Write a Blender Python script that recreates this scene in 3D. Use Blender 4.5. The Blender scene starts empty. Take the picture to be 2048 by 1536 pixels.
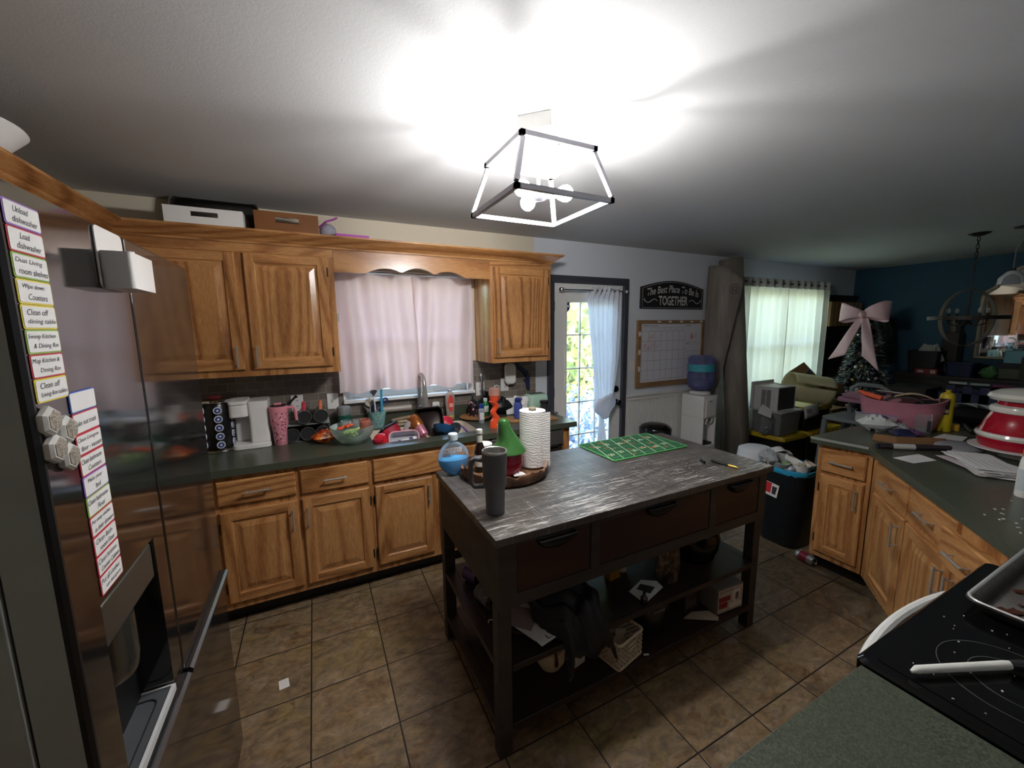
import bpy, math, random
from mathutils import Vector, Matrix, Euler
random.seed(7)
PI = math.pi
COL = bpy.context.scene.collection
# ------------------------------------------------------------------ camera, world, sun, exposure
sc = bpy.context.scene
cam_d = bpy.data.cameras.new('camera'); cam = bpy.data.objects.new('camera', cam_d); COL.objects.link(cam)
cam_d.sensor_fit = 'HORIZONTAL'; cam_d.sensor_width = 36.0; cam_d.lens = 36.0*792.24/2048; cam_d.clip_start = 0.02
yw, pt, rl = math.radians(26.36044), math.radians(-8.03804), math.radians(-0.66264)
fw = Vector((math.sin(yw)*math.cos(pt), math.cos(yw)*math.cos(pt), math.sin(pt)))
rt = Vector((math.cos(yw), -math.sin(yw), 0)); up = rt.cross(fw)
r2 = math.cos(rl)*rt + math.sin(rl)*up; u2 = -math.sin(rl)*rt + math.cos(rl)*up
cam.matrix_world = Matrix(((r2.x, u2.x, -fw.x, -1.73025), (r2.y, u2.y, -fw.y, -3.10481), (r2.z, u2.z, -fw.z, 1.63602), (0, 0, 0, 1)))
sc.camera = cam
sc.view_settings.view_transform = 'Standard'; sc.view_settings.look = 'None'
sc.view_settings.exposure = 0.66; sc.view_settings.gamma = 1.0; sc.view_settings.use_curve_mapping = False
W = bpy.data.worlds.new('sky'); sc.world = W; W.use_nodes = True
wn = W.node_tree; bg = wn.nodes['Background']; sky = wn.nodes.new('ShaderNodeTexSky')
sky.sky_type = 'NISHITA'; sky.sun_disc = False; sky.sun_elevation = math.radians(48); sky.sun_rotation = math.radians(150)
sky.air_density = 1.2; sky.dust_density = 2.0
wn.links.new(sky.outputs[0], bg.inputs[0]); bg.inputs[1].default_value = 2.15
sun_d = bpy.data.lights.new('sun', 'SUN'); sun_d.energy = 6.0; sun_d.angle = math.radians(2); sun_d.color = (1, .96, .88)
sun = bpy.data.objects.new('sun', sun_d); COL.objects.link(sun)
sun.rotation_euler = Euler((math.radians(-42), 0, math.radians(150)), 'XYZ'); sun.rotation_euler = Vector((-.35, .75, -.85)).to_track_quat('-Z', 'Y').to_euler()
BULB = 380.0      # emission strength of the three lamp bulbs

# ------------------------------------------------------------------ materials
def lin(h):
    h = h.lstrip('#'); o = []
    for i in (0, 2, 4):
        c = int(h[i:i+2], 16)/255; o.append(c/12.92 if c <= .04045 else ((c+.055)/1.055)**2.4)
    return (*o, 1)
_mc = {}
class NT:
    def __init__(s, name):
        s.m = bpy.data.materials.new(name); s.m.use_nodes = True; s.t = s.m.node_tree; s.b = s.t.nodes['Principled BSDF']; s.out = s.t.nodes['Material Output']
    def n(s, k, **kw):
        x = s.t.nodes.new('ShaderNode'+k)
        for a, v in kw.items():
            if a.startswith('i_'): 
                key = a[2:]; key = int(key) if key.isdigit() else key.replace('_', ' ')
                x.inputs[key].default_value = v
            else: setattr(x, a, v)
        return x
    def l(s, a, b): s.t.links.new(a, b)
    def co(s, scale=(1, 1, 1), loc=(0, 0, 0), rot=(0, 0, 0)):
        tc = s.n('TexCoord'); mp = s.n('Mapping'); mp.inputs['Scale'].default_value = scale; mp.inputs['Location'].default_value = loc; mp.inputs['Rotation'].default_value = rot
        s.l(tc.outputs['Object'], mp.inputs[0]); return mp.outputs[0]
    def ramp(s, fac, stops, interp='LINEAR'):
        r = s.n('ValToRGB'); r.color_ramp.interpolation = interp
        e = r.color_ramp.elements
        while len(e) < len(stops): e.new(.5)
        for i, (p, c) in enumerate(stops):
            e[i].position = p; e[i].color = lin(c) if isinstance(c, str) else (c, c, c, 1)
        s.l(fac, r.inputs[0]); return r.outputs[0]
    def noise(s, vec, scale=5, detail=4, rough=.5, dist=0):
        x = s.n('TexNoise', i_Scale=scale, i_Detail=detail, i_Roughness=rough, i_Distortion=dist)
        if vec is not None: s.l(vec, x.inputs['Vector'])
        return x.outputs['Fac']
    def math(s, op, a, b=None):
        x = s.n('Math', operation=op)
        for i, v in enumerate((a, b)):
            if v is None: continue
            if isinstance(v, (int, float)): x.inputs[i].default_value = v
            else: s.l(v, x.inputs[i])
        return x.outputs[0]
    def mix(s, fac, a, b, mode='MIX'):
        x = s.n('Mix', data_type='RGBA', blend_type=mode)
        for i, v in ((0, fac), (6, a), (7, b)):
            if isinstance(v, str): x.inputs[i].default_value = lin(v)
            elif isinstance(v, (int, float)): x.inputs[i].default_value = v
            elif isinstance(v, tuple): x.inputs[i].default_value = v
            else: s.l(v, x.inputs[i])
        return x.outputs[2]
    def bump(s, h, strength=.2, dist=.01):
        b = s.n('Bump', i_Strength=strength, i_Distance=dist); s.l(h, b.inputs['Height']); s.l(b.outputs[0], s.b.inputs['Normal'])
    def set(s, **k):
        for a, v in k.items(): s.b.inputs[a.replace('_', ' ')].default_value = v
        return s
def mat(color, rough=.5, metal=0.0, var=.12, nscale=18, bump=0, spec=None, key=None):
    k = key or ('m', color, rough, metal, var, nscale, bump, spec)
    if k in _mc: return _mc[k]
    t = NT('paint_'+color.strip('#')); c = lin(color)
    n = t.noise(t.co(), nscale, 3)
    a = tuple(x*(1-var) for x in c[:3])+(1,); b = tuple(min(1, x*(1+var)) for x in c[:3])+(1,)
    t.l(t.mix(n, a, b), t.b.inputs['Base Color']); t.set(Roughness=rough, Metallic=metal)
    if spec is not None: t.b.inputs['Specular IOR Level'].default_value = spec
    if bump: t.bump(n, bump, .004)
    _mc[k] = t.m; return t.m
def glassy(tint, amount=.75, rough=.05, key=None, gl=.12):
    """thin clear shell: tinted transparency with a sheen of reflection"""
    k = ('g', tint, amount, rough, gl)
    if k in _mc: return _mc[k]
    t = NT('clear_'+tint.strip('#')); t.t.nodes.remove(t.b)
    tr = t.n('BsdfTransparent'); tr.inputs[0].default_value = lin(tint)
    df = t.n('BsdfPrincipled'); df.inputs['Base Color'].default_value = lin(tint); df.inputs['Roughness'].default_value = rough
    m = t.n('MixShader'); nz = t.noise(t.co(), 9, 2); m1 = t.math('MULTIPLY_ADD', nz, .04); m1.node.inputs[2].default_value = 1-amount-.02
    fr = t.n('Fresnel', i_IOR=1.45); f2 = t.math('ADD', m1, t.math('MULTIPLY', fr.outputs[0], .6)); f2.node.use_clamp = True
    t.l(f2, m.inputs[0]); t.l(tr.outputs[0], m.inputs[1]); t.l(df.outputs[0], m.inputs[2]); t.l(m.outputs[0], t.out.inputs[0])
    _mc[k] = t.m; return t.m
def glow(color, st):
    t = NT('lit_bulb'); t.b.inputs['Emission Color'].default_value = lin(color); t.b.inputs['Emission Strength'].default_value = st; t.b.inputs['Base Color'].default_value = (.9, .9, .85, 1)
    return t.m
def oak_mat(name, grain, base=('#c3915d', '#a57143', '#6b4424')):
    t = NT(name); sc_ = {'z': (1, 1, .11), 'x': (.11, 1, 1), 'y': (1, .11, 1)}[grain]
    oi = t.n('ObjectInfo'); v = t.co(sc_); ad = t.n('VectorMath', operation='ADD'); t.l(v, ad.inputs[0])
    cm = t.n('CombineXYZ'); 
    for i in range(3): t.l(t.math('MULTIPLY', oi.outputs['Random'], 7.0+3*i), cm.inputs[i])
    t.l(cm.outputs[0], ad.inputs[1]); v = ad.outputs[0]
    n1 = t.noise(v, 2.2, 2, .3, .15); rings = t.math('SINE', t.math('MULTIPLY', n1, 150.0))
    r = t.math('POWER', t.math('MULTIPLY_ADD', rings, .5), 2.2); r.node.inputs[0].links[0].from_node.inputs[2].default_value = .5
    n2 = t.noise(v, 150, 4, .75); n3 = t.noise(v, 1.6, 3)
    f = t.math('ADD', t.math('MULTIPLY', r, t.math('MULTIPLY', n3, .42)), t.math('ADD', t.math('MULTIPLY', n2, .62), t.math('MULTIPLY', n3, .12)))
    t.l(t.ramp(f, [(.26, base[0]), (.48, base[1]), (.78, base[2])]), t.b.inputs['Base Color']); t.set(Roughness=.25)
    t.bump(n2, .08, .002); return t.m
OAKV = oak_mat('oak_upright_grain', 'z'); OAKH = oak_mat('oak_level_grain', 'x'); OAKY = oak_mat('oak_deep_grain', 'y')
OAKD = oak_mat('dark_stained_board', 'x', ('#4a2c22', '#331c15', '#20120e'))
def stretchy(name, stops, scale, detail, stretch, rough=.5, bump=0, metal=0):
    t = NT(name); f = t.noise(t.co(stretch), scale, detail, .6, .2); t.l(t.ramp(f, stops), t.b.inputs['Base Color']); t.set(Roughness=rough, Metallic=metal)
    if bump: t.bump(f, bump, .004)
    return t.m
WHITE = mat('#e2e0dc', .45, var=.03); WHITEG = mat('#e6e4e0', .25, var=.03); BLACK = mat('#0b0b0c', .45); BLACKG = mat('#08080a', .12); DGREY = mat('#2a2b2c', .55)
NICKEL = mat('#b9b7b2', .3, .65, .05); CHROME = mat('#d0d0d0', .08, 1.0, .03); PAPER = mat('#dddbd8', .8, var=.04); DKMETAL = mat('#3c3d42', .4, .6)
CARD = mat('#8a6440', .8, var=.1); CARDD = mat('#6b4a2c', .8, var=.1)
CLEAR = glassy('#eef3f2', .86); CLEARW = glassy('#e8e8ea', .6, .3); INK = mat('#2a2a30', .7); RED = mat('#a3122a', .25, var=.05)
BRONZE = mat('#3a2f26', .4, .8)
SCREEN = mat('#141416', .3)
# green laminate worktop
t = NT('green_laminate'); n = t.noise(t.co(), 260, 2); n2 = t.noise(t.co(), 3, 3)
t.l(t.mix(t.math('MULTIPLY', n2, .5), t.ramp(n, [(.3, '#30342b'), (.55, '#4a4f41'), (.75, '#636757')]), '#3c4237'), t.b.inputs['Base Color']); t.set(Roughness=.28); LAM = t.m
# floor tile
t = NT('slate_floor_tile'); v = t.co((1, 1, 1), (1.857+.335*20, .938+.325*20, 0))
br = t.n('TexBrick', offset=0.0, squash=1.0, i_Scale=1.0, i_Mortar_Size=.0035, i_Mortar_Smooth=.3, i_Bias=0.0, i_Brick_Width=.335, i_Row_Height=.325); t.l(v, br.inputs[0])
br.inputs['Color1'].default_value = (0, 0, 0, 1); br.inputs['Color2'].default_value = (1, 1, 1, 1); br.inputs['Mortar'].default_value = (.5, .5, .5, 1)
off = t.n('VectorMath', operation='MULTIPLY_ADD'); t.l(br.outputs[0], off.inputs[0]); off.inputs[1].default_value = (9, 5, 3); t.l(t.co((1, 1.6, 1), (0, 0, 0), (0, 0, .5)), off.inputs[2])
f = t.noise(off.outputs[0], 4.6, 11, .68, 2.2); g = t.noise(off.outputs[0], 3.2, 5, .55, 1.4); h3 = t.noise(off.outputs[0], 17, 8, .7, .6)
c1 = t.ramp(f, [(.30, '#43382c'), (.43, '#776650'), (.50, '#958464'), (.56, '#8a7d6e'), (.63, '#a89d8f'), (.72, '#6f5e46')])
c2 = t.ramp(g, [(.36, '#92865c'), (.46, '#837970'), (.54, '#9c8e81'), (.62, '#84684c'), (.72, '#75695a')])
c = t.mix(.4, c1, c2); c = t.mix(.75, c, t.ramp(h3, [(.3, '#544839'), (.55, '#a89b86'), (.7, '#c4b8a2')]), 'OVERLAY'); c = t.mix(br.outputs[1], c, '#241f1b')
t.l(c, t.b.inputs['Base Color']); t.set(Roughness=.36); hh = t.math('SUBTRACT', t.math('MULTIPLY', f, .3), br.outputs[1]); t.bump(hh, .35, .004); TILE = t.m
# wall paints: cream behind the cabinets turning grey past them
t = NT('wall_paint'); s = t.n('SeparateXYZ'); t.l(t.co(), s.inputs[0]); st = t.math('GREATER_THAN', s.outputs[0], .035)
t.l(t.mix(st, '#d9ceb8', '#d6d9e0'), t.b.inputs['Base Color']); t.set(Roughness=.7); t.bump(t.noise(t.co(), 160, 3), .08, .003); PAINT = t.m
t = NT('ceiling_texture'); nn = t.noise(t.co(), 120, 5, .7); t.l(t.mix(nn, '#b7b7b7', '#c1c1c1'), t.b.inputs['Base Color']); t.set(Roughness=.9); t.bump(nn, .2, .004); CEIL = t.m
TEAL = mat('#194a61', .6, var=.05, bump=.05, nscale=120)
GREYW = mat('#d0d3da', .7, var=.03, nscale=90, bump=.05)
# subway tile
t = NT('taupe_subway_tile'); v = t.co((1, 1, 1), (.05, 0, -.01), (PI/2, 0, 0))
br = t.n('TexBrick', offset=.5, i_Scale=1.0, i_Mortar_Size=.0022, i_Mortar_Smooth=.2, i_Brick_Width=.105, i_Row_Height=.052); t.l(v, br.inputs[0])
br.inputs['Color1'].default_value = lin('#6d655d'); br.inputs['Color2'].default_value = lin('#857b70'); br.inputs['Mortar'].default_value = lin('#a9a097')
n = t.noise(t.co(), 14, 4); t.l(t.mix(.35, br.outputs[0], t.mix(n, '#5a534d', '#938a80'), 'MIX'), t.b.inputs['Base Color']); t.set(Roughness=.16)
t.bump(t.math('SUBTRACT', t.math('MULTIPLY', n, .4), br.outputs[1]), .5, .003); SUBWAY = t.m
# black stainless
t = NT('dark_stainless'); n = t.noise(t.co((1, 260, 2)), 6, 3); t.l(t.mix(n, '#6a6664', '#747170'), t.b.inputs['Base Color']); t.set(Metallic=.93, Roughness=.08); STEEL = t.m
t = NT('brushed_pan'); n = t.noise(t.co(), 30, 6, .7); t.l(t.ramp(n, [(.3, '#4a4744'), (.6, '#6f6b67'), (.8, '#8a8681')]), t.b.inputs['Base Color']); t.set(Metallic=.55, Roughness=.36); PANM = t.m
# weathered island top
t = NT('weathered_board_top'); a = t.noise(t.co((.35, 3, 1)), 6, 8, .7); b = t.noise(t.co((1.2, 16, 1)), 7, 6, .75, .4); c = t.noise(t.co((1, 1, 1)), 2.2, 2)
base = t.ramp(a, [(.3, '#2b2724'), (.5, '#4a4541'), (.7, '#615b55')])
s = t.n('SeparateXYZ'); t.l(t.co(), s.inputs[0]); yy = t.math('MULTIPLY', t.math('ADD', s.outputs[1], 0.72), 1.0)
chip = t.math('ADD', b, t.math('MULTIPLY', t.math('SUBTRACT', c, .5), .45)); chip = t.math('SUBTRACT', chip, t.math('MULTIPLY', s.outputs[1], .17))
k = t.ramp(chip, [(.60, 0.0), (.68, 1.0)])
saw = t.noise(t.co((26, .9, 1)), 5, 4, .6); saw = t.ramp(saw, [(.55, 0.0), (.66, .55)])
gm = t.n('NewGeometry'); sg = t.n('SeparateXYZ'); t.l(gm.outputs['Normal'], sg.inputs[0]); k = t.math('MULTIPLY', k, t.math('GREATER_THAN', sg.outputs[2], .5))
col = t.mix(t.math('MULTIPLY', saw, t.math('SUBTRACT', 1.0, c)), base, '#8d9194'); t.l(t.mix(k, col, '#b3aea6'), t.b.inputs['Base Color'])
t.set(Roughness=.42); t.bump(a, .25, .004); ITOP = t.m
IDARK = stretchy('island_charcoal_wood', [(.3, '#262321'), (.6, '#383431'), (.8, '#47423e')], 9, 6, (.25, 1, 2), .55, .15)
IDRAW = stretchy('island_red_brown_board', [(.3, '#21110d'), (.55, '#321b15'), (.8, '#40241b')], 5, 6, (.3, 1, 2.4), .5, .1)
ISHELF = stretchy('island_shelf_board', [(.3, '#1c1210'), (.6, '#2a1a15'), (.8, '#33221b')], 5, 6, (.25, 2, 1), .45, .1)
def cloth(name, c1, c2, trans=.5, scale=40, tcol=None):
    t = NT(name); n = t.noise(t.co((1, 1, .25)), scale, 3); colr = t.mix(n, c1, c2); t.l(colr, t.b.inputs['Base Color']); t.set(Roughness=.9)
    if trans:
        tr = t.n('BsdfTranslucent'); 
        if tcol: tr.inputs[0].default_value = lin(tcol)
        else: t.l(colr, tr.inputs[0])
        m = t.n('MixShader'); m.inputs[0].default_value = trans
        t.l(t.b.outputs[0], m.inputs[1]); t.l(tr.outputs[0], m.inputs[2]); t.l(m.outputs[0], t.out.inputs[0])
    return t.m
CURT = cloth('kitchen_curtain_cloth', '#dcd2d2', '#e9dfdf', .32, tcol='#e8b5ac'); CURTW = cloth('white_curtain_cloth', '#dcdcd8', '#ebebe8', .62, tcol='#f6e8c8'); CURTD = cloth('door_curtain_cloth', '#dedee2', '#ebebef', .3)
# ------------------------------------------------------------------ mesh helpers
class MB:
    def __init__(s, t=None):
        s.v = []; s.f = []; s.mi = []; s.o = Vector(t.location) if t is not None else Vector((0, 0, 0)); s.M = None; s.k = 0
    def add(s, vs, fs, k=None):
        b = len(s.v); k = s.k if k is None else k
        for p in vs:
            p = Vector(p)
            if s.M is not None: p = s.M @ p
            s.v.append(p-s.o)
        for f in fs: s.f.append([b+i for i in f]); s.mi.append(k)
        return s
    def box(s, x0, y0, z0, x1, y1, z1, k=None):
        x0, x1 = min(x0, x1), max(x0, x1); y0, y1 = min(y0, y1), max(y0, y1); z0, z1 = min(z0, z1), max(z0, z1)
        return s.add([(x0, y0, z0), (x1, y0, z0), (x1, y1, z0), (x0, y1, z0), (x0, y0, z1), (x1, y0, z1), (x1, y1, z1), (x0, y1, z1)],
                     [(3, 2, 1, 0), (4, 5, 6, 7), (0, 1, 5, 4), (1, 2, 6, 5), (2, 3, 7, 6), (3, 0, 4, 7)], k)
    def cb(s, c, d, rot=None, k=None):
        """box by centre and size, with optional euler turn"""
        M = Matrix.Translation(c) @ (Euler(rot).to_matrix().to_4x4() if rot else Matrix())
        old = s.M; s.M = M if old is None else old @ M
        s.box(-d[0]/2, -d[1]/2, -d[2]/2, d[0]/2, d[1]/2, d[2]/2, k); s.M = old; return s
    def prism(s, poly, z0, z1, k=None, ax='z'):
        n = len(poly); mp = {'z': lambda a, b, h: (a, b, h), 'y': lambda a, b, h: (a, h, b), 'x': lambda a, b, h: (h, a, b)}[ax]
        vs = [mp(a, b, z0) for a, b in poly]+[mp(a, b, z1) for a, b in poly]
        fs = [list(range(n))[::-1], list(range(n, 2*n))]+[(i, (i+1) % n, n+(i+1) % n, n+i) for i in range(n)]
        return s.add(vs, fs, k)
    def loft(s, rings, closed=True, cap=True, k=None):
        n = len(rings[0]); vs = [p for r in rings for p in r]; fs = []
        for j in range(len(rings)-1):
            for i in range(n if closed else n-1):
                a = j*n+i; b = j*n+(i+1) % n; fs.append((a, b, b+n, a+n))
        if cap and closed: fs += [list(range(n))[::-1], list(range((len(rings)-1)*n, len(rings)*n))]
        return s.add(vs, fs, k)
    def tube(s, path, r, n=8, closed=False, k=None, cap=True):
        P_ = [Vector(p) for p in path]; m = len(P_); rings = []; ref = None
        for i, p in enumerate(P_):
            a = P_[(i-1) % m] if (i > 0 or closed) else p; b = P_[(i+1) % m] if (i < m-1 or closed) else p
            d = (b-a); d = d.normalized() if d.length > 1e-9 else Vector((0, 0, 1))
            if ref is None: ref = d.orthogonal().normalized()
            ref = (ref-d*ref.dot(d)); ref = ref.normalized() if ref.length > 1e-6 else d.orthogonal().normalized()
            q = d.cross(ref); rr = r[i] if isinstance(r, (list, tuple)) else r
            rings.append([p+rr*(math.cos(2*PI*j/n)*ref+math.sin(2*PI*j/n)*q) for j in range(n)])
        if closed: rings.append(rings[0])
        return s.loft(rings, True, cap and not closed, k)
    def lathe(s, prof, c=(0, 0, 0), n=32, k=None, sx=1, sy=1, cap=True):
        rings = [[(c[0]+r*sx*math.cos(2*PI*j/n), c[1]+r*sy*math.sin(2*PI*j/n), c[2]+z) for j in range(n)] for r, z in prof]
        return s.loft(rings, True, cap, k)
    def ball(s, c, r, n=16, m=10, k=None, z0=-1, z1=1):
        r = (r, r, r) if isinstance(r, (int, float)) else r
        pr = []
        for i in range(m+1):
            a = math.asin(z0)+(math.asin(z1)-math.asin(z0))*i/m; pr.append((max(math.cos(a), .003), math.sin(a)))
        rings = [[(c[0]+r[0]*a*math.cos(2*PI*j/n), c[1]+r[1]*a*math.sin(2*PI*j/n), c[2]+r[2]*z) for j in range(n)] for a, z in pr]
        return s.loft(rings, True, True, k)
    def sheet(s, fn, nu, nv, k=None):
        vs = [fn(i/nu, j/nv) for j in range(nv+1) for i in range(nu+1)]
        return s.add(vs, [(j*(nu+1)+i, j*(nu+1)+i+1, (j+1)*(nu+1)+i+1, (j+1)*(nu+1)+i) for j in range(nv) for i in range(nu)], k)
    def build(s, name, mats, parent=None, bev=0, smooth=35, solid=0, sub=0, seg=2):
        me = bpy.data.meshes.new(name); me.from_pydata([tuple(p) for p in s.v], [], s.f)
        for m in (mats if isinstance(mats, (list, tuple)) else [mats]): me.materials.append(m)
        for p, k in zip(me.polygons, s.mi): p.material_index = k; p.use_smooth = smooth > 0
        me.update()
        if smooth: me.set_sharp_from_angle(angle=math.radians(smooth))
        o = bpy.data.objects.new(name, me); COL.objects.link(o)
        if parent is not None: o.parent = parent
        if solid: md = o.modifiers.new('thick', 'SOLIDIFY'); md.thickness = solid; md.offset = 0
        if bev: md = o.modifiers.new('edge', 'BEVEL'); md.width = bev; md.segments = seg; md.limit_method = 'ANGLE'; md.angle_limit = math.radians(40)
        if sub: md = o.modifiers.new('soft', 'SUBSURF'); md.levels = sub; md.render_levels = sub
        return o
def tag(o, label, cat, group=None, kind=None):
    if label: o['label'] = label
    if cat: o['category'] = cat
    if group: o['group'] = group
    if kind: o['kind'] = kind
    return o
def T(name, label, cat, loc=(0, 0, 0), rz=0, group=None):
    o = bpy.data.objects.new(name, None); COL.objects.link(o); o.empty_display_size = .05
    o.location = loc; o.rotation_euler = (0, 0, rz); return tag(o, label, cat, group)
def dup(o, label, loc=None, rz=None, group=None):
    c = o.copy(); COL.objects.link(c)
    if loc is not None: c.location = loc
    if rz is not None: c.rotation_euler = (0, 0, rz)
    c['label'] = label
    if group: c['group'] = group
    def rec(a, b):
        for ch in list(a.children):
            d = ch.copy(); COL.objects.link(d); d.parent = b; rec(ch, d)
    rec(o, c); return c
def struct(name, mb, m, bev=0, **k): return tag(mb.build(name, m, None, bev, **k), None, None, None, 'structure')
def solo(name, label, cat, mb, m, loc=None, rz=0, group=None, bev=0, **k):
    o = mb.build(name, m, None, bev, **k)
    if loc is not None: o.location = loc; o.rotation_euler = (0, 0, rz)
    return tag(o, label, cat, group)
class L_:    # lets MB take a bare point as the base of its thing
    def __init__(s, p): s.location = Vector(p)
def writing(name, body, m, parent, pos, width, height=None, rot=(PI/2, 0, 0), shear=0, ext=.0006, mirror=False, curve=None, bold=0):
    """raised lettering as a mesh, centred at pos and fitted to width x height; curve bends it (function x -> dz)"""
    cu = bpy.data.curves.new(name, 'FONT'); cu.body = body; cu.size = 1; cu.align_x = 'CENTER'; cu.align_y = 'CENTER'; cu.shear = shear; cu.resolution_u = 3; cu.offset = bold
    tmp = bpy.data.objects.new(name, cu); COL.objects.link(tmp)
    dg = bpy.context.evaluated_depsgraph_get(); me = bpy.data.meshes.new_from_object(tmp.evaluated_get(dg))
    bpy.data.objects.remove(tmp); bpy.data.curves.remove(cu); me.name = name
    xs = [v.co.x for v in me.vertices]; ys = [v.co.y for v in me.vertices]
    cx, cy = (min(xs)+max(xs))/2, (min(ys)+max(ys))/2; sx = width/(max(xs)-min(xs)); sy = height/(max(ys)-min(ys)) if height else sx
    if mirror: sx = -sx
    R_ = Euler(rot).to_matrix()
    for v in me.vertices:
        a, b = (v.co.x-cx)*sx, (v.co.y-cy)*sy
        q = Vector((a, b, ext)) if curve is None else Vector(curve(a, b))
        v.co = R_ @ q+Vector(pos)
    me.materials.clear(); me.materials.append(m); me.update()
    o = bpy.data.objects.new(name, me); COL.objects.link(o)
    if parent is not None: o.parent = parent
    return o
def rect(x0, z0, x1, z1): return [(x0, z0), (x1, z0), (x1, z1), (x0, z1)]
def rrect(x0, y0, x1, y1, r, n=5):
    o = []
    for cx, cy, a in ((x1-r, y0+r, -PI/2), (x1-r, y1-r, 0), (x0+r, y1-r, PI/2), (x0+r, y0+r, PI)):
        for i in range(n+1): o.append((cx+r*math.cos(a+PI/2*i/n), cy+r*math.sin(a+PI/2*i/n)))
    return o
# raised panel front in the plane y = yf (facing -y), local coordinates
def panel_front(x0, z0, x1, z1, yf, th=.02, inset=True):
    m = MB(); 
    rings = [(0, 0), (0, th-.006), (.006, th)]
    if inset: rings += [(.052, th), (.058, th-.009), (.068, th-.009), (.098, th-.001)]
    R_ = [[(x0+a, yf-d, z0+a), (x1-a, yf-d, z0+a), (x1-a, yf-d, z1-a), (x0+a, yf-d, z1-a)] for a, d in rings]
    for j in range(len(R_)-1):
        for i in range(4):
            a, b = R_[j], R_[j+1]; rail = i in (0, 2)
            if inset and j == 2:      # flat frame: upright stiles run the whole height
                y = yf-th; e = .006; q = .052
                if i == 0: m.add([(x0+q, y, z0+e), (x1-q, y, z0+e), (x1-q, y, z0+q), (x0+q, y, z0+q)], [(0, 1, 2, 3)], 1)
                elif i == 2: m.add([(x0+q, y, z1-q), (x1-q, y, z1-q), (x1-q, y, z1-e), (x0+q, y, z1-e)], [(0, 1, 2, 3)], 1)
                else:
                    xa, xb = (x1-q, x1-e) if i == 1 else (x0+e, x0+q); m.add([(xa, y, z0+e), (xb, y, z0+e), (xb, y, z1-e), (xa, y, z1-e)], [(0, 1, 2, 3)], 0)
                continue
            m.add([a[i], a[(i+1) % 4], b[(i+1) % 4], b[i]], [(0, 1, 2, 3)], 1 if (rail or not inset) and j < 5 else 0)
    m.add(R_[-1], [(0, 1, 2, 3)], 0 if inset else 1); m.add(R_[0], [(3, 2, 1, 0)], 0)
    return m
def bar_pull(mb, a, b, out=.03, r=.0048):
    """straight bar pull from a to b (points on the door face), standing off towards -y"""
    a, b = Vector(a), Vector(b); o = Vector((0, -out, 0)); d = (b-a)
    mb.tube([a+o-d*.12, b+o+d*.12], r, 10)
    for p in (a, b): mb.tube([p, p+o], r*.8, 8)
    return mb
def cabinet(name, label, loc, rz, Wd, D, z0, z1, doors, drawers, toe=True, cat='cabinet', pulls=True):
    t = T(name, label, cat, loc, rz); b = MB()
    b.box(0, .0, z0, Wd, D, z1); b.build('body', OAKV, t, .0015)
    if z0 > 1: MB().box(.0005, -.0015, max(d_[3] for d_ in doors)+.004, Wd-.0005, -.0001, z1-.0005).build('top_rail', OAKH, t)
    if toe: MB().box(.0, .075, 0, Wd, D, z0-.0005).build('toe_kick', BLACK, t)
    for dd in doors:
        x0, za, x1, zb, side, hz = dd
        d = panel_front(x0, za, x1, zb, 0).build('door', [OAKV, OAKH], t)
        hx = x1-.028 if side == 'r' else x0+.028
        bar_pull(MB(), (hx, -.02, hz), (hx, -.02, hz+.1)).build('handle', NICKEL, d)
        ex = x0-.004 if side == 'r' else x1+.004
        for zc in (za+.09, zb-.09):
            h = MB(); h.tube([(ex, -.012, zc-.028), (ex, -.012, zc+.028)], .005, 8); h.box(ex-.006, -.004, zc-.02, ex+.006, 0, zc+.02); h.build('hinge', BRONZE, d)
    for dr in drawers:
        x0, za, x1, zb = dr[:4]; pull = dr[4] if len(dr) > 4 else True; out = dr[5] if len(dr) > 5 else 0
        m = panel_front(x0, za, x1, zb, 0, .02, False)
        if out: m.box(x0+.02, 0, za+.01, x1-.02, out+.2, zb-.03)
        d = m.build('drawer', [OAKV, OAKH], t); d.location = (0, -out, 0)
        if pull: cx = (x0+x1)/2; zc = (za+zb)/2; bar_pull(MB(), (cx-.05, -.02, zc), (cx+.05, -.02, zc)).build('handle', NICKEL, d)
    return t
# ------------------------------------------------------------------ room shell
CZ = 2.412
struct('floor', MB().box(-3.1, -6.2, -.1, 5.6, .15, 0), TILE)
struct('ceiling', MB().box(-3.1, -6.2, CZ, 5.6, .15, CZ+.1), CEIL)
m = MB()      # back wall with openings: sink window, door, dining window
for x0, z0, x1, z1 in ((-3.1, 0, -1.53, CZ), (-1.53, 0, -.6, 1.13), (-1.53, 2.05, -.6, CZ), (-.6, 0, .2, CZ), (.2, 2.04, 1.07, CZ), (1.07, 0, 2.85, CZ), (2.85, 0, 4.45, .75), (2.85, 2.1, 4.45, CZ), (4.45, 0, 5.6, CZ)):
    m.box(x0, 0, z0, x1, .14, z1)
struct('wall_back', m, PAINT)
struct('wall_left', MB().box(-3.1, -6.2, 0, -2.95, .0, CZ), mat('#cfc3ac', .7, var=.03))
struct('wall_right', MB().box(5.46, -6.2, 0, 5.6, 0, CZ), TEAL)
struct('wall_front', MB().box(-.95, -3.55, 0, 2.3, -3.4, CZ).box(-2.95, -6.2, 0, 5.46, -6.05, CZ), GREYW)
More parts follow.
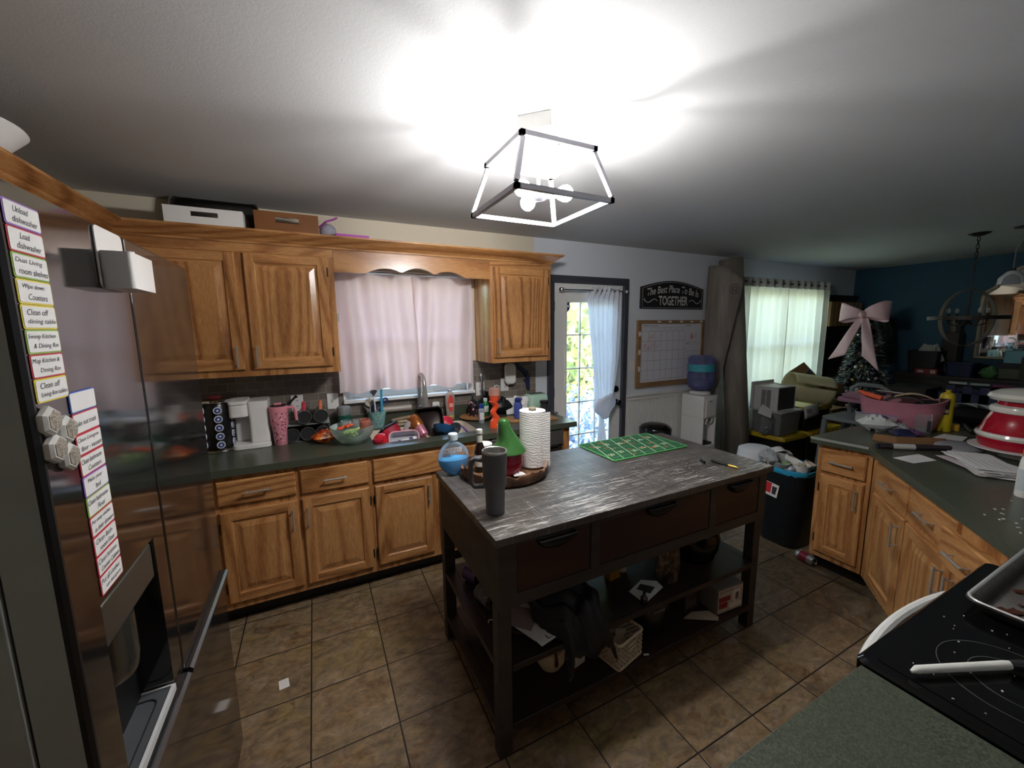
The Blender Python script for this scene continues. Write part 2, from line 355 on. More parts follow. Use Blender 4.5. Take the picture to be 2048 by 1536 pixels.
# beadboard wainscot with chair rail right of the door
m = MB(); x = 1.115
while x < 2.84: m.box(x, -.014, .1, min(x+.034, 2.84), -.0005, .88); m.box(x+.034, -.009, .1, min(x+.04, 2.84), -.0005, .88); x += .04
struct('trim_1', m, WHITE, .002)
prof = [(0, .87), (-.022, .872), (-.024, .885), (-.014, .892), (-.018, .905), (-.035, .915), (-.036, .928), (0, .932)]
struct('trim_2', MB().prism([(a-.0005, b) for a, b in prof], 1.11, 2.84, ax='x'), WHITE)
struct('baseboard_back', MB().box(1.11, -.016, .0005, 5.45, -.0005, .1), WHITE, .003)
struct('baseboard_right', MB().box(5.444, -6, .0005, 5.4595, -.02, .1), WHITE, .003)
# tiled splash on the back wall
m = MB(); m.box(-2.945, -.01, 1.012, -1.56, -.0005, 1.372).box(-1.56, -.01, 1.012, -.57, -.0005, 1.105).box(-.57, -.01, 1.012, .042, -.0005, 1.372)
struct('trim_3', m, SUBWAY)
# crown moulding along the back and left cabinet tops
cp = [(-.33, 2.132), (-.338, 2.132), (-.34, 2.142), (-.352, 2.15), (-.358, 2.158), (-.372, 2.165), (-.39, 2.178), (-.405, 2.186), (-.41, 2.19), (-.41, 2.2), (-.33, 2.2)]
ring = lambda x, f=None: [(x, a, b) for a, b in cp]
rings = [[(-2.62+(-.33-a)-.0, -2.6, b) for a, b in cp], [(-2.62+(-.33-a), -.33-(-.33-a), b) for a, b in cp]]
m = MB(); m.loft(rings); struct('trim_5', m, OAKY, smooth=20); m = MB()
m.loft([[(-2.62+(-.33-a), a, b) for a, b in cp], [(0.0-(a+.33), a, b) for a, b in cp], [(0.0-(a+.33), -.001, b) for a, b in cp]])
struct('trim_4', m, OAKH, smooth=20)
# window above the sink
m = MB()
for a in ((-1.57, 2.0, -.56, 2.06), (-1.57, 1.105, -1.52, 2.0), (-.61, 1.105, -.56, 2.0)): m.box(a[0], -.02, a[1], a[2], .02, a[3])
w = MB(); w.box(-1.53, .05, 1.13, -1.49, .09, 2.05).box(-.64, .05, 1.13, -.6, .09, 2.05).box(-1.49, .05, 1.13, -.64, .09, 1.18).box(-1.49, .05, 2.0, -.64, .09, 2.05).box(-1.49, .05, 1.57, -.64, .09, 1.61)
win1 = struct('window_1', m, WHITE, .003); w.build('sash', WHITE, win1, .003)
MB().box(-1.49, .066, 1.18, -.64, .072, 2.0).build('pane', glassy('#f2f6f6', .93, .03), win1)
MB().box(-1.57, -.055, 1.105, -.56, .02, 1.13).build('sill', WHITE, win1, .004)
# dining window
m = MB()
for a in ((2.78, 2.08, 4.52, 2.16), (2.78, .68, 4.52, .76), (2.78, .76, 2.86, 2.08), (4.44, .76, 4.52, 2.08)): m.box(a[0], -.02, a[1], a[2], .02, a[3])
win2 = struct('window_2', m, WHITE, .003)
w = MB(); w.box(2.85, .05, .75, 2.9, .09, 2.1).box(4.4, .05, .75, 4.45, .09, 2.1).box(3.62, .05, .75, 3.68, .09, 2.1).box(2.85, .05, .75, 4.45, .09, .8).box(2.85, .05, 2.05, 4.45, .09, 2.1).box(2.9, .05, 1.4, 4.4, .09, 1.45)
w.build('sash', WHITE, win2, .003); MB().box(2.9, .066, .8, 4.4, .072, 2.05).build('pane', glassy('#f2f6f6', .93, .03), win2)
# outside: lawn, path and hedge beyond the glass
struct('yard_ground', MB().box(-14, .3, -.3, 20, 30, -.15), stretchy('pale_yard', [(.35, '#7788a0'), (.5, '#a3b1c4'), (.62, '#c9d0d8')], 6, 8, (1, 1, 1), .9))
m = MB(); rnd = random.Random(3)
for i in range(9000):
    x = rnd.uniform(-6, 13); z = rnd.uniform(-.15, 2.55); y = 4.6+.5*math.sin(x*1.7)+rnd.uniform(-.35, .5)-.1*z
    a = rnd.uniform(0, 2*PI); s = rnd.uniform(.07, .16); b = rnd.uniform(-.9, .9)
    u = Vector((math.cos(a), b*.5, math.sin(a)))*s; v = Vector((-math.sin(a), b, math.cos(a)))*s*.45
    c = Vector((x, y, z)); m.add([c-u, c-v, c+u, c+v], [(0, 1, 2, 3)], rnd.randrange(3))
m.box(-7, 5.6, -.15, 14, 5.9, 2.4, 1)
o = m.build('hedge_leaves', [mat('#8f9a3a', .7), mat('#56671f', .7), mat('#adb455', .7)], smooth=0); tag(o, 'dense yellow green hedge out in the yard behind the door glass', 'hedge', None, 'stuff')
m = MB()
for i in range(5000):
    x = rnd.uniform(-3, 7); y = rnd.uniform(.9, 3.7); z = rnd.uniform(-.145, .12+.14*(y-.9))
    a = rnd.uniform(0, 2*PI); s = rnd.uniform(.03, .08); u = Vector((math.cos(a), .2, math.sin(a)))*s; v = Vector((-math.sin(a), .3, math.cos(a)))*s*.4; c = Vector((x, y, z)); m.add([c-u, c-v, c+u, c+v], [(0, 1, 2, 3)], rnd.randrange(3))
o = m.build('frosty_plants', [mat('#6f82a3', .8), mat('#3d4d6b', .8), mat('#a4b1c6', .8)], smooth=0); tag(o, 'pale bluish low plants on the ground outside the door', 'plants', None, 'stuff')
# the glazed door
m = MB(); m.box(.168, -.022, 0, .236, .03, 2.04).box(1.054, -.022, 0, 1.108, .03, 2.04).box(.168, -.022, 2.04, 1.108, .03, 2.104)
dr = struct('door_1', m, mat('#3f4048', .5, var=.05), .003)
m = MB(); y0, y1 = .008, .052
for a in ((.237, .004, .365, 2.036), (.925, .004, 1.052, 2.036), (.365, .004, .925, .24), (.365, 1.885, .925, 2.036)): m.box(a[0], y0, a[1], a[2], y1, a[3])
sl = m.build('slab', WHITE, dr)
m = MB()
for a in ((.365, .24, .385, 1.885), (.905, .24, .925, 1.885), (.385, .24, .905, .26), (.385, 1.865, .905, 1.885)): m.box(a[0], -.004, a[1], a[2], .012, a[3])
m.build('glazing_bead', WHITE, sl, .003)
m = MB()
for x in (.545, .735): m.box(x-.006, .012, .26, x+.006, .03, 1.865)
for z in (.59, .915, 1.245, 1.565): m.box(.385, .012, z-.006, .905, .03, z+.006)
m.build('muntin', WHITE, sl)
MB().box(.38, .032, .25, .91, .038, 1.875).build('pane', glassy('#f4f8f8', .92, .03), sl)
for z, r in ((1.009, .033), (.873, .034)):
    m = MB(); m.M = Matrix.Translation((.99, .008, z)) @ Matrix.Rotation(PI/2, 4, 'X')
    if z > .95: m.lathe([(r, 0), (r, .012), (r*.8, .02), (r*.75, .02), (r*.7, .016), (.012, .016), (.01, .024), (.002, .025)], n=24); m.build('deadbolt', BLACKG, sl)
    else: m.lathe([(r, 0), (r, .008), (.014, .012), (.012, .035), (.026, .045), (.03, .058), (.026, .07), (.01, .076), (.002, .076)], n=24); m.build('door_knob', BLACKG, sl)
for z in (1.83, 1.03, .25):
    m = MB(); m.tube([(.236, -.004, z-.05), (.236, -.004, z+.05)], .008, 8); m.box(.222, -.003, z-.045, .25, .009, z+.045); m.build('hinge', DGREY, sl)
m = MB(); m.prism([(.378, 1.80), (.405, 1.775), (.432, 1.80), (.437, 1.83), (.43, 1.85), (.437, 1.872), (.405, 1.878), (.373, 1.872), (.38, 1.85), (.373, 1.83)], .0285, .0315, ax='y'); st = m.build('security_sticker', mat('#2d2a66', .5), sl)
MB().box(.383, .0275, 1.825, .427, .0284, 1.84).build('sticker_band', PAPER, st)
# light switch beside the door, outlets on the splash
def plate(name, label, x, z, y=-.0005, kind='switch', wd=.07, plug=False):
    t = T(name, label, 'outlet' if kind != 'switch' else 'switch', (x, y, z)); MB().box(-wd/2, -.006, -.057, wd/2, 0, .057).build('plate', WHITEG, t, .002)
    if kind == 'switch': MB().box(-.006, -.009, -.013, .006, -.0062, .013).box(-.004, -.018, .0, .004, -.0092, .009).build('toggle', WHITE, t)
    else:
        for zz in (-.02, .02): MB().box(-.006, -.0075, zz-.006, -.003, -.0062, zz+.006).box(.004, -.0075, zz-.005, .007, -.0062, zz+.005).build('socket', INK, t)
    return t
plate('light_switch', 'white light switch between door trim and wall calendar', 1.19, 1.237)
plate('light_switch', 'white switch plate beside the sink window, above the green jar', -1.64, 1.13, -.0105, wd=.075)
plate('wall_outlet', 'white outlet on tile behind the two stacked cups', -1.865, 1.135, -.0105, 'outlet', .075)
plate('wall_outlet', 'white outlet on tile at the window end of the tall cabinet', -.5, 1.13, -.0105, 'outlet', .075)
t = plate('wall_outlet', 'white outlet with a plug in air freshener above the toaster', -.27, 1.15, -.0105, 'outlet', .075)
m = MB(); m.prism(rrect(-.052, .0, .05, .185, .035), -.075, -.035, ax='y'); solo('air_freshener', 'white plug in dispenser hanging on the tiled wall', 'dispenser', m, WHITEG, (-.235, -.0, 1.155), bev=.012)
t_ = None
# ------------------------------------------------------------------ kitchen cabinets, back wall
a = cabinet('wall_cabinet', 'two door oak wall cabinet between fridge and sink window', (-2.945, -.33, 0), 0, 2.945-1.588, .3295, 1.37, 2.131,
    [(.42, 1.41, .845, 2.08, 'r', 1.44), (.885, 1.41, 1.315, 2.08, 'l', 1.44)], [], False)
m = MB(); m.box(0, 0, .0, .013, .012, .05).box(.0, -.012, .0, .012, 0, .016).box(.0, -.012, .034, .012, 0, .05); k = m.build('latch', NICKEL, a); k.location = (1.357, .03, .19+1.5)
cabinet('wall_cabinet', 'single door oak wall cabinet between sink window and glazed door', (-.529, -.33, 0), 0, .529, .3295, 1.37, 2.131, [(.022, 1.41, .497, 2.09, 'l', 1.45)], [], False)
# scalloped valance over the sink
t = T('valance', 'scalloped oak valance board above the sink curtain', 'valance', (-1.587, -.33, 1.996)); top = []; n = 60
for i in range(n+1):
    u = i/n; x = .0005+1.056*u; z = 0
    if .18 < u < .82: s = (u-.18)/.64; z = .038*(abs(math.sin(s*PI*3))**.8)*(1-.25*abs(2*s-1))+.012*math.sin(PI*s)
    top.append((x, z))
MB().prism(top+[(1.0565, .1345), (.0005, .1345)], 0, .02, ax='y').build('board', OAKH, t)
MB().box(.0005, .0205, .118, 1.0565, .3, .1345).build('top_board', OAKH, t)
# cabinet above the fridge
cabinet('wall_cabinet', 'oak cabinet along the side wall above the fridge', (-2.62, -2.535, 0), PI/2, 2.2, .325, 1.87, 2.131, [(.7, 1.89, 1.28, 2.1, 'r', 1.92), (1.3, 1.89, 1.9, 2.1, 'l', 1.92)], [], False)
# base units
cabinet('base_cabinet', 'oak corner base unit hidden beside the fridge', (-2.945, -.61, 0), 0, .674, .6095, .1, .873, [(.36, .15, .66, .67, 'r', .5)], [(.36, .7, .66, .845)])
cabinet('base_cabinet', 'oak base unit with two drawers over two doors, under the coffee maker', (-2.27, -.61, 0), 0, .797, .6095, .1, .873,
    [(.02, .145, .39, .675, 'r', .52), (.41, .145, .78, .675, 'l', .52)], [(.02, .71, .388, .845), (.412, .705, .778, .845)])
b = cabinet('base_cabinet', 'oak sink base unit behind the island end', (-1.4725, -.61, 0), 0, .795, .6095, .1, .715, [(.015, .145, .375, .675, 'r', .52), (.42, .145, .78, .675, 'l', .52)], [(.012, .7, .77, .845, False)])
MB().box(0, .0, .7155, .795, .02, .873).build('apron_rail', OAKH, b)
# dishwasher
t = T('dishwasher', 'black dishwasher with a grey control strip under the worktop', 'dishwasher', (-.672, -.62, 0))
MB().box(0, .02, .1, .6, .58, .865).build('body', BLACK, t); MB().box(.0, -.0, .12, .6, .0195, .74).build('door', mat('#2b2321', .3), t, .004)
p_ = MB().box(.0, -.012, .75, .6, .0195, .862).build('control_panel', mat('#4a4745', .35), t, .004)
MB().box(.05, -.02, .742, .55, -.0125, .762).build('handle', DGREY, p_, .003); MB().box(.4, -.0135, .8, .425, -.0122, .808).build('indicator', INK, p_)
MB().box(.0, .08, 0, .6, .4, .0995).build('toe_kick', BLACK, t)
m = MB(); m.box(-.07, -.61, 0.0, 0.0, -.001, .873); solo('end_panel', 'narrow oak end panel beside the dishwasher next to the door', 'panel', m, OAKV)
# worktop with its splash lip and the sink
t = T('worktop', 'long dark green laminate worktop along the window wall', 'worktop', (-2.945, -.64, .874)); m = MB(t)
sx0, sx1, sy0, sy1 = -1.435, -.705, -.525, -.13
m.box(-2.945, -.64, .874, sx0, -.001, .914).box(sx1, -.64, .874, .05, -.001, .914).box(sx0, -.64, .874, sx1, sy0, .914).box(sx0, sy1, .874, sx1, -.001, .914)
m.build('slab', LAM, t); m = MB(t); m.box(-2.945, -.02, .9143, .05, -.001, 1.012); m.build('splash_lip', LAM, t, .003)
t = T('kitchen_sink', 'cream double bowl sink full of dirty dishes', 'sink', (-1.07, -.33, .72)); SINKM = mat('#d9cdb8', .25, var=.04); m = MB(t)
def bowl(m, x0, x1, y0, y1, zt, zb):
    r = [rrect(x0, y0, x1, y1, .05), rrect(x0+.02, y0+.02, x1-.02, y1-.02, .06)]
    m.loft([[(a, b, zt) for a, b in r[0]], [(a, b, zb) for a, b in r[1]]], True, False); m.add([(a, b, zb) for a, b in r[1]], [list(range(len(r[1])))])
bowl(m, sx0+.003, -1.085, sy0+.003, sy1-.003, .908, .73); bowl(m, -1.065, sx1-.003, sy0+.003, sy1-.003, .908, .73); m.box(-1.083, sy0+.01, .86, -1.067, sy1-.01, .9)
m.build('bowl', SINKM, t)
for x in (-1.26, -.88): MB(t).lathe([(.04, .731), (.042, .735), (.03, .736), (.002, .733)], (x, -.33, 0), 20).build('drain', CHROME, t)
# tap
t = T('kitchen_tap', 'brushed nickel gooseneck kitchen tap behind the sink', 'tap', (-1.03, -.075, .9145)); m = MB()
m.lathe([(.03, 0), (.03, .006), (.024, .02), (.022, .09), (.024, .1), (.018, .12), (.016, .16)]); m.build('base', NICKEL, t)
pth = [(0, 0, .16), (0, 0, .3)]+[(0, -.085+.085*math.cos(a), .3+.085*math.sin(a)) for a in [PI*i/10 for i in range(1, 11)]]+[(0, -.17, .27)]
MB().tube(pth, .0155, 14).build('neck', NICKEL, t); MB().lathe([(.014, 0), (.022, .0), (.024, .03), (.021, .1), (.0165, .13)], (0, -.17, .145)).build('spray_head', NICKEL, t)
m = MB(); m.tube([(.0, 0, .06), (.05, -.012, .07)], .018, 12); m.tube([(.045, -.01, .07), (-.01, -.05, .14)], [.006, .005], 8); m.build('lever', NICKEL, t)
t = T('water_filter_tap', 'thin chrome filter tap standing right of the soap bottle', 'tap', (-.5, -.06, .9145)); m = MB(); m.lathe([(.018, 0), (.018, .008), (.009, .02)], n=16); m.build('base', CHROME, t)
MB().tube([(0, 0, .015), (0, 0, .325)], .011, 12).build('stem', CHROME, t); MB().ball((0, 0, .335), (.016, .016, .02)).build('cap', CHROME, t)
# sink curtain: two pleated panels
def pleats(x0, x1, z0, z1, y, n, amp, seed, top_w=None, flare=0):
    rd = random.Random(seed); ph = [rd.uniform(.7, 1.3) for _ in range(n+2)]
    def fn(u, v):
        w = n*u*2*PI; a = amp*(.45+.55*v)*ph[int(n*u)]
        yy = y+a*math.sin(w+.8*math.sin(3*v+seed)+.6*math.sin(u*7+seed))+.012*math.sin(5*v+u*9)
        z = z1+(z0-z1)*v
        if v > .98: z += .014*math.sin(u*11+seed)*math.sin(u*3)
        xx = x0+(x1-x0)*u+flare*v*(u-.5)+.006*math.sin(w*.5+v*2)
        return (xx, yy, z)
    return fn
t = T('kitchen_curtain', 'pinkish white curtain in two panels over the sink window', 'curtain', (-1.07, -.1, 1.19))
for x0, x1, n, sd in ((-1.585, -1.045, 4, 2), (-1.055, -.595, 3, 5)):
    m = MB(t); m.sheet(pleats(x0, x1, 1.195, 2.02, -.105, n, .033, sd, flare=.03), 110, 30); m.build('curtain_panel', CURT, t, smooth=180)
MB(t).tube([(-1.586, -.1, 2.035), (-.531, -.1, 2.035)], .008, 10).build('rod', WHITE, t)
# ------------------------------------------------------------------ fridge
FX = -2.09
t = fridge = T('fridge', 'dark stainless french door fridge covered in chore cards', 'fridge', (-2.5, -1.915, 0)); m = MB(t)
SIDE = mat('#b4b7b2', .5, .1, .08)
m.box(-2.93, -2.322, .02, -2.1535, -1.43, 1.82); m.build('body', SIDE, t, .004)
m = MB(t); m.box(-2.153, -2.318, .05, -2.1495, -1.435, 1.82); m.build('gasket', BLACK, t)
# near door, with the dispenser recess cut out
ya, yb, yc, yd = -2.313, -2.235, -1.985, -1.922
m = MB(t)
for y0, y1, z0, z1 in ((ya, yb, .775, 1.842), (yc, yd, .775, 1.842), (yb, yc, 1.175, 1.842), (yb, yc, .77, .785)): m.box(-2.149, y0, z0, FX, y1, z1)
d = m.build('door', STEEL, t)
m = MB(t); m.box(-2.149, -2.3225, .775, -2.1, -2.3135, 1.842); m.build('door_edge', SIDE, d)
m = MB(t); m.prism([(-2.0995, -2.3225), (-2.093, -2.3225), (-2.088, -2.318), (-2.088, -2.3135), (-2.0995, -2.3135)], .775, 1.842); m.build('edge_trim', mat('#1a1a1b', .3), d)
m = MB(t); m.box(-2.215, yb+.001, .80, -2.205, yc-.001, 1.174); m.box(-2.205, yb+.001, .80, -2.15, yb+.004, 1.174).box(-2.205, yc-.004, .80, -2.15, yc-.001, 1.174).box(-2.205, yb+.004, 1.168, -2.15, yc-.004, 1.174)
dis = m.build('dispenser', mat('#3a3a3b', .3, .3), d)
m = MB(t); m.box(-2.2, yb+.006, 1.085, -2.094, yc-.006, 1.166); m.build('dispenser_panel', mat('#55544e', .3, .6), dis, .004)
m = MB(t); m.lathe([(.042, .965), (.046, .972), (.05, 1.0), (.05, 1.084)], (-2.14, -2.13, 0), 24); m.build('paddle', mat('#6d6b64', .2, .8), dis)
m = MB(t); m.box(-2.2, yb+.002, .785, FX-.002, yc-.002, .799); tr = m.build('drip_tray', mat('#55585a', .45, .3), dis)
m = MB(t); m.box(FX-.004, yb+.002, .785, FX+.003, yc-.002, .802).box(-2.2, yc-.008, .7991, FX-.004, yc-.003, .803); m.build('tray_trim', mat('#c9c9c8', .35), tr)
m = MB(t); m.tube([(x, y, .800) for x, y in rrect(-2.19, yb+.03, FX-.02, yc-.03, .02)], .002, 6, True); m.build('tray_groove', DGREY, tr)
m = MB(t); m.box(-2.149, -1.910, .775, FX, -1.43, 1.842); d2 = m.build('door', STEEL, t, .003)
m = MB(t); m.box(-2.14, -1.9215, .78, -2.11, -1.9105, 1.83); m.build('door_seal', BLACK, t)
for y0, y1, dd in ((-2.318, -1.924, d), (-1.908, -1.432, d2)):
    m = MB(t); m.prism([(-2.12, .752), (-2.085, .748), (-2.062, .757), (-2.06, .768), (-2.075, .7745), (-2.12, .7745)], 0, 1); 
    m = MB(t); m.loft([[(a, y, b) for a, b in [(-2.12, .754), (-2.087, .752), (-2.074, .758), (-2.073, .768), (-2.08, .7745), (-2.12, .7745)]] for y in (y0, y1)]); m.build('door_handle', mat('#6d6e70', .25, .9), dd, smooth=20)
m = MB(t); m.box(-2.149, -2.322, .06, FX, -1.43, .735); m.build('freezer_drawer', STEEL, t, .004)
m = MB(t); m.box(-2.14, -2.3, .0, -2.12, -1.45, .055); m.build('kick_grille', BLACK, t)
# chore cards on the door, two columns
BORD = dict(purple='#8a5fae', red='#b8323f', green='#86a83f', yellow='#d6c23a', blue='#3a57a8', pink='#c8406c')
def card(y0, y1, z0, z1, col, text, lab, g):
    t = T('chore_card', lab, 'card', (FX+.0005, (y0+y1)/2, z0), 0, g); h = z1-z0; w = y1-y0
    m = MB(); m.prism(rrect(-w/2, 0, w/2, h, .004), 0, .001, ax='x'); m.build('backing', mat(BORD[col], .5), t)
    m = MB(); m.prism(rrect(-w/2+.0022, .0022, w/2-.0022, h-.0022, .003), .0011, .0016, ax='x'); m.build('paper', PAPER, t)
    if text:
        lines = text.split('\n')
        for i, ln in enumerate(lines):
            zc = h*(1-(i+.75)/(len(lines)+.5)); wd = min(w*.82, .0056*len(ln)); writing('handwriting', ln, INK, t, (.0017, (-.004 if i == 0 else .003), zc), wd, .0085, (PI/2, 0, PI/2), .25, .0002)
    return t
colA = [('purple', 'Unload\ndishwasher'), ('red', 'Load\ndishwasher'), ('green', 'Dust Living\nroom shelves'), ('yellow', 'Wipe down\nCounters'), ('yellow', 'Clean off\ndining table'), ('green', 'Sweep Kitchen\n& Dining Rm'), ('red', 'Mop Kitchen &\nDining Rm'), ('yellow', 'Clean off\nLiving Rm tables')]
nm = ['topmost purple edged', 'upper red edged', 'upper green edged', 'higher yellow edged', 'lower yellow edged', 'lower green edged', 'red edged mopping', 'bottom yellow edged']
for i, (c, tx) in enumerate(colA):
    z1 = 1.818-.0353*i; card(-2.308, -2.226, z1-.0345, z1, c, tx, nm[i]+' chore card in the outer column on the fridge', 'chore cards in the outer column')
colB = [('blue', ''), ('red', 'Take out trash'), ('red', 'Clean Livingrm\nfloor - vacuum'), ('red', 'Clean bathroom\nCounters'), ('purple', 'Make your\nbed'), ('green', 'Clean bathroom\nFloor'), ('red', 'Put away clothes\nin their drawers'), ('red', 'Clean Bath-\nroom Floor'), ('red', 'Clean bottom\nCounter Cabinets'), ('red', 'Put all clothes\non hangers')]
nm = ['blank blue edged', 'red edged trash', 'red edged vacuuming', 'red edged bathroom counter', 'purple edged bed making', 'green edged bathroom', 'red edged clothes and drawers', 'red edged bathroom floor', 'red edged bottom cabinet', 'lowest red edged hangers']
for i, (c, tx) in enumerate(colB):
    z1 = 1.541-.0357*i; card(-2.229, -2.145, z1-.0352, z1, c, tx, nm[i]+' chore card in the inner column on the fridge', 'chore cards in the inner column')
HEXM = glassy('#f2f0ea', .45, .12)
for (y, z), l in zip(((-2.302, 1.51), (-2.299, 1.468), (-2.264, 1.489), (-2.268, 1.447)), ('upper outer', 'lower outer', 'upper inner', 'lower inner')):
    m = MB(); m.M = Matrix.Rotation(PI/2, 4, 'Y'); m.lathe([(.019, 0), (.0225, .003), (.0225, .009), (.0185, .013)], n=6)
    k = solo('hexagon_magnet', l+' clear faceted hexagon magnet on the fridge door', 'magnet', m, glassy('#f4f2ec', .35, .1), (FX+.0006, y, z), 0, None, smooth=0)
    m = MB(); m.M = Matrix.Rotation(PI/2, 4, 'Y'); m.lathe([(.0165, .0132), (.016, .014), (.002, .0142)], n=6); m.build('sparkle_face', stretchy('silver_foil', [(.3, '#7d776c'), (.6, '#cfc8b8')], 240, 3, (1, 1, 1), .3, .5, .6), k, smooth=0)
# white magnetic caddy on the far door
t = T('magnetic_caddy', 'white box caddy stuck near the top of the fridge door', 'caddy', (FX, -1.997, 1.722)); m = MB()
m.prism(rrect(-.061, .0, .061, .118, .012), .0005, .004, ax='x'); m.build('back_plate', WHITEG, t, .001)
m = MB(); o_ = rrect(.0045, -.061, .052, .061, .008); i_ = rrect(.0065, -.059, .05, .059, .007)
m.loft([[(a, b, .0) for a, b in o_], [(a, b, .07) for a, b in o_], [(a, b, .07) for a, b in i_], [(a, b, .003) for a, b in i_]]); m.build('bin', WHITEG, t)
solo('white_tube', 'small white tube standing in the fridge caddy', 'tube', MB().lathe([(.01, 0), (.01, .062), (.007, .066), (.007, .076), (.002, .077)], n=16), WHITE, (FX+.03, -1.985, 1.7265))
# ------------------------------------------------------------------ peninsula
cabinet('base_cabinet', 'narrow oak base unit at the peninsula end beside the trash bin', (1.185, -1.745, 0), -PI/2, .285, .8, .1, .873, [(.03, .14, .262, .672, 'r', .52)], [(.03, .695, .262, .845)])
A_ = Vector((1.185, -2.032)); ang = math.radians(218.95)
cabinet('corner_cabinet', 'wide slanting oak corner unit with one drawer pulled open', (1.187, -2.034, 0), ang, 1.2, .30, .1, .873,
    [(.095, .14, .46, .672, 'r', .52), (.48, .14, .855, .672, 'r', .52), (.875, .14, 1.18, .672, 'l', .52)], [(.095, .7, .465, .85), (.485, .7, .86, .85), (.88, .69, 1.185, .84, True, .05)])
t = T('worktop', 'dark green laminate worktop of the cluttered peninsula', 'worktop', (1.3, -2.4, .874)); m = MB(t)
m.prism([(1.127, -1.722), (1.16, -2.012), (.215, -2.775), (.05, -2.775), (.05, -3.395), (2.15, -3.395), (2.15, -1.722)], .874, .914); m.build('slab', LAM, t)
m = MB(t); m.prism([(1.1255, -1.721), (1.1585, -2.0125), (1.16, -2.012), (1.127, -1.722)], .9, .9155); m.build('edge_strip', mat('#8e928c', .4), t)
m = MB(); m.prism([(.48, -3.05), (1.40, -2.31), (1.98, -2.31), (1.98, -3.39), (.48, -3.39)], .0, .8735); solo('base_cabinet', 'plain oak carcass under the far half of the peninsula', 'cabinet', m, OAKV)
m = MB(); m.box(1.99, -3.39, 0, 2.12, -1.75, .8735); solo('end_panel', 'oak back panel closing the dining side of the peninsula', 'panel', m, OAKV)
# near worktop left of the stove
t = T('worktop', 'green laminate worktop next to the stove, nearest of all', 'worktop', (-1.0, -3.07, .874)); m = MB(t); m.box(-1.25, -3.395, .874, -.732, -2.757, .914); m.build('slab', LAM, t, .002)
cabinet('base_cabinet', 'oak base unit under the nearest worktop beside the stove', (-.735, -2.79, 0), PI, .5, .6, .1, .873, [(.02, .14, .48, .672, 'r', .52)], [(.02, .695, .48, .845)])
# stove
t = T('stove', 'black glass top electric range with a white handle', 'stove', (-.344, -3.07, 0)); m = MB(t); m.box(-.722, -3.37, .02, .034, -2.79, .895); m.build('body', BLACKG, t, .004)
m = MB(t); m.box(-.72, -2.789, .2, .032, -2.755, .87); dd = m.build('oven_door', BLACKG, t, .006)
m = MB(t); pth = [(-.66+.632*u, -2.752-.0+.062*math.sin(PI*u)**.5, .835) for u in [i/16 for i in range(17)]]; m.tube(pth, .014, 10); m.build('handle', mat('#dcdcd8', .3), dd)
m = MB(t); m.loft([[(a, b, z) for a, b in rrect(-.726+i, -3.38+i, .038-i, -2.742-i, .018)] for z, i in ((.885, .004), (.893, 0), (.915, 0), (.924, .007))]); ck = m.build('cooktop', BLACKG, t)
m = MB(t); m.loft([[(a, b, z) for a, b in rrect(-.70, -3.36, .012, -2.768, .012)] for z in (.9242, .9252)]); m.build('glass', mat('#0a0a0b', .06, var=.02), ck)
RING = mat('#4d4d4f', .5)
for x, y, r in ((-.53, -2.93, .115), (-.53, -2.93, .07), (-.16, -2.92, .09), (-.52, -3.2, .08), (-.16, -3.2, .11)):
    m = MB(t); m.tube([(x+r*math.cos(a), y+r*math.sin(a), .9254) for a in [2*PI*i/48 for i in range(48)]], .0009, 4, True); m.build('burner_ring', RING, ck)
m = MB(t); m.box(-.722, -3.39, .92, .034, -3.33, 1.08); m.build('control_panel', BLACKG, t, .006)
CRUMB = mat('#c9c4ba', .9)
m = MB(); rd = random.Random(5)
for i in range(26): m.cb((rd.uniform(-.7, -.35), rd.uniform(-2.98, -2.78), .9266), (rd.uniform(.001, .004), rd.uniform(.001, .0025), .0015), (0, 0, rd.uniform(0, 3)))
tag(m.build('crumbs', CRUMB), 'pale crumbs scattered on the black stove glass', 'crumbs', None, 'stuff')
def tray(x0, y0, x1, y1, z, h, fl=.018, r=.03):
    m = MB(); R0 = rrect(x0, y0, x1, y1, r); R1 = rrect(x0-fl, y0-fl, x1+fl, y1+fl, r+fl); R2 = rrect(x0-fl-.006, y0-fl-.006, x1+fl+.006, y1+fl+.006, r+fl)
    m.loft([[(a, b, z) for a, b in R0], [(a, b, z+h) for a, b in R1], [(a, b, z+h+.003) for a, b in R2], [(a, b, z+h-.003) for a, b in R2]], True, False); m.add([(a, b, z) for a, b in R0], [list(range(len(R0)))])
    return m
t = T('sheet_pan', 'scorched metal sheet pan resting on the stove top', 'pan', (-.065, -3.0, .927)); m = tray(-.235, -.165, .235, .185, .001, .028, .018, .012); m.build('pan', PANM, t, solid=.002)
MB().tube([(a, b, .0305) for a, b in rrect(-.255, -.185, .255, .205, .03)], .0042, 8, True).build('rolled_rim', mat('#c4c3c0', .35, .5), t)
m = MB(); rd = random.Random(2)
for i in range(34):
    a = rd.uniform(0, 6.3); q = rd.random()**.5; cx, cy = ((-.03, .125), (-.1, .05), (-.15, .115))[i % 3]; r = rd.uniform(.004, .018); n = 9
    m.add([(cx+.06*q*math.cos(a)+r*math.cos(b)*rd.uniform(.6, 1.5), cy+.05*q*math.sin(a)+r*math.sin(b)*rd.uniform(.5, 1), .0035+.0001*i) for b in [2*PI*j/n for j in range(n)]], [list(range(n))])
m.build('burnt_stain', mat('#40200f', .5), t)
solo('pan_ring', 'small dark oval ring lying in the sheet pan', 'ring', MB().tube([(.022*math.cos(a), .012*math.sin(a), 0) for a in [2*PI*i/20 for i in range(20)]], .004, 8, True), BLACK, (.03, -2.865, .9345))
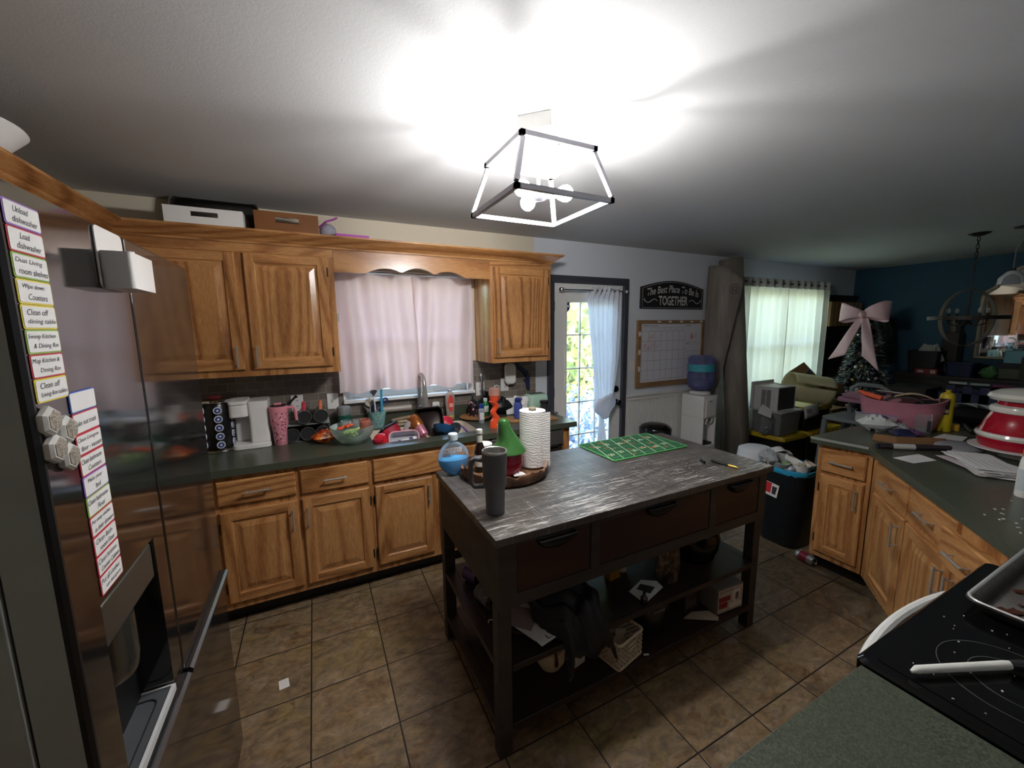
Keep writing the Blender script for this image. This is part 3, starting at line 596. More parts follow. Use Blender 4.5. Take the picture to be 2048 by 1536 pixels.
t = T('spatula', 'black spatula with a pale worn handle lying on the stove', 'spatula', (-.59, -2.868, .928), math.radians(-24)); m = MB(); m.tube([(-.112, 0, .008), (-.1, 0, .012), (.09, 0, .012), (.1, 0, .012)], [.003, .0075, .0085, .0075], 12); m.build('handle', mat('#cfcfc8', .7), t)
m = MB(); m.tube([(.1, 0, .012), (.115, -.008, .016), (.135, -.028, .02)], [.009, .012, .014], 10); m.loft([[(.12, -.045, .014), (.14, -.022, .014), (.14, -.022, .02), (.12, -.045, .02)], [(.155, -.085, .001), (.185, -.06, .001), (.185, -.06, .004), (.155, -.085, .004)]]); m.build('blade', BLACK, t)
solo('teal_bowl', 'teal dish at the frame edge on the stove', 'dish', MB().lathe([(.04, 0), (.046, .01), (.05, .085), (.047, .085), (.043, .012), (.002, .008)], n=36), mat('#6fa7ab', .3), (-.39, -2.995, .9258))
# ------------------------------------------------------------------ island table
t = island = T('island_table', 'weathered dark wood island table with drawers and two open shelves', 'table', (-.43, -1.56, 0)); m = MB(t)
IX0, IX1, IY0, IY1 = -1.21, .322, -1.93, -1.2
m.box(-1.222, -1.94, .884, .358, -1.19, .914); m.build('table_top', ITOP, t, .002)
m = MB(t)
m.box(IX0+.002, IY0+.012, .632, IX0+.022, IY1-.002, .8835).box(IX1-.022, IY0+.012, .632, IX1-.002, IY1-.002, .8835).box(IX0+.022, IY1-.022, .632, IX1-.022, IY1-.002, .8835).box(IX0+.022, IY0+.02, .632, IX1-.022, IY1-.022, .642)
for a in ((IX0+.002, .87, IX1-.002, .8835), (IX0+.002, .632, IX1-.002, .68), (IX0+.002, .68, -1.137, .87), (-.806, .68, -.763, .87), (-.108, .68, -.066, .87), (.262, .68, IX1-.002, .87)): m.box(a[0], IY0, a[1], a[2], IY0+.012, a[3])
m.build('apron', IDARK, t)
CUP = mat('#15171a', .4, .5)
for x0, x1 in ((-1.135, -.808), (-.761, -.11), (-.064, .26)):
    m = MB(t); m.box(x0, IY0+.003, .682, x1, IY0+.4, .868); d = m.build('drawer', IDRAW, t, .002)
    cx = (x0+x1)/2; m = MB(t); w = .082; rows = []
    for j in range(7):
        b = PI/2*j/6; rows.append([(cx+w*math.cos(a)*(1 if j < 6 else 1)*(.35+.65*math.cos(b)) if False else cx+w*math.cos(a), IY0+.002-.028*math.sin(b), .872-.052*math.sin(a)*math.cos(b)) for a in [PI*i/14 for i in range(15)]])
    m.loft(rows, False, False); m.build('cup_pull', CUP, d, solid=.003)
LEGM = mat('#1d1b1b', .5)
for x in (IX0, IX1-.055):
    for y in (IY0+.0125, IY1-.055):
        m = MB(t); m.box(x+.0, y, 0, x+.055, y+.05, .6315); m.build('leg', IDARK, t, .002)
for z in (.365, .115):
    m = MB(t); m.box(IX0+.0555, IY0+.005, z, IX1-.056, IY1-.01, z+.025); m.box(IX0+.002, IY0+.063, z, IX0+.0555, IY1-.056, z+.025).box(IX1-.056, IY0+.063, z, IX1-.002, IY1-.056, z+.025); m.build('shelf', ISHELF, t, .002)
# ------------------------------------------------------------------ ceiling lamp
t = T('ceiling_lamp', 'open frame pewter ceiling lamp with three lit bulbs', 'lamp', (-.91, -1.70, 2.095)); LM = mat('#a3a2a9', .45, .15, .06); LM2 = mat('#7c7b78', .5, .3, .05)
C0 = Vector((0, 0, 0)); m = MB(); s = .064; m.M = Matrix.Rotation(PI/4, 4, 'Z'); m.box(-s, -s, .262, s, s, .3165); m.build('canopy', LM2, t, .003)
m = MB(); m.tube([(0, 0, .262), (0, 0, .06)], .007, 12); m.lathe([(.011, .14), (.011, .19)], n=16); m.build('stem', LM, t)
zt, zb, ht, hb = .186, .0, .15, .195; w = .0085
def sqbar(m, a, b, w): 
    a, b = Vector(a), Vector(b); d = (b-a).normalized(); q = Vector((0, 0, 1)) if abs(d.z) < .9 else Vector((1, 0, 0)); u = d.cross(q).normalized(); v = u.cross(d)
    m.loft([[p+u*i*w+v*j*w for i, j in ((-1, -1), (1, -1), (1, 1), (-1, 1))] for p in (a-d*w, b+d*w)])
for nm, z, h in (('top_frame', zt, ht), ('bottom_frame', zb, hb)):
    m = MB(); c = [(-h, -h, z), (h, -h, z), (h, h, z), (-h, h, z)]
    for i in range(4): sqbar(m, c[i], c[(i+1) % 4], w)
    if nm == 'top_frame': sqbar(m, (0, -h+.01, z), (0, h-.01, z), w)
    m.build(nm, LM, t)
for a, b in ((-1, -1), (1, -1), (1, 1), (-1, 1)): m = MB(); sqbar(m, (a*ht, b*ht, zt-.02), (a*hb, b*hb, zb+.02), w*.9); m.build('post', LM, t)
m = MB(); m.lathe([(.012, .03), (.03, .034), (.033, .05), (.03, .066), (.01, .07)], n=24)
LIT = glow('#f8f7f6', BULB)
for k in range(3):
    a = math.radians(205+120*k); d = Vector((math.cos(a), math.sin(a), 0)); u = Vector((0, 0, .05)); m.tube([u+d*.02, u+d*.06], .017, 14)
    b = MB(); b.tube([u+d*q for q in (.061, .068, .08, .095, .11, .122, .13, .134)], [.012, .014, .022, .029, .030, .024, .014, .003], 16); b.build('bulb', LIT, t)
m.build('socket_hub', LM, t)
# ------------------------------------------------------------------ things on the window worktop
Z = .9145
def cyl(r0, r1, h, z=0, n=28, lip=0): return [(max(r0-.003, .001), z), (r0, z+.003), (r1, z+h-.002), (max(r1-.002, .001), z+h)]
def cup_open(r0, r1, h, th=.003, z=0): return [(.001, z), (r0-.003, z), (r0, z+.003), (r1, z+h), (r1-th, z+h), (r0-th, z+.008), (.001, z+.008)]
# coffee pod carousel
t = T('pod_carousel', 'black coffee pod carousel with chrome rims beside the white coffee maker', 'carousel', (-2.29, -.2, Z)); m = MB()
m.lathe([(.075, 0), (.085, .004), (.085, .016), (.078, .022), (.012, .022), (.012, .3), (.08, .3), (.082, .304), (.082, .318), (.075, .322), (.002, .322)]); m.build('stand', CHROME, t)
m = MB(); m.lathe([(.066, .023), (.07, .03), (.07, .292), (.066, .298)], n=12); m.build('rack', mat('#111113', .3), t)
PODW = mat('#cfd3df', .4); PODB = mat('#27346f', .4)
for a in range(5):
    for k in range(5):
        an = -PI/2+.25+2*PI*a/5; z = .05+.052*k; d = Vector((math.cos(an), math.sin(an), 0))
        m = MB(); m.tube([d*.0705+Vector((0, 0, z)), d*.079+Vector((0, 0, z))], .0215, 16)
        p_ = tag(m.build('coffee_pod', PODW, None), 'white rimmed coffee pod in the black carousel', 'pod', 'pods in the carousel'); p_.location = t.location
        m = MB(); m.tube([d*.0791+Vector((0, 0, z)), d*.0802+Vector((0, 0, z))], .016, 14); m.build('pod_lid', PODB, p_)
        m = MB(); m.tube([d*.0803+Vector((0, 0, z)), d*.0808+Vector((0, 0, z))], .007, 8); m.build('lid_mark', PODW, p_)
m = MB(); m.lathe([(.002, 0), (.028, .002), (.03, .008), (.022, .012), (.002, .012)], n=20, sx=1.3); solo('red_packet', 'small red packet on top of the pod carousel', 'packet', m, mat('#7c1f2a', .5), (-2.3, -.18, Z+.3225))
# coffee maker
t = T('coffee_maker', 'slim white single cup coffee maker', 'coffee maker', (-2.115, -.16, Z)); m = MB()
m.prism(rrect(-.012, -.08, .095, .12, .02), .0302, .29); m.prism(rrect(-.1, .01, -.0121, .115, .015), .0302, .2755); m.build('tower', WHITEG, t, .004)
m = MB(); m.prism(rrect(-.105, -.105, .097, .12, .03), 0, .03); m.build('base', WHITEG, t, .003)
m = MB(); m.prism(rrect(-.11, -.1, -.0125, .0098, .03), .2, .275); m.build('brew_head', WHITEG, t, .006)
m = MB(); m.prism(rrect(-.112, -.102, -.012, .1, .03), .2765, .3); m.build('lid', WHITE, t, .004)
# pink patterned tumbler
def spots(name, c1, c2, scale, c3=None):
    t = NT(name); v = t.n('TexVoronoi', i_Scale=scale); t.l(t.co(), v.inputs['Vector']); k = t.ramp(v.outputs['Distance'], [(.26, 1.0), (.33, 0.0)]); a = t.mix(k, c1, c2)
    if c3: v2 = t.n('TexVoronoi', i_Scale=scale*.7); t.l(t.co((1, 1, 1), (.3, .2, .1)), v2.inputs['Vector']); a = t.mix(t.ramp(v2.outputs['Distance'], [(.2, 1.0), (.27, 0.0)]), a, c3)
    t.l(a, t.b.inputs['Base Color']); t.set(Roughness=.4); return t.m
PINKP = spots('pink_floral_print', '#d58a98', '#7a2f46', 55, '#e9b9b4'); PINK = mat('#dc8d98', .4)
t = T('tumbler', 'pink floral tumbler with handle and straw lid on the worktop', 'tumbler', (-1.965, -.235, Z)); m = MB(); m.lathe([(.034, 0), (.037, .004), (.041, .1), (.05, .14), (.052, .235), (.05, .24)]); m.build('cup', PINKP, t)
m = MB(); m.lathe([(.052, .218), (.0535, .22), (.0535, .247), (.05, .25)]); bd = m.build('rim_band', PINK, t); m = MB(); m.lathe([(.047, .2405), (.047, .256), (.04, .258), (.002, .258)]); ld = m.build('lid', mat('#3a2a2d', .2), t)
m = MB(); m.box(-.022, -.012, .2585, .02, .012, .27); m.build('flip_tab', PINK, ld, .003)
m = MB(); m.tube([(.05, -.004, .235), (.085, -.006, .237), (.094, -.006, .22), (.098, -.006, .15)], [.011, .011, .011, .009], 10); m.build('handle', PINK, t)
# clear rack with cups lying in it
t = T('cup_rack', 'clear plastic rack holding cups on their sides beside the pink tumbler', 'rack', (-1.81, -.14, Z)); m = MB()
for k in range(3):
    x = -.09+.09*k; m.sheet(lambda u, v, x=x: (x+.047*math.cos(PI+PI*u), -.09+.18*v, .05+.047*math.sin(PI+PI*u)), 12, 2)
m.box(-.135, -.09, 0, .135, .09, .003); m.box(-.135, -.09, .108, .135, .09, .111).box(-.135, -.09, .0035, -.132, .09, .1075).box(.132, -.09, .0035, .135, .09, .1075); m.build('cradle', CLEAR, t, solid=.003)
def lying_cup(x, z, col, lab, hl):
    t = T('insulated_cup', lab, 'cup', (x, -.14, z)); M = Matrix.Rotation(PI/2, 4, 'X'); m = MB(); m.M = M
    m.lathe([(.001, -.09), (.032, -.09), (.036, -.085), (.043, .09), (.044, .1)], n=28); m.build('cup', mat('#4a4b4d', .25, .6), t)
    m = MB(); m.M = M; m.lathe([(.044, .1), (.044, .106), (.0405, .106), (.039, .06), (.036, -.05), (.001, -.05)], n=28, cap=False); m.build('inside', mat('#8a8a88', .3, .8), t)
    if hl: m = MB(); m.tube([(0, -.085, .043), (0, -.085, .075), (0, -.06, .085), (0, 0, .08), (0, .0, .045)], .012, 10); m.build('handle', mat(col, .4), t)
lying_cup(-1.823, Z+.162, '#c23b4c', 'grey steel cup with a red handle lying in the clear rack', 1); lying_cup(-1.724, Z+.162, '#e07d58', 'grey steel cup with an orange handle lying in the clear rack', 1)
for x, l in ((-1.9, 'nearest the pink tumbler'), (-1.81, 'under the red handled cup'), (-1.72, 'nearest the snack bag')): lying_cup(x, Z+.05, '#222222', 'dark handleless cup in the lower tier of the clear rack, '+l, 0)
solo('black_ladle', 'black spoon handle sticking up behind the pink tumbler', 'spoon', MB().tube([(-.06, 0, .0), (-.02, 0, .06), (.06, .03, .14), (.075, .03, .15)], [.012, .006, .007, .011], 8), BLACK, (-1.935, -.13, Z+.135))
# snack bag
def pillow(m, w, d, h, seed=0, n=14, crumple=.15):
    rd = random.Random(seed); rs = [[rd.uniform(-1, 1) for _ in range(n+1)] for _ in range(n+1)]
    for sgn in (1, -1):
        def fn(u, v, sgn=sgn):
            e = (math.sin(PI*u)*math.sin(PI*v))**.6; q = rs[int(v*n)][int(u*n)]*crumple*e
            return ((u-.5)*w*(1+.06*math.sin(v*9)), (v-.5)*d*(1+.05*math.sin(u*8+seed)), h/2+sgn*h/2*e*(1+q))
        m.sheet(fn, n, n)
    return m
t = NT('orange_snack_print'); v = t.noise(t.co(), 34, 4, .6, 1); t.l(t.ramp(v, [(.3, '#6d1c12'), (.42, '#b8431c'), (.55, '#d07d2c'), (.66, '#b7a83c'), (.75, '#d9c9a0')], 'CONSTANT'), t.b.inputs['Base Color']); t.set(Roughness=.25); SNACK = t.m
solo('snack_bag', 'crumpled orange and red snack bag against the glass bowl', 'bag', pillow(MB(), .15, .11, .075, 3, crumple=.5), SNACK, (-1.712, -.32, Z+.001), .3)
# green lidded jar
t = T('food_jar', 'green food jar with a grey lid below the light switch', 'jar', (-1.578, -.12, Z)); MB().lathe(cyl(.041, .043, .13)).build('body', mat('#1d5a48', .3), t); MB().lathe([(.043, .1305), (.044, .135), (.044, .182), (.04, .188), (.002, .188)]).build('lid', mat('#7d8180', .5), t)
# glass bowl with vegetables
t = T('glass_bowl', 'large clear glass bowl of vegetables at the worktop edge', 'bowl', (-1.545, -.415, Z)); m = MB()
m.lathe([(.05, .0), (.06, .002), (.1, .03), (.128, .075), (.136, .115), (.132, .115), (.124, .077), (.097, .034), (.058, .006), (.001, .005)], n=48); m.build('bowl', glassy('#e9f2ee', .88, .05), t)
rd = random.Random(9)
CEL = mat('#a9c46a', .4); TOM = mat('#d9552f', .35)
for k in range(9):
    a = rd.uniform(0, PI); cx, cy = rd.uniform(-.05, .03), rd.uniform(-.05, .04); z = .045+.005*k; d = Vector((math.cos(a), math.sin(a), rd.uniform(-.1, .2)))*.045
    solo('celery_stick', 'pale green vegetable stick in the glass bowl', 'vegetable', MB().tube([-d, -d*.3+Vector((0, 0, .004)), d*.4, d], [.006, .009, .009, .006], 8), CEL, (-1.55+cx, -.42+cy, Z+z), 0, 'vegetable sticks in the glass bowl')
for k in range(4): solo('carrot_piece', 'orange vegetable piece on the sticks in the glass bowl', 'vegetable', MB().ball((0, 0, 0), (.022, .014, .011)), TOM, (-1.62+.02*k, -.4+.015*(k % 2), Z+.098+.004*k), k, 'orange vegetable pieces in the glass bowl')
for k, (x, y, rr, hh, lab, cl) in enumerate(((-1.515, -.36, .03, .075, 'empty clear glass jar with a rim standing in the glass bowl', CLEAR), (-1.58, -.34, .036, .07, 'clear jar lying at the back of the glass bowl', CLEAR), (-1.47, -.365, .04, .075, 'pink tinted glass with dark bands in the glass bowl', glassy('#e79b86', .6, .1)))):
    m = MB(); m.lathe([(.001, 0), (rr-.004, 0), (rr, .006), (rr, hh*.8), (rr*.9, hh*.86), (rr*.92, hh), (rr*.86, hh), (rr*.84, hh*.86), (rr-.003, hh*.78), (rr-.004, .006)], n=24); solo('glass_jar', lab, 'jar', m, cl, (x, y, Z+.062))
solo('red_disc', 'small round red lid behind the rim of the glass bowl', 'lid', MB().lathe([(.03, 0), (.033, .004), (.033, .02), (.028, .024), (.002, .024)], n=24), RED, (-1.405, -.49, Z+.0))
# utensil pot
t = NT('teal_dotted_glaze'); v = t.n('TexChecker', i_Scale=44); t.l(t.co((1, 1, 1), (0, 0, 0), (.78, 0, .78)), v.inputs[0]); v.inputs[1].default_value = lin('#7fb9b6'); v.inputs[2].default_value = lin('#a8cfca'); t.l(v.outputs[0], t.b.inputs['Base Color']); t.set(Roughness=.35); TEALP = t.m
t = T('utensil_pot', 'teal patterned pot full of dish brushes beside the sink', 'pot', (-1.352, -.075, Z)); MB().lathe([(.001, 0), (.044, 0), (.048, .004), (.069, .122), (.071, .126), (.066, .126), (.045, .012), (.001, .012)], n=36).build('pot', TEALP, t)
px_, py_ = -1.352, -.075
t = T('dish_brush', 'light blue brush standing tallest in the teal pot', 'brush', (px_+.03, py_-.01, Z+.013)); MB().tube([(0, 0, 0), (.012, 0, .3)], .0085, 10).build('handle', mat('#3fa5c4', .4), t); m = MB(); m.prism(rrect(-.018, -.012, .018, .012, .006), .3, .375); q = m.build('head', mat('#2e93b5', .6), t, .004); q.location = (.013, 0, 0)
t = T('dish_brush', 'round headed brush with grey bristles in the teal pot', 'brush', (px_+.0, py_+.015, Z+.013)); MB().tube([(0, 0, 0), (-.012, 0, .22)], .006, 8).build('handle', WHITE, t); m = MB(); rd = random.Random(1)
for i in range(150):
    a, b = rd.uniform(0, 2*PI), rd.uniform(0, .9); d = Vector((math.cos(a)*b, math.sin(a)*b, .9)).normalized()*.04; m.tube([Vector((-.012, 0, .22)), Vector((-.012, 0, .23))+d], .0012, 3, cap=False)
m.build("bristle", mat("#66645f", .8), t)
t = T('dish_wand', 'fluffy white dish mop in the teal pot', 'mop', (px_-.035, py_-.02, Z+.013)); MB().tube([(0, 0, 0), (-.01, 0, .15)], .006, 8).build('handle', WHITE, t); m = MB(); rd = random.Random(4)
for i in range(170):
    a, b = rd.uniform(0, 2*PI), rd.uniform(-1, 1); r_ = (1-b*b)**.5; d = Vector((math.cos(a)*r_, math.sin(a)*r_, b))*.036; c0 = Vector((-.012, 0, .185)); m.tube([c0, c0+d*.7, c0+d], [.002, .0025, .001], 3, cap=False)
m.build('mop_head', mat('#d9d2c2', .9), t)
t = T('knife', 'navy handled knife leaning in the teal pot', 'knife', (px_-.03, py_-.03, Z+.02)); MB().tube([(.01, 0, .0), (-.0, -.005, .1), (-.002, -.006, .19)], [.004, .012, .011], 8).build('handle', mat('#1d2238', .4), t)
t = T('scissors', 'blue handled scissors in the teal pot', 'scissors', (px_+.035, py_+.01, Z+.015)); m = MB()
for s in (-1, 1): m.tube([(.012*s+.02*s*0+.018*math.cos(a)+.01*s+.01, .0, .155+.024*s+.02*math.sin(a)) for a in [2*PI*i/16 for i in range(16)]], .006, 6, True)
m.build('handle', mat('#26406e', .4), t); MB().tube([(0, 0, 0), (.01, 0, .14)], .006, 6).build('blade', CHROME, t)
solo('rubber_spatula', 'clear plastic stirrer leaning out of the teal pot towards the switch', 'stirrer', MB().tube([(.03, 0, .02), (-.08, .005, .165)], .008, 8), glassy('#e3dcdc', .5, .3), (px_, py_, Z+.0))
solo('paper_roll', 'rolled clear wrap lying along the window sill tiles', 'roll', MB().tube([(-.16, 0, 0), (.16, 0, .0)], .022, 18), glassy('#d5cbc2', .5, .2), (-1.25, -.045, Z+.023+.1))
# sponge dish, things around the sink
t = T('sponge_tray', 'speckled cream tray of scrubbers by the tap', 'tray', (-1.17, -.075, Z)); SP = spots('speckled_cream', '#b7a78d', '#7d6a50', 120)
m = MB()
for z in (.0, .022): m.prism([(.088*math.cos(a)*(1+.12*math.cos(a)), .04*math.sin(a)) for a in [2*PI*i/28 for i in range(28)]], z, z+.018)
m.build('tray', SP, t, .004); m = MB(); m.M = Matrix.Rotation(-.1, 4, 'Y'); m.prism([(.08*math.cos(a), .032*math.sin(a)) for a in [2*PI*i/28 for i in range(28)]], .045, .055); m.build('pad', mat('#a48e72', .9), t, .003)
def sink_dish(name, lab, cat, m, mt, loc, rot=(0, 0, 0), **k):
    o = m.build(name, mt, None, **k); o.location = loc; o.rotation_euler = rot; return tag(o, lab, cat)
t = T('casserole', 'red casserole dish with a black rim tilted in the sink', 'dish', (-1.315, -.31, .775)); t.rotation_euler = Vector((-.62, .42, .66)).to_track_quat('Z', 'X').to_euler()
m = MB(); m.loft([[(a, b, z) for a, b in rrect(-.075-i, -.1-i, .075+i, .1+i, .03)] for z, i in ((0, 0), (.06, .012))], True, True); m.build('body', RED, t, .004); m = MB(); m.prism(rrect(-.1, -.125, .1, .125, .035), .061, .075); m.build('lid', BLACK, t, .003)
t.location = (-1.3, -.3, .865)
sink_dish('red_cup', 'red plastic cup upside down at the front of the sink', 'cup', MB().lathe([(.05, 0), (.047, .04), (.036, .09), (.015, .105), (.002, .107)]), mat('#c0202c', .3), (-1.37, -.455, .86), (.1, -.25, 0))
t = T('food_container', 'clear plastic container with a pink rim standing in the sink', 'container', (-1.235, -.45, .88)); t.rotation_euler = (1.05, 0, -.12)
m = MB(); m.loft([[(a, b, z) for a, b in rrect(-.09-i, -.055-i, .09+i, .055+i, .03)] for z, i in ((0, -.008), (.06, .0))], True, False); m.add([(a, b, 0) for a, b in rrect(-.082, -.047, .082, .047, .03)], [list(range(24))]); m.build('tub', glassy('#cfcfdc', .5, .25), t)
m = MB(); m.tube([(a, b, .06) for a, b in rrect(-.095, -.06, .095, .06, .032)], .006, 8, True); m.build('rim', mat('#c4929f', .4), t)
t = T('spray_can', 'white and navy packet in the clear sink container', 'packet', (-1.2, -.472, .888)); t.rotation_euler = (0, 0, .15); m = MB(); m.tube([(-.06, 0, 0), (.055, 0, .012)], .019, 14); m.build('body', PAPER, t); m = MB(); m.tube([(-.075, 0, -.002), (-.061, 0, -.0001)], .0195, 14); m.tube([(-.005, 0, .0055), (.02, 0, .0083)], .0195, 14); m.build('band', mat('#262f63', .4), t)
sink_dish('spotted_cup', 'white cup with dark hoof prints tilted in the sink', 'cup', MB().lathe(cup_open(.032, .04, .11), n=28), spots('cow_print', '#d9d5d2', '#2d2228', 38), (-1.19, -.285, .895), (.35, .5, 0))
t = T('tumbler', 'copper topped pink tumbler lying in the sink', 'tumbler', (-1.09, -.44, .905)); t.rotation_euler = (-.95, -.45, 0); MB().lathe([(.001, 0), (.026, 0), (.029, .004), (.036, .075), (.037, .078)]).build('cup', mat('#d08a9c', .25, .5), t); MB().lathe([(.037, .0785), (.045, .09), (.049, .17), (.047, .176), (.044, .176), (.04, .1), (.002, .09)]).build('upper', mat('#b5703c', .25, .7), t)
t = T('baking_pan', 'dark baking pan propped on edge in the sink', 'pan', (-1.0, -.34, .80)); Zl = Vector((-.55, -.8, .12)).normalized(); Xl = Vector((-.16, .0, 1)); Xl = (Xl-Zl*Xl.dot(Zl)).normalized(); t.rotation_euler = Matrix((Xl, Zl.cross(Xl), Zl)).transposed().to_euler(); m = tray(-.0, -.09, .26, .09, 0, .045, .012, .02); m.build('pan', mat('#3d3532', .35, .5), t, solid=.003)
sink_dish('red_bowl', 'round red lid leaning behind the blue bowl in the sink', 'lid', MB().ball((0, 0, 0), (.06, .06, .03), 28, 10), mat('#c41f36', .3), (-.875, -.24, .925), (1.0, .1, 0))
sink_dish('pink_container', 'translucent pink container under the round red lid', 'container', MB().loft([[(a, b, z) for a, b in rrect(-.06-i, -.04-i, .06+i, .04+i, .02)] for z, i in ((0, 0), (.05, .008))]), glassy('#d97f8d', .35, .3), (-.895, -.305, .875), (.3, .2, .3))
sink_dish('blue_bowl', 'dark blue bowl tipped up at the front of the sink', 'bowl', MB().lathe([(.001, 0), (.04, 0), (.06, .015), (.078, .05), (.075, .05), (.057, .018), (.001, .006)], n=36), mat('#1f4f78', .25), (-.95, -.40, .89), Vector((.35, .45, .82)).to_track_quat('Z', 'X').to_euler())
sink_dish('grey_bowl', 'shallow dark grey bowl leaning beside the blue bowl', 'bowl', MB().lathe([(.001, 0), (.035, 0), (.066, .025), (.063, .027), (.033, .005), (.001, .005)], n=32), mat('#3b3f44', .25), (-.86, -.40, .893), (.35, -.7, 0))
sink_dish('scraper', 'purple scraper on the sloping side of the sink', 'scraper', MB().prism(rrect(-.016, -.05, .016, .05, .012), 0, .008), mat('#59348f', .4), (-.765, -.34, .885), (.35, .55, .35), bev=.003)
# sign, bottles by the window
t = T('soap_sign', 'small white sign with a message behind the sink', 'sign', (-.885, -.05, Z)); t.rotation_euler = (-.12, 0, .0); m = MB(); m.prism(rrect(-.035, 0, .022, .145, .01), 0, .012, ax='y').prism(rrect(-.04, 0, .042, .085, .006), -.013, -.001, ax='y'); m.build('board', WHITE, t)
writing('lettering', 'SOAP,', INK, t, (-.006, -.0006, .112), .05, .017); writing('lettering', 'HONOR', INK, t, (.001, -.0136, .048), .072, .017)
solo('sign_block', 'small white block printed with letters leaning by the sink sign', 'block', MB().box(-.02, 0, 0, .02, .008, .03), WHITE, (-.79, -.03, Z)) if False else None
t = T('spray_bottle', 'clear soap bottle with a pink and red label behind the sink', 'bottle', (-.79, -.085, Z)); m = MB(); m.lathe([(.001, 0), (.028, 0), (.032, .008), (.031, .06), (.04, .15), (.038, .19), (.03, .215), (.016, .225), (.016, .24), (.002, .241)], n=28, sy=.6); m.build('bottle', glassy('#e7d9cf', .6, .1), t)
m = MB(); m.sheet(lambda u, v: ((.029+.01*v)*1.0*(u-.5)*1.3*(math.sin(PI*(.1+.85*v))**.5), -.0255+.01*abs(u-.5), .07+.13*v), 8, 10); lb = m.build('label', mat('#d8483f', .4), t)
m = MB(); m.sheet(lambda u, v: ((u-.5)*.03, -.0275, .105+.03*v), 2, 2); m.build('label_flash', mat('#e8b3a6', .4), lb); m = MB(); m.box(-.018, -.0275, .022, .018, -.022, .034); m.build('price_tag', mat('#d9c43a', .5), t)
t = T('soap_dispenser', 'black soap pump bottle with pink flowers', 'bottle', (-.615, -.13, Z+.0185)); FLOR = spots('black_floral', '#17141b', '#d2798a', 42, '#e9b9a9'); MB().lathe([(.001, 0), (.034, 0), (.037, .005), (.037, .1), (.03, .115), (.016, .122)]).build('bottle', FLOR, t); m = MB(); m.lathe([(.017, .1205), (.017, .135), (.006, .138), (.006, .16), (.013, .162), (.013, .175), (.002, .176)], n=16); m.tube([(0, 0, .168), (-.008, -.04, .168)], .006, 8); m.build('pump', mat('#1e2530', .4), t)
WOODL = stretchy('turned_pale_wood', [(.3, '#7a4f2c'), (.55, '#a87848'), (.75, '#c79a66')], 14, 4, (1, 6, 1), .4)
t = T('lazy_susan', 'round wooden turntable under the soap bottles', 'turntable', (-.60, -.15, Z)); MB().lathe([(.07, 0), (.1, .004), (.125, .012), (.127, .018), (.12, .018), (.001, .0175)], n=48).build('board', WOODL, t)
solo('green_bottle', 'green dish soap bottle with a white cap and label', 'bottle', MB().lathe([(.001, 0), (.025, 0), (.027, .004), (.027, .09), (.014, .115)]), mat('#1c7a44', .25), (-.515, -.16, Z+.019))
o = bpy.data.objects['green_bottle']; MB().lathe([(.015, .1152), (.016, .118), (.016, .14), (.002, .142)], n=20).build('cap', WHITE, o); m = MB(); m.sheet(lambda u, v: (.0274*math.cos(-PI*.75+PI*.5*u), .0274*math.sin(-PI*.75+PI*.5*u), .03+.05*v), 8, 1); m.build('label', mat('#dfe6df', .5), o)
solo('dark_bottle', 'dark green bottle at the back of the wooden turntable', 'bottle', MB().lathe([(.001, 0), (.032, 0), (.034, .004), (.034, .11), (.03, .12), (.002, .121)]), mat('#1c2a24', .3), (-.555, -.075, Z+.019))
t = T('small_bottle', 'clear sanitizer bottle with a blue cap at the worktop edge', 'bottle', (-.62, -.33, Z)); MB().lathe([(.001, 0), (.02, 0), (.022, .003), (.022, .105), (.012, .118)]).build('bottle', glassy('#dfe6ee', .6, .1), t); MB().lathe([(.0175, .1182), (.018, .12), (.018, .148), (.002, .15)], n=20).build('cap', mat('#24378f', .35), t); m = MB(); m.sheet(lambda u, v: (.0226*math.cos(-PI*.8+PI*.6*u), .0226*math.sin(-PI*.8+PI*.6*u), .03+.055*v), 8, 1); m.build('label', PAPER, t)
t = T('can_opener', 'black and chrome appliance behind the orange bottle', 'appliance', (-.445, -.075, Z)); MB().prism(rrect(-.035, -.03, .035, .03, .012), 0, .2).build('body', BLACKG, t, .004); MB().prism(rrect(-.037, -.032, .037, .032, .012), .2005, .215).build('top', CHROME, t, .004)
# wavy orange bottle
t = T('slush_bottle', 'tall wavy orange novelty drink bottle with a clear lid', 'bottle', (-.585, -.5, Z)); m = MB(); rings = []
for i in range(49):
    z = .235*i/48; r = .029+.009*max(0, 1-z/.09)+.009*max(0, (z-.17)/.065)-.006*math.sin(PI*min(1, max(0, (z-.02)/.2)))**2; ox = .011*math.sin((z-.05)*2*PI/.085)*(1 if .05 < z < .2 else 0)
    rings.append([(ox+r*math.cos(2*PI*j/28), r*math.sin(2*PI*j/28), z) for j in range(28)])
m.loft(rings); m.build('bottle', mat('#e2502a', .12, var=.05), t)
m = MB(); m.lathe([(.037, .2355), (.041, .24), (.042, .27), (.036, .29), (.022, .297), (.002, .298)]); m.build('lid', glassy('#f3c9bb', .72, .1), t)
m = MB(); m.tube([(.0, 0, .296), (.015, 0, .312), (.035, 0, .305), (.043, 0, .28), (.042, 0, .25)], .004, 8); m.build('loop_strap', CLEARW, t)
solo('black_pouch', 'black soft pouch on the worktop under the air freshener', 'pouch', pillow(MB(), .15, .12, .0001+.14, 5, crumple=.25), BLACK, (-.345, -.115, Z+.001))
o = solo('cutting_board', 'pale wooden cutting board near the end of the worktop', 'board', MB().prism([(-.48, -.29), (-.425, -.435), (-.05, -.53), (-.02, -.285)], Z, Z+.016), WOODL, bev=.003)
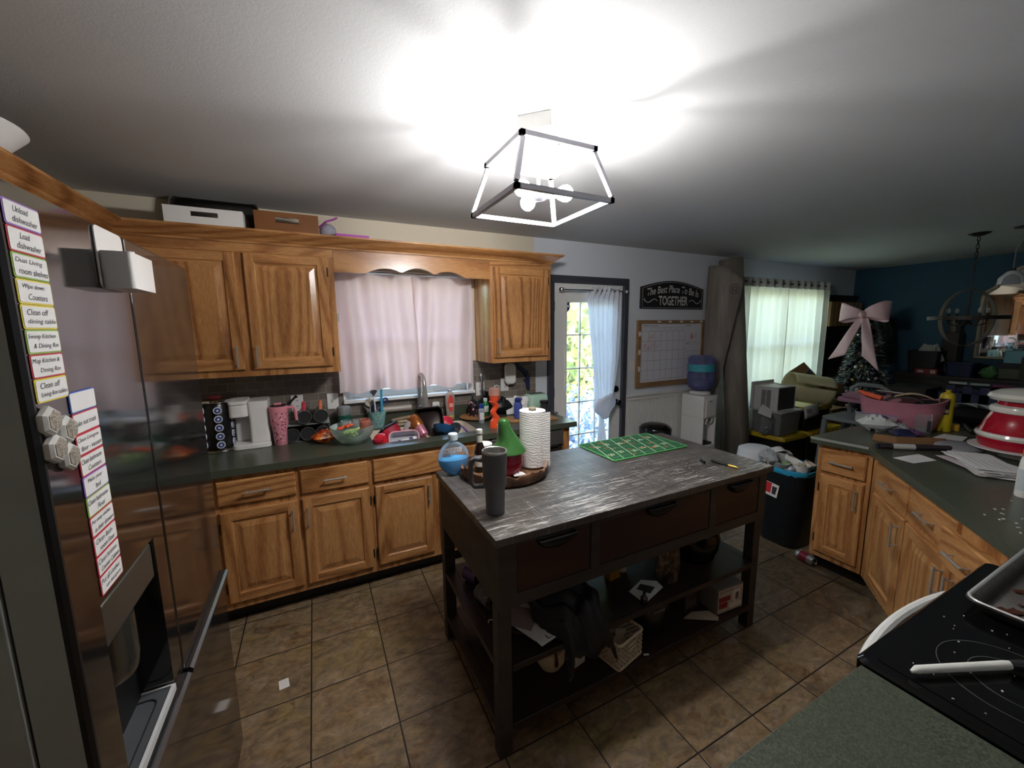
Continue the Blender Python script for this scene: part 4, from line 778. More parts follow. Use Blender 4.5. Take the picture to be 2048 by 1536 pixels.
t = T('water_bottle', 'translucent blue water bottle on the cutting board', 'bottle', (-.33, -.38, Z+.0165)); MB().lathe([(.001, 0), (.03, 0), (.033, .004), (.033, .11), (.026, .125), (.022, .13)]).build('bottle', glassy('#5a6cb8', .5, .08), t); m = MB(); m.lathe([(.024, .1305), (.026, .134), (.026, .155), (.015, .165), (.002, .166)], n=24); m.tube([(.02, 0, .16), (.033, 0, .162), (.034, 0, .14)], .004, 6); m.build('cap', mat('#26336e', .35), t); MB().lathe([(.001, .003), (.029, .003), (.0315, .006), (.0315, .05), (.001, .05)]).build('drink', mat('#3a1e33', .2), t)
solo('paper_bag', 'crumpled white paper bag leaning on the mint toaster', 'bag', (lambda m: m)(pillow(MB(), .12, .15, .05, 8, crumple=.4)), PAPER, (-.215, -.2, Z+.075), 0).rotation_euler = (1.25, .1, -.35)
solo('paper_sheet', 'white papers leaning behind the blue bottle', 'paper', MB().cb((0, 0, .07), (.12, .003, .14), (-.35, 0, 0)), PAPER, (-.27, -.15, Z))
MINT = mat('#a9c9b4', .25, var=.04)
t = T('toaster', 'mint green toaster at the end of the worktop', 'toaster', (-.02, -.17, Z)); m = MB(); m.loft([[(a, b, z) for a, b in rrect(-.125+i, -.07+i, .065-i, .07-i, .035)] for z, i in ((.008, .004), (.014, 0), (.14, .0), (.155, .008), (.16, .02))]); m.build('shell', MINT, t)
m = MB(); m.box(-.1, -.03, .1602, .045, -.012, .1625).box(-.1, .012, .1602, .045, .03, .1625); m.build('slot', BLACK, t); m = MB(); m.box(.0655, -.012, .1, .085, .012, .112).tube([(.0655, 0, .055), (.078, 0, .055)], .014, 14); m.build('lever', BLACK, t); MB().box(-.12, -.06, 0, .06, .06, .0078).build('base', BLACK, t)
solo('electric_knife', 'navy hand blender propped upright behind the toaster', 'blender', MB().tube([(-.1, 0, .285), (-.05, 0, .24), (0, 0, .2), (.02, 0, .15), (.02, 0, .05)], [.012, .019, .021, .018, .017], 12).tube([(-.02, 0, .14), (.0, 0, .12), (.02, 0, .085)], [.008, .01, .01], 8), mat('#232b4d', .3), (-.065, -.005-.02, Z+.13))
t = T('blender_cup', 'small black lidded cup in front of the mint toaster', 'cup', (-.05, -.32, Z+.0165)); MB().lathe(cyl(.028, .034, .085)).build('cup', mat('#2c2c30', .2), t); MB().lathe([(.038, .0855), (.04, .088), (.04, .104), (.002, .106)]).build('lid', BLACK, t)
solo('power_cord', 'black cord curling in front of the toaster', 'cord', MB().tube([(.03, -.05, .16), (.035, -.07, .1), (.03, -.075, .05), (.05, -.085, .014), (.09, -.12, .006), (.07, -.15, .006), (.03, -.145, .006)], .004, 6), BLACK, (-.01, -.2, Z+.001))
# ------------------------------------------------------------------ on top of the wall cabinets
TZ = 2.2003
def hold_tray(name, lab, x0, x1, y0, mt, tilt, h, dp):
    t = T(name, lab, 'tray', ((x0+x1)/2, y0, TZ+.004), 0); w = (x1-x0)/2; m = MB()
    # shallow box tray leaning back against the wall, its long side with the hand slot facing out
    sl = [(-.05, h*.62), (.05, h*.62)]
    def ribbon(poly, ya, yb): m.prism(poly, ya, yb, ax='y')
    ribbon([(-w, 0), (w, 0), (w, h*.48), (-w, h*.48)], 0, .009); ribbon([(-w, h*.48), (-.06, h*.48), (-.06, h*.76), (-w, h*.76)], 0, .009); ribbon([(.06, h*.48), (w, h*.48), (w, h*.76), (.06, h*.76)], 0, .009); ribbon([(-w, h*.76), (w, h*.76), (w, h), (-w, h)], 0, .009)
    m.box(-w, .0095, 0, -w+.009, dp, h).box(w-.009, .0095, 0, w, dp, h).box(-w+.0095, dp-.009, 0, w-.0095, dp, h).box(-w+.0095, .0095, 0, w-.0095, dp-.0095, .006)
    m.build('tray', mt, t); return t
t = hold_tray('serving_tray', 'white serving tray with a hand slot on the wall cabinets', -2.385, -2.035, -.365, WHITEG, 0, .09, .25)
t = hold_tray('serving_tray', 'brown serving tray with a hand slot on the wall cabinets', -1.985, -1.655, -.345, mat('#7d4e27', .4), 0, .113, .25)
t = T('baking_tray', 'metal baking tray leaning upright behind the white tray', 'pan', (-2.2, -.09, TZ+.015)); t.rotation_euler = (math.radians(80), 0, 0); m = tray(-.2, 0, .2, .19, 0, .03, .012, .03); m.build('pan', mat('#6f6a64', .35, .85), t, solid=.002)
t = T('salad_spinner', 'clear plastic ball with a purple strap beside the brown tray', 'ball', (-1.6, -.24, TZ+.002)); MB().ball((0, 0, .05), .05, 24, 14).build('ball', glassy('#c9c6d2', .45, .15), t); m = MB(); m.tube([(-.05, -.01, .07), (-.01, -.05, .1), (.03, -.03, .12), (.055, .0, .14)], .007, 6); m.build('strap', mat('#a04f9c', .4), t)
solo('wire_hoop', 'thin white cable arching over the brown tray', 'cable', MB().tube([(-1.96, -.08, TZ+.004), (-1.93, -.08, 2.33), (-1.86, -.08, 2.365), (-1.75, -.08, 2.35), (-1.68, -.08, 2.3), (-1.66, -.08, TZ+.004)], .0025, 6), WHITE)
solo('purple_box', 'flat bright purple box lying over the sink valance', 'box', MB().box(-1.565, -.33, TZ+.002, -1.365, -.2, TZ+.03), mat('#b13fb0', .4), bev=.002)
t = T('white_bowl', 'large white bowl on the cabinet above the fridge', 'bowl', (-2.72, -1.22, TZ-.06)); m = MB(); m.lathe([(.001, 0), (.08, 0), (.09, .01), (.17, .08), (.215, .13), (.212, .136), (.165, .088), (.085, .016), (.001, .012)], n=48); m.build('bowl', WHITE, t)
solo('dark_board', 'dark thin board sticking out under the white bowl', 'board', MB().box(-2.6, -1.25, 2.2005, -2.47, -.9, 2.208), mat('#4a2f1c', .5)) if False else None
# ------------------------------------------------------------------ on the island
t = T('carpet_cleaner_bottle', 'round clear bottle half full of blue liquid on the island corner', 'bottle', (-1.148, -1.262, Z)); m = MB()
def disc_bottle(m, w, h, d, z0=0, s0=0, s1=1, n=24):
    rings = []
    for i in range(n+1):
        a = -PI/2+PI*(s0+(s1-s0)*i/n); r = math.cos(a); z = h/2+h/2*math.sin(a); rr = max(r, .18) if a > 0 else max(r, .35)
        rings.append([(w/2*rr*math.cos(2*PI*j/32), d/2*(.55+.45*max(r, .2))*math.sin(2*PI*j/32)*(1 if a < 1.2 else .9), z0+z) for j in range(32)])
    m.loft(rings)
disc_bottle(m, .158, .165, .1); m.build('bottle', glassy('#f4f8fb', .94, .05), t); m = MB(); disc_bottle(m, .149, .155, .092, .004, .02, .5); m.build('liquid', mat('#20b0f2', .15, var=.03), t)
m = MB(); m.lathe([(.02, .16), (.02, .176)], n=20, cap=False); m.build('neck', CLEAR, t); MB().lathe([(.023, .1765), (.024, .18), (.024, .205), (.021, .209), (.002, .209)], n=24).build('cap', mat('#c9d6dc', .4), t)
writing('lettering', 'BISSELL', mat('#e4ecf0', .5), t, (0, .0455, .108), .118, .027, (PI/2, 0, PI), 0, .0005)
m = MB(); m.prism([(.035*math.cos(a), .006*math.sin(a)+.083) for a in [2*PI*i/20 for i in range(20)]], .0495, .0505, ax='y'); m.build('logo_strip', mat('#c7d3da', .5), t)
# grey tumbler
GT = mat('#5f5f62', .5, .1, .05)
t = T('tumbler', 'tall dark grey tumbler with a handle and no lid on the island', 'tumbler', (-1.135, -1.742, Z)); m = MB()
m.lathe([(.001, 0), (.034, 0), (.037, .004), (.039, .1), (.045, .112), (.046, .118), (.049, .235), (.049, .245)], n=40, cap=False); m.build('cup', GT, t)
m = MB(); m.lathe([(.049, .245), (.049, .252), (.0475, .255), (.0445, .253), (.0435, .235), (.045, .231), (.043, .227), (.045, .222), (.042, .2), (.037, .06), (.001, .058)], n=40, cap=False); m.build('steel_lining', NICKEL, t)
m = MB(); d = Vector((-.82, .57, 0)); u = lambda r, z: d*r+Vector((0, 0, z)); m.tube([u(.045, .212), u(.078, .216), u(.094, .204), u(.097, .18), u(.096, .118), u(.082, .102), u(.043, .106)], .0105, 12); m.build('handle', GT, t)
# wooden tray with bark edge
t = T('bark_tray', 'round wooden tray with a ragged bark rim on the island', 'tray', (-.915, -1.365, Z)); rd = random.Random(6); n = 72
j_ = [.048+.016*rd.random()+.008*math.sin(i*.7) for i in range(n)]; m = MB()
ring = lambda r, z: [(r*math.cos(2*PI*i/n), r*math.sin(2*PI*i/n), z if not callable(z) else z(i)) for i in range(n)]
m.loft([ring(.2, 0), ring(.213, .01), ring(.22, lambda i: j_[i]*.7), ring(.218, lambda i: j_[i]), ring(.208, lambda i: j_[i]), ring(.204, .018), ring(.001, .0175)], True, False); m.add(ring(.2, 0), [list(range(n))[::-1]])
m.build('tray', stretchy('bark_and_wood', [(.3, '#3d2617'), (.55, '#6d4a30'), (.75, '#94704f')], 9, 6, (1, 1, .4), .6, .3), t)
# gnome jar
TX = Z+.0185
t = T('gnome_jar', 'glazed jar with a green pointed hat lid and red body', 'jar', (-.928, -1.43, TX)); MB().lathe([(.001, 0), (.05, 0), (.066, .02), (.074, .06), (.072, .095), (.066, .112), (.062, .114)], n=40).build('body', mat('#9a1536', .12, var=.1), t)
m = MB(); HP = [(0, .086), (.006, .09), (.012, .087), (.03, .073), (.05, .059), (.075, .047), (.1, .038), (.125, .031), (.142, .028), (.155, .025), (.162, .018), (.166, .002)]; rings = []
for z, r in HP:
    s = z/.166; ox = -.016*s*s+.007*math.sin(s*6)
    rings.append([(ox+r*math.cos(2*PI*j/36)*(1+.025*math.sin(5*2*PI*j/36)), r*math.sin(2*PI*j/36)*(1+.02*math.cos(3*2*PI*j/36)), .112+z) for j in range(36)])
m.loft(rings); m.build('hat_lid', mat('#35602f', .12, var=.3, nscale=26), t)
# paper towel
t = NT('quilted_paper'); wv = t.n('TexWave', wave_type='RINGS', i_Scale=30.0, i_Distortion=9.0, i_Detail=2.0); t.l(t.co((1, 1, 1)), wv.inputs[0]); t.b.inputs['Base Color'].default_value = lin('#e6e3df'); t.set(Roughness=.95); t.bump(wv.outputs['Fac'], .3, .002); QP = t.m
t = T('paper_towel_roll', 'white quilted paper towel roll standing in the bark tray', 'paper towel', (-.77, -1.395, TX)); m = MB(); m.lathe([(.066, .012), (.066, .292), (.02, .293), (.02, .012)], n=48); m.box(.02, -.0668, .012, .064, -.0662, .29); m.build('roll', QP, t)
m = MB(); m.lathe([(.058, 0), (.06, .003), (.058, .01), (.012, .011), (.01, .295), (.019, .298), (.019, .306), (.002, .308)], n=28); m.build('holder', stretchy('stone_grey_wood', [(.3, '#7a6a58'), (.7, '#a4937d')], 20, 3, (1, 1, 1)), t)
# bottles behind
t = T('sauce_bottle', 'dark sauce bottle with a white cap in the bark tray', 'bottle', (-1.035, -1.335, TX)); MB().lathe([(.001, 0), (.026, 0), (.028, .004), (.028, .1), (.022, .125), (.013, .15), (.012, .19)], n=28).build('bottle', mat('#1c0d0a', .08), t); m = MB(); m.lathe([(.0145, .1905), (.015, .192), (.015, .212), (.012, .214), (.002, .214)], n=20); m.build('cap', WHITE, t); m = MB(); m.sheet(lambda u, v: (.0285*math.cos(-PI+PI*u), .0285*math.sin(-PI+PI*u), .03+.06*v), 12, 1); m.lathe([(.0143, .15), (.0135, .185)], n=20, cap=False); m.build('label', mat('#cdc8bb', .6), t)
t = T('spice_jar', 'squat jar with a white lid and black printed label', 'jar', (-.985, -1.275, TX)); MB().lathe([(.001, 0), (.036, 0), (.038, .004), (.038, .09)], n=32).build('jar', mat('#1d1d20', .3), t); m = MB(); m.lathe([(.0385, .0905), (.04, .094), (.04, .118), (.036, .122), (.002, .122)], n=32); lid = m.build('lid', WHITE, t); m = MB(); m.sheet(lambda u, v: (.0386*math.cos(-PI+PI*u), .0386*math.sin(-PI+PI*u), .02+.05*v), 14, 1); m.build('label', mat('#b8b6ae', .6), t)
t = T('shaker_bottle', 'amber bottle with a tall white cap behind the green hat', 'bottle', (-.885, -1.265, TX)); MB().lathe([(.001, 0), (.025, 0), (.026, .004), (.026, .13), (.02, .15)], n=28).build('bottle', glassy('#c98a5c', .4, .1), t); MB().lathe([(.021, .1505), (.022, .154), (.02, .205), (.002, .207)], n=24).build('cap', WHITE, t)
t = T('pepper_grinder', 'small black and white checked grinder behind the towel roll', 'grinder', (-.865, -1.3, TX)); ck = NT('check_pattern'); v = ck.n('TexChecker', i_Scale=110); ck.l(ck.co(), v.inputs[0]); v.inputs[1].default_value = lin('#101010'); v.inputs[2].default_value = lin('#e8e8e8'); ck.l(v.outputs[0], ck.b.inputs[0]); MB().lathe([(.001, 0), (.022, 0), (.024, .004), (.021, .05), (.023, .1), (.018, .118), (.014, .13), (.008, .14), (.002, .142)], n=24).build('body', ck.m, t)
t = T('hot_sauce_bottle', 'small orange sauce bottle with a black cap at the tray edge', 'bottle', (-.745, -1.295, TX)); MB().lathe([(.001, 0), (.02, 0), (.021, .004), (.021, .06), (.01, .085)], n=24).build('bottle', mat('#a8481f', .15), t); MB().lathe([(.011, .0855), (.012, .088), (.012, .112), (.002, .113)], n=20).build('cap', BLACK, t); MB().lathe([(.0213, .018), (.0213, .05)], n=24, cap=False).build('label', PAPER, t)
t = T('napkin', 'crumpled white napkin at the foot of the towel roll', 'napkin', (-.9, -1.49, TX)); pillow(MB(), .06, .04, .022, 4, crumple=.5).build('napkin', PAPER, t)
# green playing mat
t = T('drying_mat', 'green drying mat printed as a football field', 'mat', (-.04, -1.335, Z)); rd = random.Random(3); MG = mat('#195530', .85, nscale=60); ML = mat('#bfe0b4', .8)
m = MB(); m.prism(rrect(-.283, -.166, .281, .167, .008), 0, .006); m.build('pad', MG, t, .002)
m = MB(); m.tube([(a, b, .0045) for a, b in rrect(-.283, -.166, .281, .167, .008)], .0032, 6, True); m.build('piping', mat('#57b35e', .7), t)
m = MB()
for i in range(7): x = -.24+.08*i; m.add([(x-.0022-.05, -.16, .0066), (x+.0022-.05, -.16, .0066), (x+.0022+.045, .16, .0066), (x-.0022+.045, .16, .0066)], [(0, 1, 2, 3)])
for k in range(5):
    y = -.13+.065*k
    for i in range(30): x = -.26+.018*i; m.add([(x, y, .0065), (x+.008, y, .0065), (x+.008, y+.0016, .0065), (x, y+.0016, .0065)], [(0, 1, 2, 3)])
m.build('yard_lines', ML, t)
for i in range(12):
    x = -.235+.085*(i % 6)+.02*(i//6); y = -.085+.15*(i//6)+.02*(i % 2); writing('yard_number', ('50', '20', '30', '10', '40', '20')[i % 6], mat('#d8dfb4', .8), t, (x, y, .0064), .042, .03, (0, 0, .3), 0, .0004)
m = MB()
for i in range(22):
    x = rd.uniform(-.25, .22); y = rd.uniform(-.14, .13); m.cb((x, y, .0068), (.03, .004, .0006), (0, 0, rd.uniform(-.4, .4))); m.cb((x-.013, y, .0068), (.004, .012, .0006)); m.cb((x+.013, y, .0068), (.004, .012, .0006))
m.build('goal_mark', mat('#c8624c', .8), t)
t = T('marker_pen', 'black marker with a gold tip lying uncapped on the island', 'pen', (.137, -1.818, Z+.0075), math.radians(-82)); m = MB(); m.M = Matrix.Rotation(PI/2, 4, 'Y'); m.lathe([(.001, -.07), (.006, -.07), (.007, -.066), (.007, .02)], n=16); m.build('barrel', BLACK, t); m = MB(); m.M = Matrix.Rotation(PI/2, 4, 'Y'); m.lathe([(.0068, .0202), (.0066, .05), (.003, .066), (.0015, .072), (.001, .073)], n=16); m.build('gold_tip', mat('#c9a24a', .3, .8), t)
m = MB(); m.M = Matrix.Rotation(PI/2, 4, 'Y'); m.lathe([(.001, -.018), (.008, -.018), (.0085, .015), (.006, .018), (.001, .018)], n=16); solo('pen_cap', 'loose black marker cap on the island', 'cap', m, BLACK, (.073, -1.737, Z+.0087), 1.2)
m = MB(); rd = random.Random(8)
for i in range(60): m.cb((rd.uniform(-1.1, .2), rd.uniform(-1.92, -1.6), Z+.0006), (rd.uniform(.002, .007), rd.uniform(.001, .003), .001), (0, 0, rd.uniform(0, 3)))
tag(m.build('flour_crumbs', mat('#cfc9bf', .9)), 'white crumbs scattered on the island top', 'crumbs', None, 'stuff')
solo('paper_scrap', 'tiny white paper scrap near the mat corner on the island', 'scrap', MB().cb((0, 0, .001), (.03, .012, .0008), (0, 0, .2)), PAPER, (.24, -1.37, Z+.0002))
# ------------------------------------------------------------------ island shelves
S1, S2 = .3905, .1405
t = T('purple_mug', 'purple mug lying on the upper island shelf', 'mug', (-1.13, -1.35, S1+.04)); t.rotation_euler = (PI/2, 0, .5); MB().lathe(cup_open(.036, .04, .085), n=28).build('cup', mat('#47245f', .3), t); m = MB(); m.tube([(.038, 0, .07), (.062, 0, .062), (.062, 0, .03), (.038, 0, .02)], .006, 8); m.build('handle', mat('#47245f', .3), t)
t = T('grey_roll', 'grey patterned roll of tape on the upper island shelf', 'roll', (-1.11, -1.57, S1+.041)); t.rotation_euler = (PI/2, 0, .2); m = MB(); m.lathe([(.04, -.05), (.04, .05), (.018, .05), (.018, -.05), (.04, -.05)], n=28, cap=False); m.build('roll', spots('grey_flecks', '#4b4b4e', '#77777b', 60), t)
solo('plastic_bit', 'small clear plastic curl in front of the grey roll', 'scrap', MB().tube([(.01*math.cos(a), .01*math.sin(a), .002) for a in [i*.4 for i in range(10)]], .0015, 5), WHITE, (-1.14, -1.68, S1))
t = T('toy_tripod', 'small black tripod lying on the lower island shelf', 'tripod', (-1.12, -1.5, S2+.006)); m = MB(); m.tube([(-.06, .04, .0), (0, 0, .012)], .006, 8); m.build('leg', BLACK, t); m = MB(); m.tube([(.05, .05, .0), (0, 0, .012)], .006, 8); m.build('leg', BLACK, t); m = MB(); m.tube([(.02, -.1, .0), (0, 0, .012)], .006, 8); m.build('leg', BLACK, t)
solo('dark_plate', 'dark round plate on the upper island shelf under the papers', 'plate', MB().lathe([(.001, 0), (.09, .0), (.15, .014), (.148, .018), (.09, .005), (.001, .004)], n=44), mat('#2b211d', .35), (-.97, -1.7, S1))
t = T('mail_paper', 'white envelope with a printed square on the dark plate', 'paper', (-1.0, -1.775, S1+.022), .35); MB().box(-.07, -.09, 0, .07, .09, .003).build('sheet', PAPER, t); MB().box(.03, -.03, .0031, .05, -.005, .0036).build('printed_stamp', mat('#77757a', .7), t)
t = T('mail_paper', 'white flyer with thick black print half under the envelope', 'paper', (-.965, -1.8, S1+.0185), .2); MB().box(-.08, -.1, 0, .08, .1, .002).build('sheet', PAPER, t); writing('lettering', 'LIVE', INK, t, (.01, -.078, .002), .09, .022, (0, 0, 0), 0, .0004)
t = T('mail_paper', 'dark red booklet peeking out behind the envelope', 'paper', (-1.03, -1.74, S1+.0255), .75) ; MB().box(-.06, -.07, 0, .06, .07, .002).build('sheet', mat('#8f7f7d', .7), t)
# draped black jacket
m = MB(); rd = random.Random(11)
def jk(u, v):
    a = u*PI; x = -.83+.15*math.cos(PI-a)*(1-.2*v)+.02*math.sin(9*v+4*u); y = -1.62-.37*v+.01*math.sin(12*u+3*v); z = S1+.018+.19*math.sin(a)*(1-.62*v)*(1 if v < .8 else .9)+.022*math.sin(14*u+7*v)*math.sin(11*v)+.012*math.sin(31*u-19*v)
    if v > .85: z -= (v-.85)*.7
    return (x, y, max(z, S1+.004) if v < .86 else z)
m.sheet(jk, 40, 34); o = m.build('black_jacket', mat('#0f1117', .6, bump=.3, nscale=30), smooth=180, solid=.012); tag(o, 'rumpled black jacket stuffed onto the upper island shelf', 'jacket')
# lower shelf: pot, box, basket, fryer, boxes
CREAM = mat('#d4c7ae', .3)
t = T('cream_pot', 'cream ceramic pot with a handle on the lower island shelf', 'pot', (-.885, -1.755, S2)); MB().lathe([(.001, 0), (.045, 0), (.062, .03), (.064, .06), (.055, .085), (.03, .1), (.002, .103)], n=36).build('body', CREAM, t); m = MB(); m.tube([(.06, 0, .03), (.085, 0, .04), (.085, 0, .065), (.058, 0, .075)], .008, 8); m.build('handle', CREAM, t); m = MB(); m.tube([(-.01, -.064, .05), (-.012, -.07, .075), (-.005, -.05, .097)], [.009, .008, .006], 8); m.build('brown_drip', mat('#4a2a1a', .4), t)
solo('white_box', 'small white box beside the cream pot', 'box', MB().box(-.032, -.03, 0, .032, .03, .075), WHITE, (-.775, -1.79, S2), .2, None, .002)
def lattice(m, p0, p1, z0, z1, tp=1.0):
    p0, p1 = Vector(p0), Vector(p1); w = (p1-p0).length; k = max(3, int(w/.02)); rows = 5
    for i in range(-rows, k+1):
        for s in (1, -1):
            a0 = i if s > 0 else i+rows; b0 = i+rows if s > 0 else i; ta, tb = a0/k, b0/k; za, zb = 0.0, 1.0
            if ta < 0 or tb < 0 or ta > 1 or tb > 1:
                lo, hi = (ta, tb); 
                def cut(t0): return (t0-ta)/(tb-ta)
                c0 = cut(0) if min(ta, tb) < 0 else None; c1 = cut(1) if max(ta, tb) > 1 else None
                s0, s1 = 0.0, 1.0
                for c in (c0, c1):
                    if c is None: continue
                    inside_low = 0 <= ta+(tb-ta)*max(c-.01, 0) <= 1
                    if inside_low: s1 = min(s1, c)
                    else: s0 = max(s0, c)
                if s1-s0 < .05: continue
                ta, tb, za, zb = ta+(tb-ta)*s0, ta+(tb-ta)*s1, s0, s1
            A = p0.lerp(p1, ta); B = p0.lerp(p1, tb); A.z = z0+(z1-z0)*za; B.z = z0+(z1-z0)*zb; m.tube([A, B], .0022, 4)
t = T('storage_basket', 'white lattice plastic basket holding odds and ends on the lower shelf', 'basket', (-.585, -1.80, S2), math.radians(12)); m = MB(); w, d, h = .085, .115, .125
c = [(-w, -d), (w, -d), (w, d), (-w, d)]
for i in range(4): lattice(m, (*c[i], 0), (*c[(i+1) % 4], 0), .008, h-.006)
m.build('lattice_sides', CREAM, t); m = MB(); m.tube([(a, b, h) for a, b in rrect(-w-.002, -d-.002, w+.002, d+.002, .015)], .006, 8, True).tube([(a, b, .007) for a, b in rrect(-w, -d, w, d, .012)], .005, 8, True); m.build('rim', CREAM, t); MB().box(-w+.004, -d+.004, 0, w-.004, d-.004, .004).build('bottom', CREAM, t)
m = MB(); m.tube([(-.03, -d-.004, .075), (.03, -d-.004, .075), (.03, -d-.004, .095), (-.03, -d-.004, .095)], .004, 6, True); m.build('handle', CREAM, t)
for k, (x, y, cl, lab, rz) in enumerate(((-.62, -1.83, '#6a5c4a', 'brown packet standing in the lattice basket', .2), (-.555, -1.82, '#b9b4ab', 'pale packet leaning in the lattice basket', -.3), (-.59, -1.75, '#55504c', 'dark packet at the back of the lattice basket', .5))):
    solo('small_packet', lab, 'packet', MB().cb((0, 0, .05), (.05, .012, .1), (.3, .1, 0)), mat(cl, .6), (x, y, S2+.008), rz, None, .002)
t = T('air_fryer', 'round dark air fryer standing on the lower island shelf', 'fryer', (-.31, -1.745, S2)); MB().lathe([(.001, 0), (.095, 0), (.105, .01), (.112, .1), (.11, .17), (.098, .2)], n=44).build('body', mat('#16191c', .25), t); MB().lathe([(.1, .2005), (.101, .206), (.085, .213), (.001, .215)], n=44).build('lid', mat('#24282b', .2, .4), t); writing('lettering', 'GOURMIA', mat('#9a9da0', .4), t, (-.02, -.1125, .135), .07, .011)
t = T('appliance_box', 'mixer carton with a red and white picture on the lower shelf end', 'box', (.14, -1.825, S2), math.radians(-4)); m = MB(); m.box(-.09, -.075, 0, .095, .09, .14); m.build('carton', mat('#7d7a74', .6), t, .002)
m = MB(); m.box(-.086, -.0766, .006, .091, -.0755, .134); f_ = m.build('printed_front', mat('#beb6ab', .5), t); m = MB(); m.box(-.082, -.0776, .066, .0, -.0768, .094).box(-.08, -.0778, .03, -.02, -.0768, .062); m.build('red_picture', mat('#8c2424', .5), f_); m = MB(); m.prism(rrect(.018, .05, .07, .115, .012), -.0776, -.0768, ax='y').prism(rrect(-.005, .016, .085, .045, .012), -.0776, -.0768, ax='y'); m.build('mixer_picture', WHITE, f_); m = MB(); m.prism(rrect(.036, .058, .06, .1, .008), -.0784, -.0778, ax='y'); m.build('mixer_gap', mat('#6c6257', .5), f_)
writing('lettering', 'BLACK+DECKER', INK, t, (-.03, -.0768, .121), .095, .011)
t = T('dark_box', 'dark printed carton behind the mixer box', 'box', (-.035, -1.745, S2), 0); MB().box(-.055, -.06, 0, .055, .06, .155).build('carton', mat('#3a2c2b', .5), t, .002); MB().box(-.045, -.0615, .02, .03, -.0605, .06).build('printed_patch', mat('#5b5150', .5), t)
solo('paper_sheet', 'cream paper sheet under the mixer carton on the lower shelf', 'paper', MB().prism([(-.10, -1.85), (.03, -1.925), (.2, -1.85), (.1, -1.7)], S2-.0003, S2+.0004), mat('#cfc3ad', .8)) if False else None
solo('paper_sheet', 'cream paper sheet on the lower shelf in front of the fryer and carton', 'paper', MB().prism([(-.13, -1.83), (.02, -1.922), (.045, -1.905), (.04, -1.85), (-.05, -1.815)], S2, S2+.001), mat('#c4b8a2', .8))
solo('white_pill', 'tiny white capsule on the edge of the lower shelf', 'pill', MB().tube([(-.012, 0, .005), (.012, 0, .005)], .004, 8), WHITE, (-.47, -1.915, S2), -.4)
# upper shelf right half
t = T('camo_bag', 'brown camouflage print bag standing on the upper island shelf', 'bag', (-.235, -1.81, S1)); t2 = NT('leafy_camo'); v = t2.noise(t2.co(), 26, 5, .6, 1); t2.l(t2.ramp(v, [(.35, '#1d1813'), (.46, '#4a3b2c'), (.56, '#7b6a52'), (.68, '#2f271e')], 'CONSTANT'), t2.b.inputs['Base Color']); rings = []
for i in range(9):
    s = i/8; w = .05+.028*math.sin(PI*min(1, s*1.05))+.012*(s > .9); rings.append([(w*math.cos(2*PI*j/24)*(1+.05*math.sin(j*2+i)), .045*(1-.55*s)*math.sin(2*PI*j/24), .19*s) for j in range(24)])
MB().loft(rings).build('bag', t2.m, t)
rings = []; rd = random.Random(2)
for i in range(12):
    s = i/11; r = .1+.03*math.sin(PI*s) if s < .75 else .115-.06*(s-.75)/.25; rings.append([(r*math.cos(2*PI*j/30)*(1+.05*math.sin(3*j+i)), r*.9*math.sin(2*PI*j/30)*(1+.04*math.cos(2*j+2*i)), .215*s) for j in range(30)])
t = T('trash_bag', 'shiny black plastic bag slumped on the upper shelf near the far leg', 'bag', (.055, -1.73, S1)); MB().loft(rings).build('bag', mat('#0b0b0d', .18, bump=.8, nscale=22), t)
t = T('mail_paper', 'white sheet with a dark torn photo on the upper shelf', 'paper', (-.4, -1.83, S1+.001), .25); MB().prism([(-.09, -.05), (.08, -.045), (.1, .0), (.05, .055), (-.07, .045)], 0, .002).build('sheet', PAPER, t); MB().prism([(-.01, -.03), (.05, -.02), (.02, .04), (-.03, .03)], .0021, .0026).build('printed_picture', INK, t)
t = T('pill_bottle', 'small white bottle at the back of the upper shelf', 'bottle', (-.39, -1.66, S1)); MB().lathe(cyl(.02, .02, .06)).build('body', WHITE, t); MB().lathe(cyl(.021, .021, .014, .0605)).build('cap', DGREY, t)
solo('yellow_box', 'small yellow box beside the white bottle on the upper shelf', 'box', MB().box(-.035, -.02, 0, .035, .02, .06), mat('#a87f2c', .5), (-.475, -1.68, S1), .1, None, .002)
t = T('tiny_bottle', 'tiny dark bottle at the edge of the upper shelf', 'bottle', (-.475, -1.895, S1)); MB().lathe([(.001, 0), (.014, 0), (.016, .004), (.016, .03), (.007, .04), (.007, .055), (.002, .056)], n=20).build('bottle', mat('#2c2224', .15), t)
# ------------------------------------------------------------------ floor things
solo('paper_scrap', 'small square of white paper on the floor tiles', 'scrap', MB().prism([(-.022, -.026), (.02, -.03), (.022, .026), (-.018, .03)], 0, .0012), PAPER, (-1.972, -1.155, .0003), .2)
def soda_can(name, lab, loc, rot):
    t = T(name, lab, 'can', loc); t.rotation_euler = rot; m = MB(); m.lathe([(.024, 0), (.026, .002), (.033, .012), (.033, .105), (.027, .118), (.0265, .122)], n=32, cap=False); m.build('body', mat('#a9a6a6', .3, .6), t); m = MB(); m.lathe([(.0332, .03), (.0332, .085)], n=32, cap=False); m.build('printed_band', mat('#8c1f2c', .35), t); m = MB(); m.lathe([(.0265, .122), (.024, .117), (.002, .117)], n=32, cap=False); m.lathe([(.024, .0), (.02, .006), (.002, .008)], n=32, cap=False); m.build('ends', CHROME, t)
soda_can('soda_can', 'red and silver soda can lying on the floor by the cabinet', (1.235, -1.655, .034), (PI/2, 0, -.2))
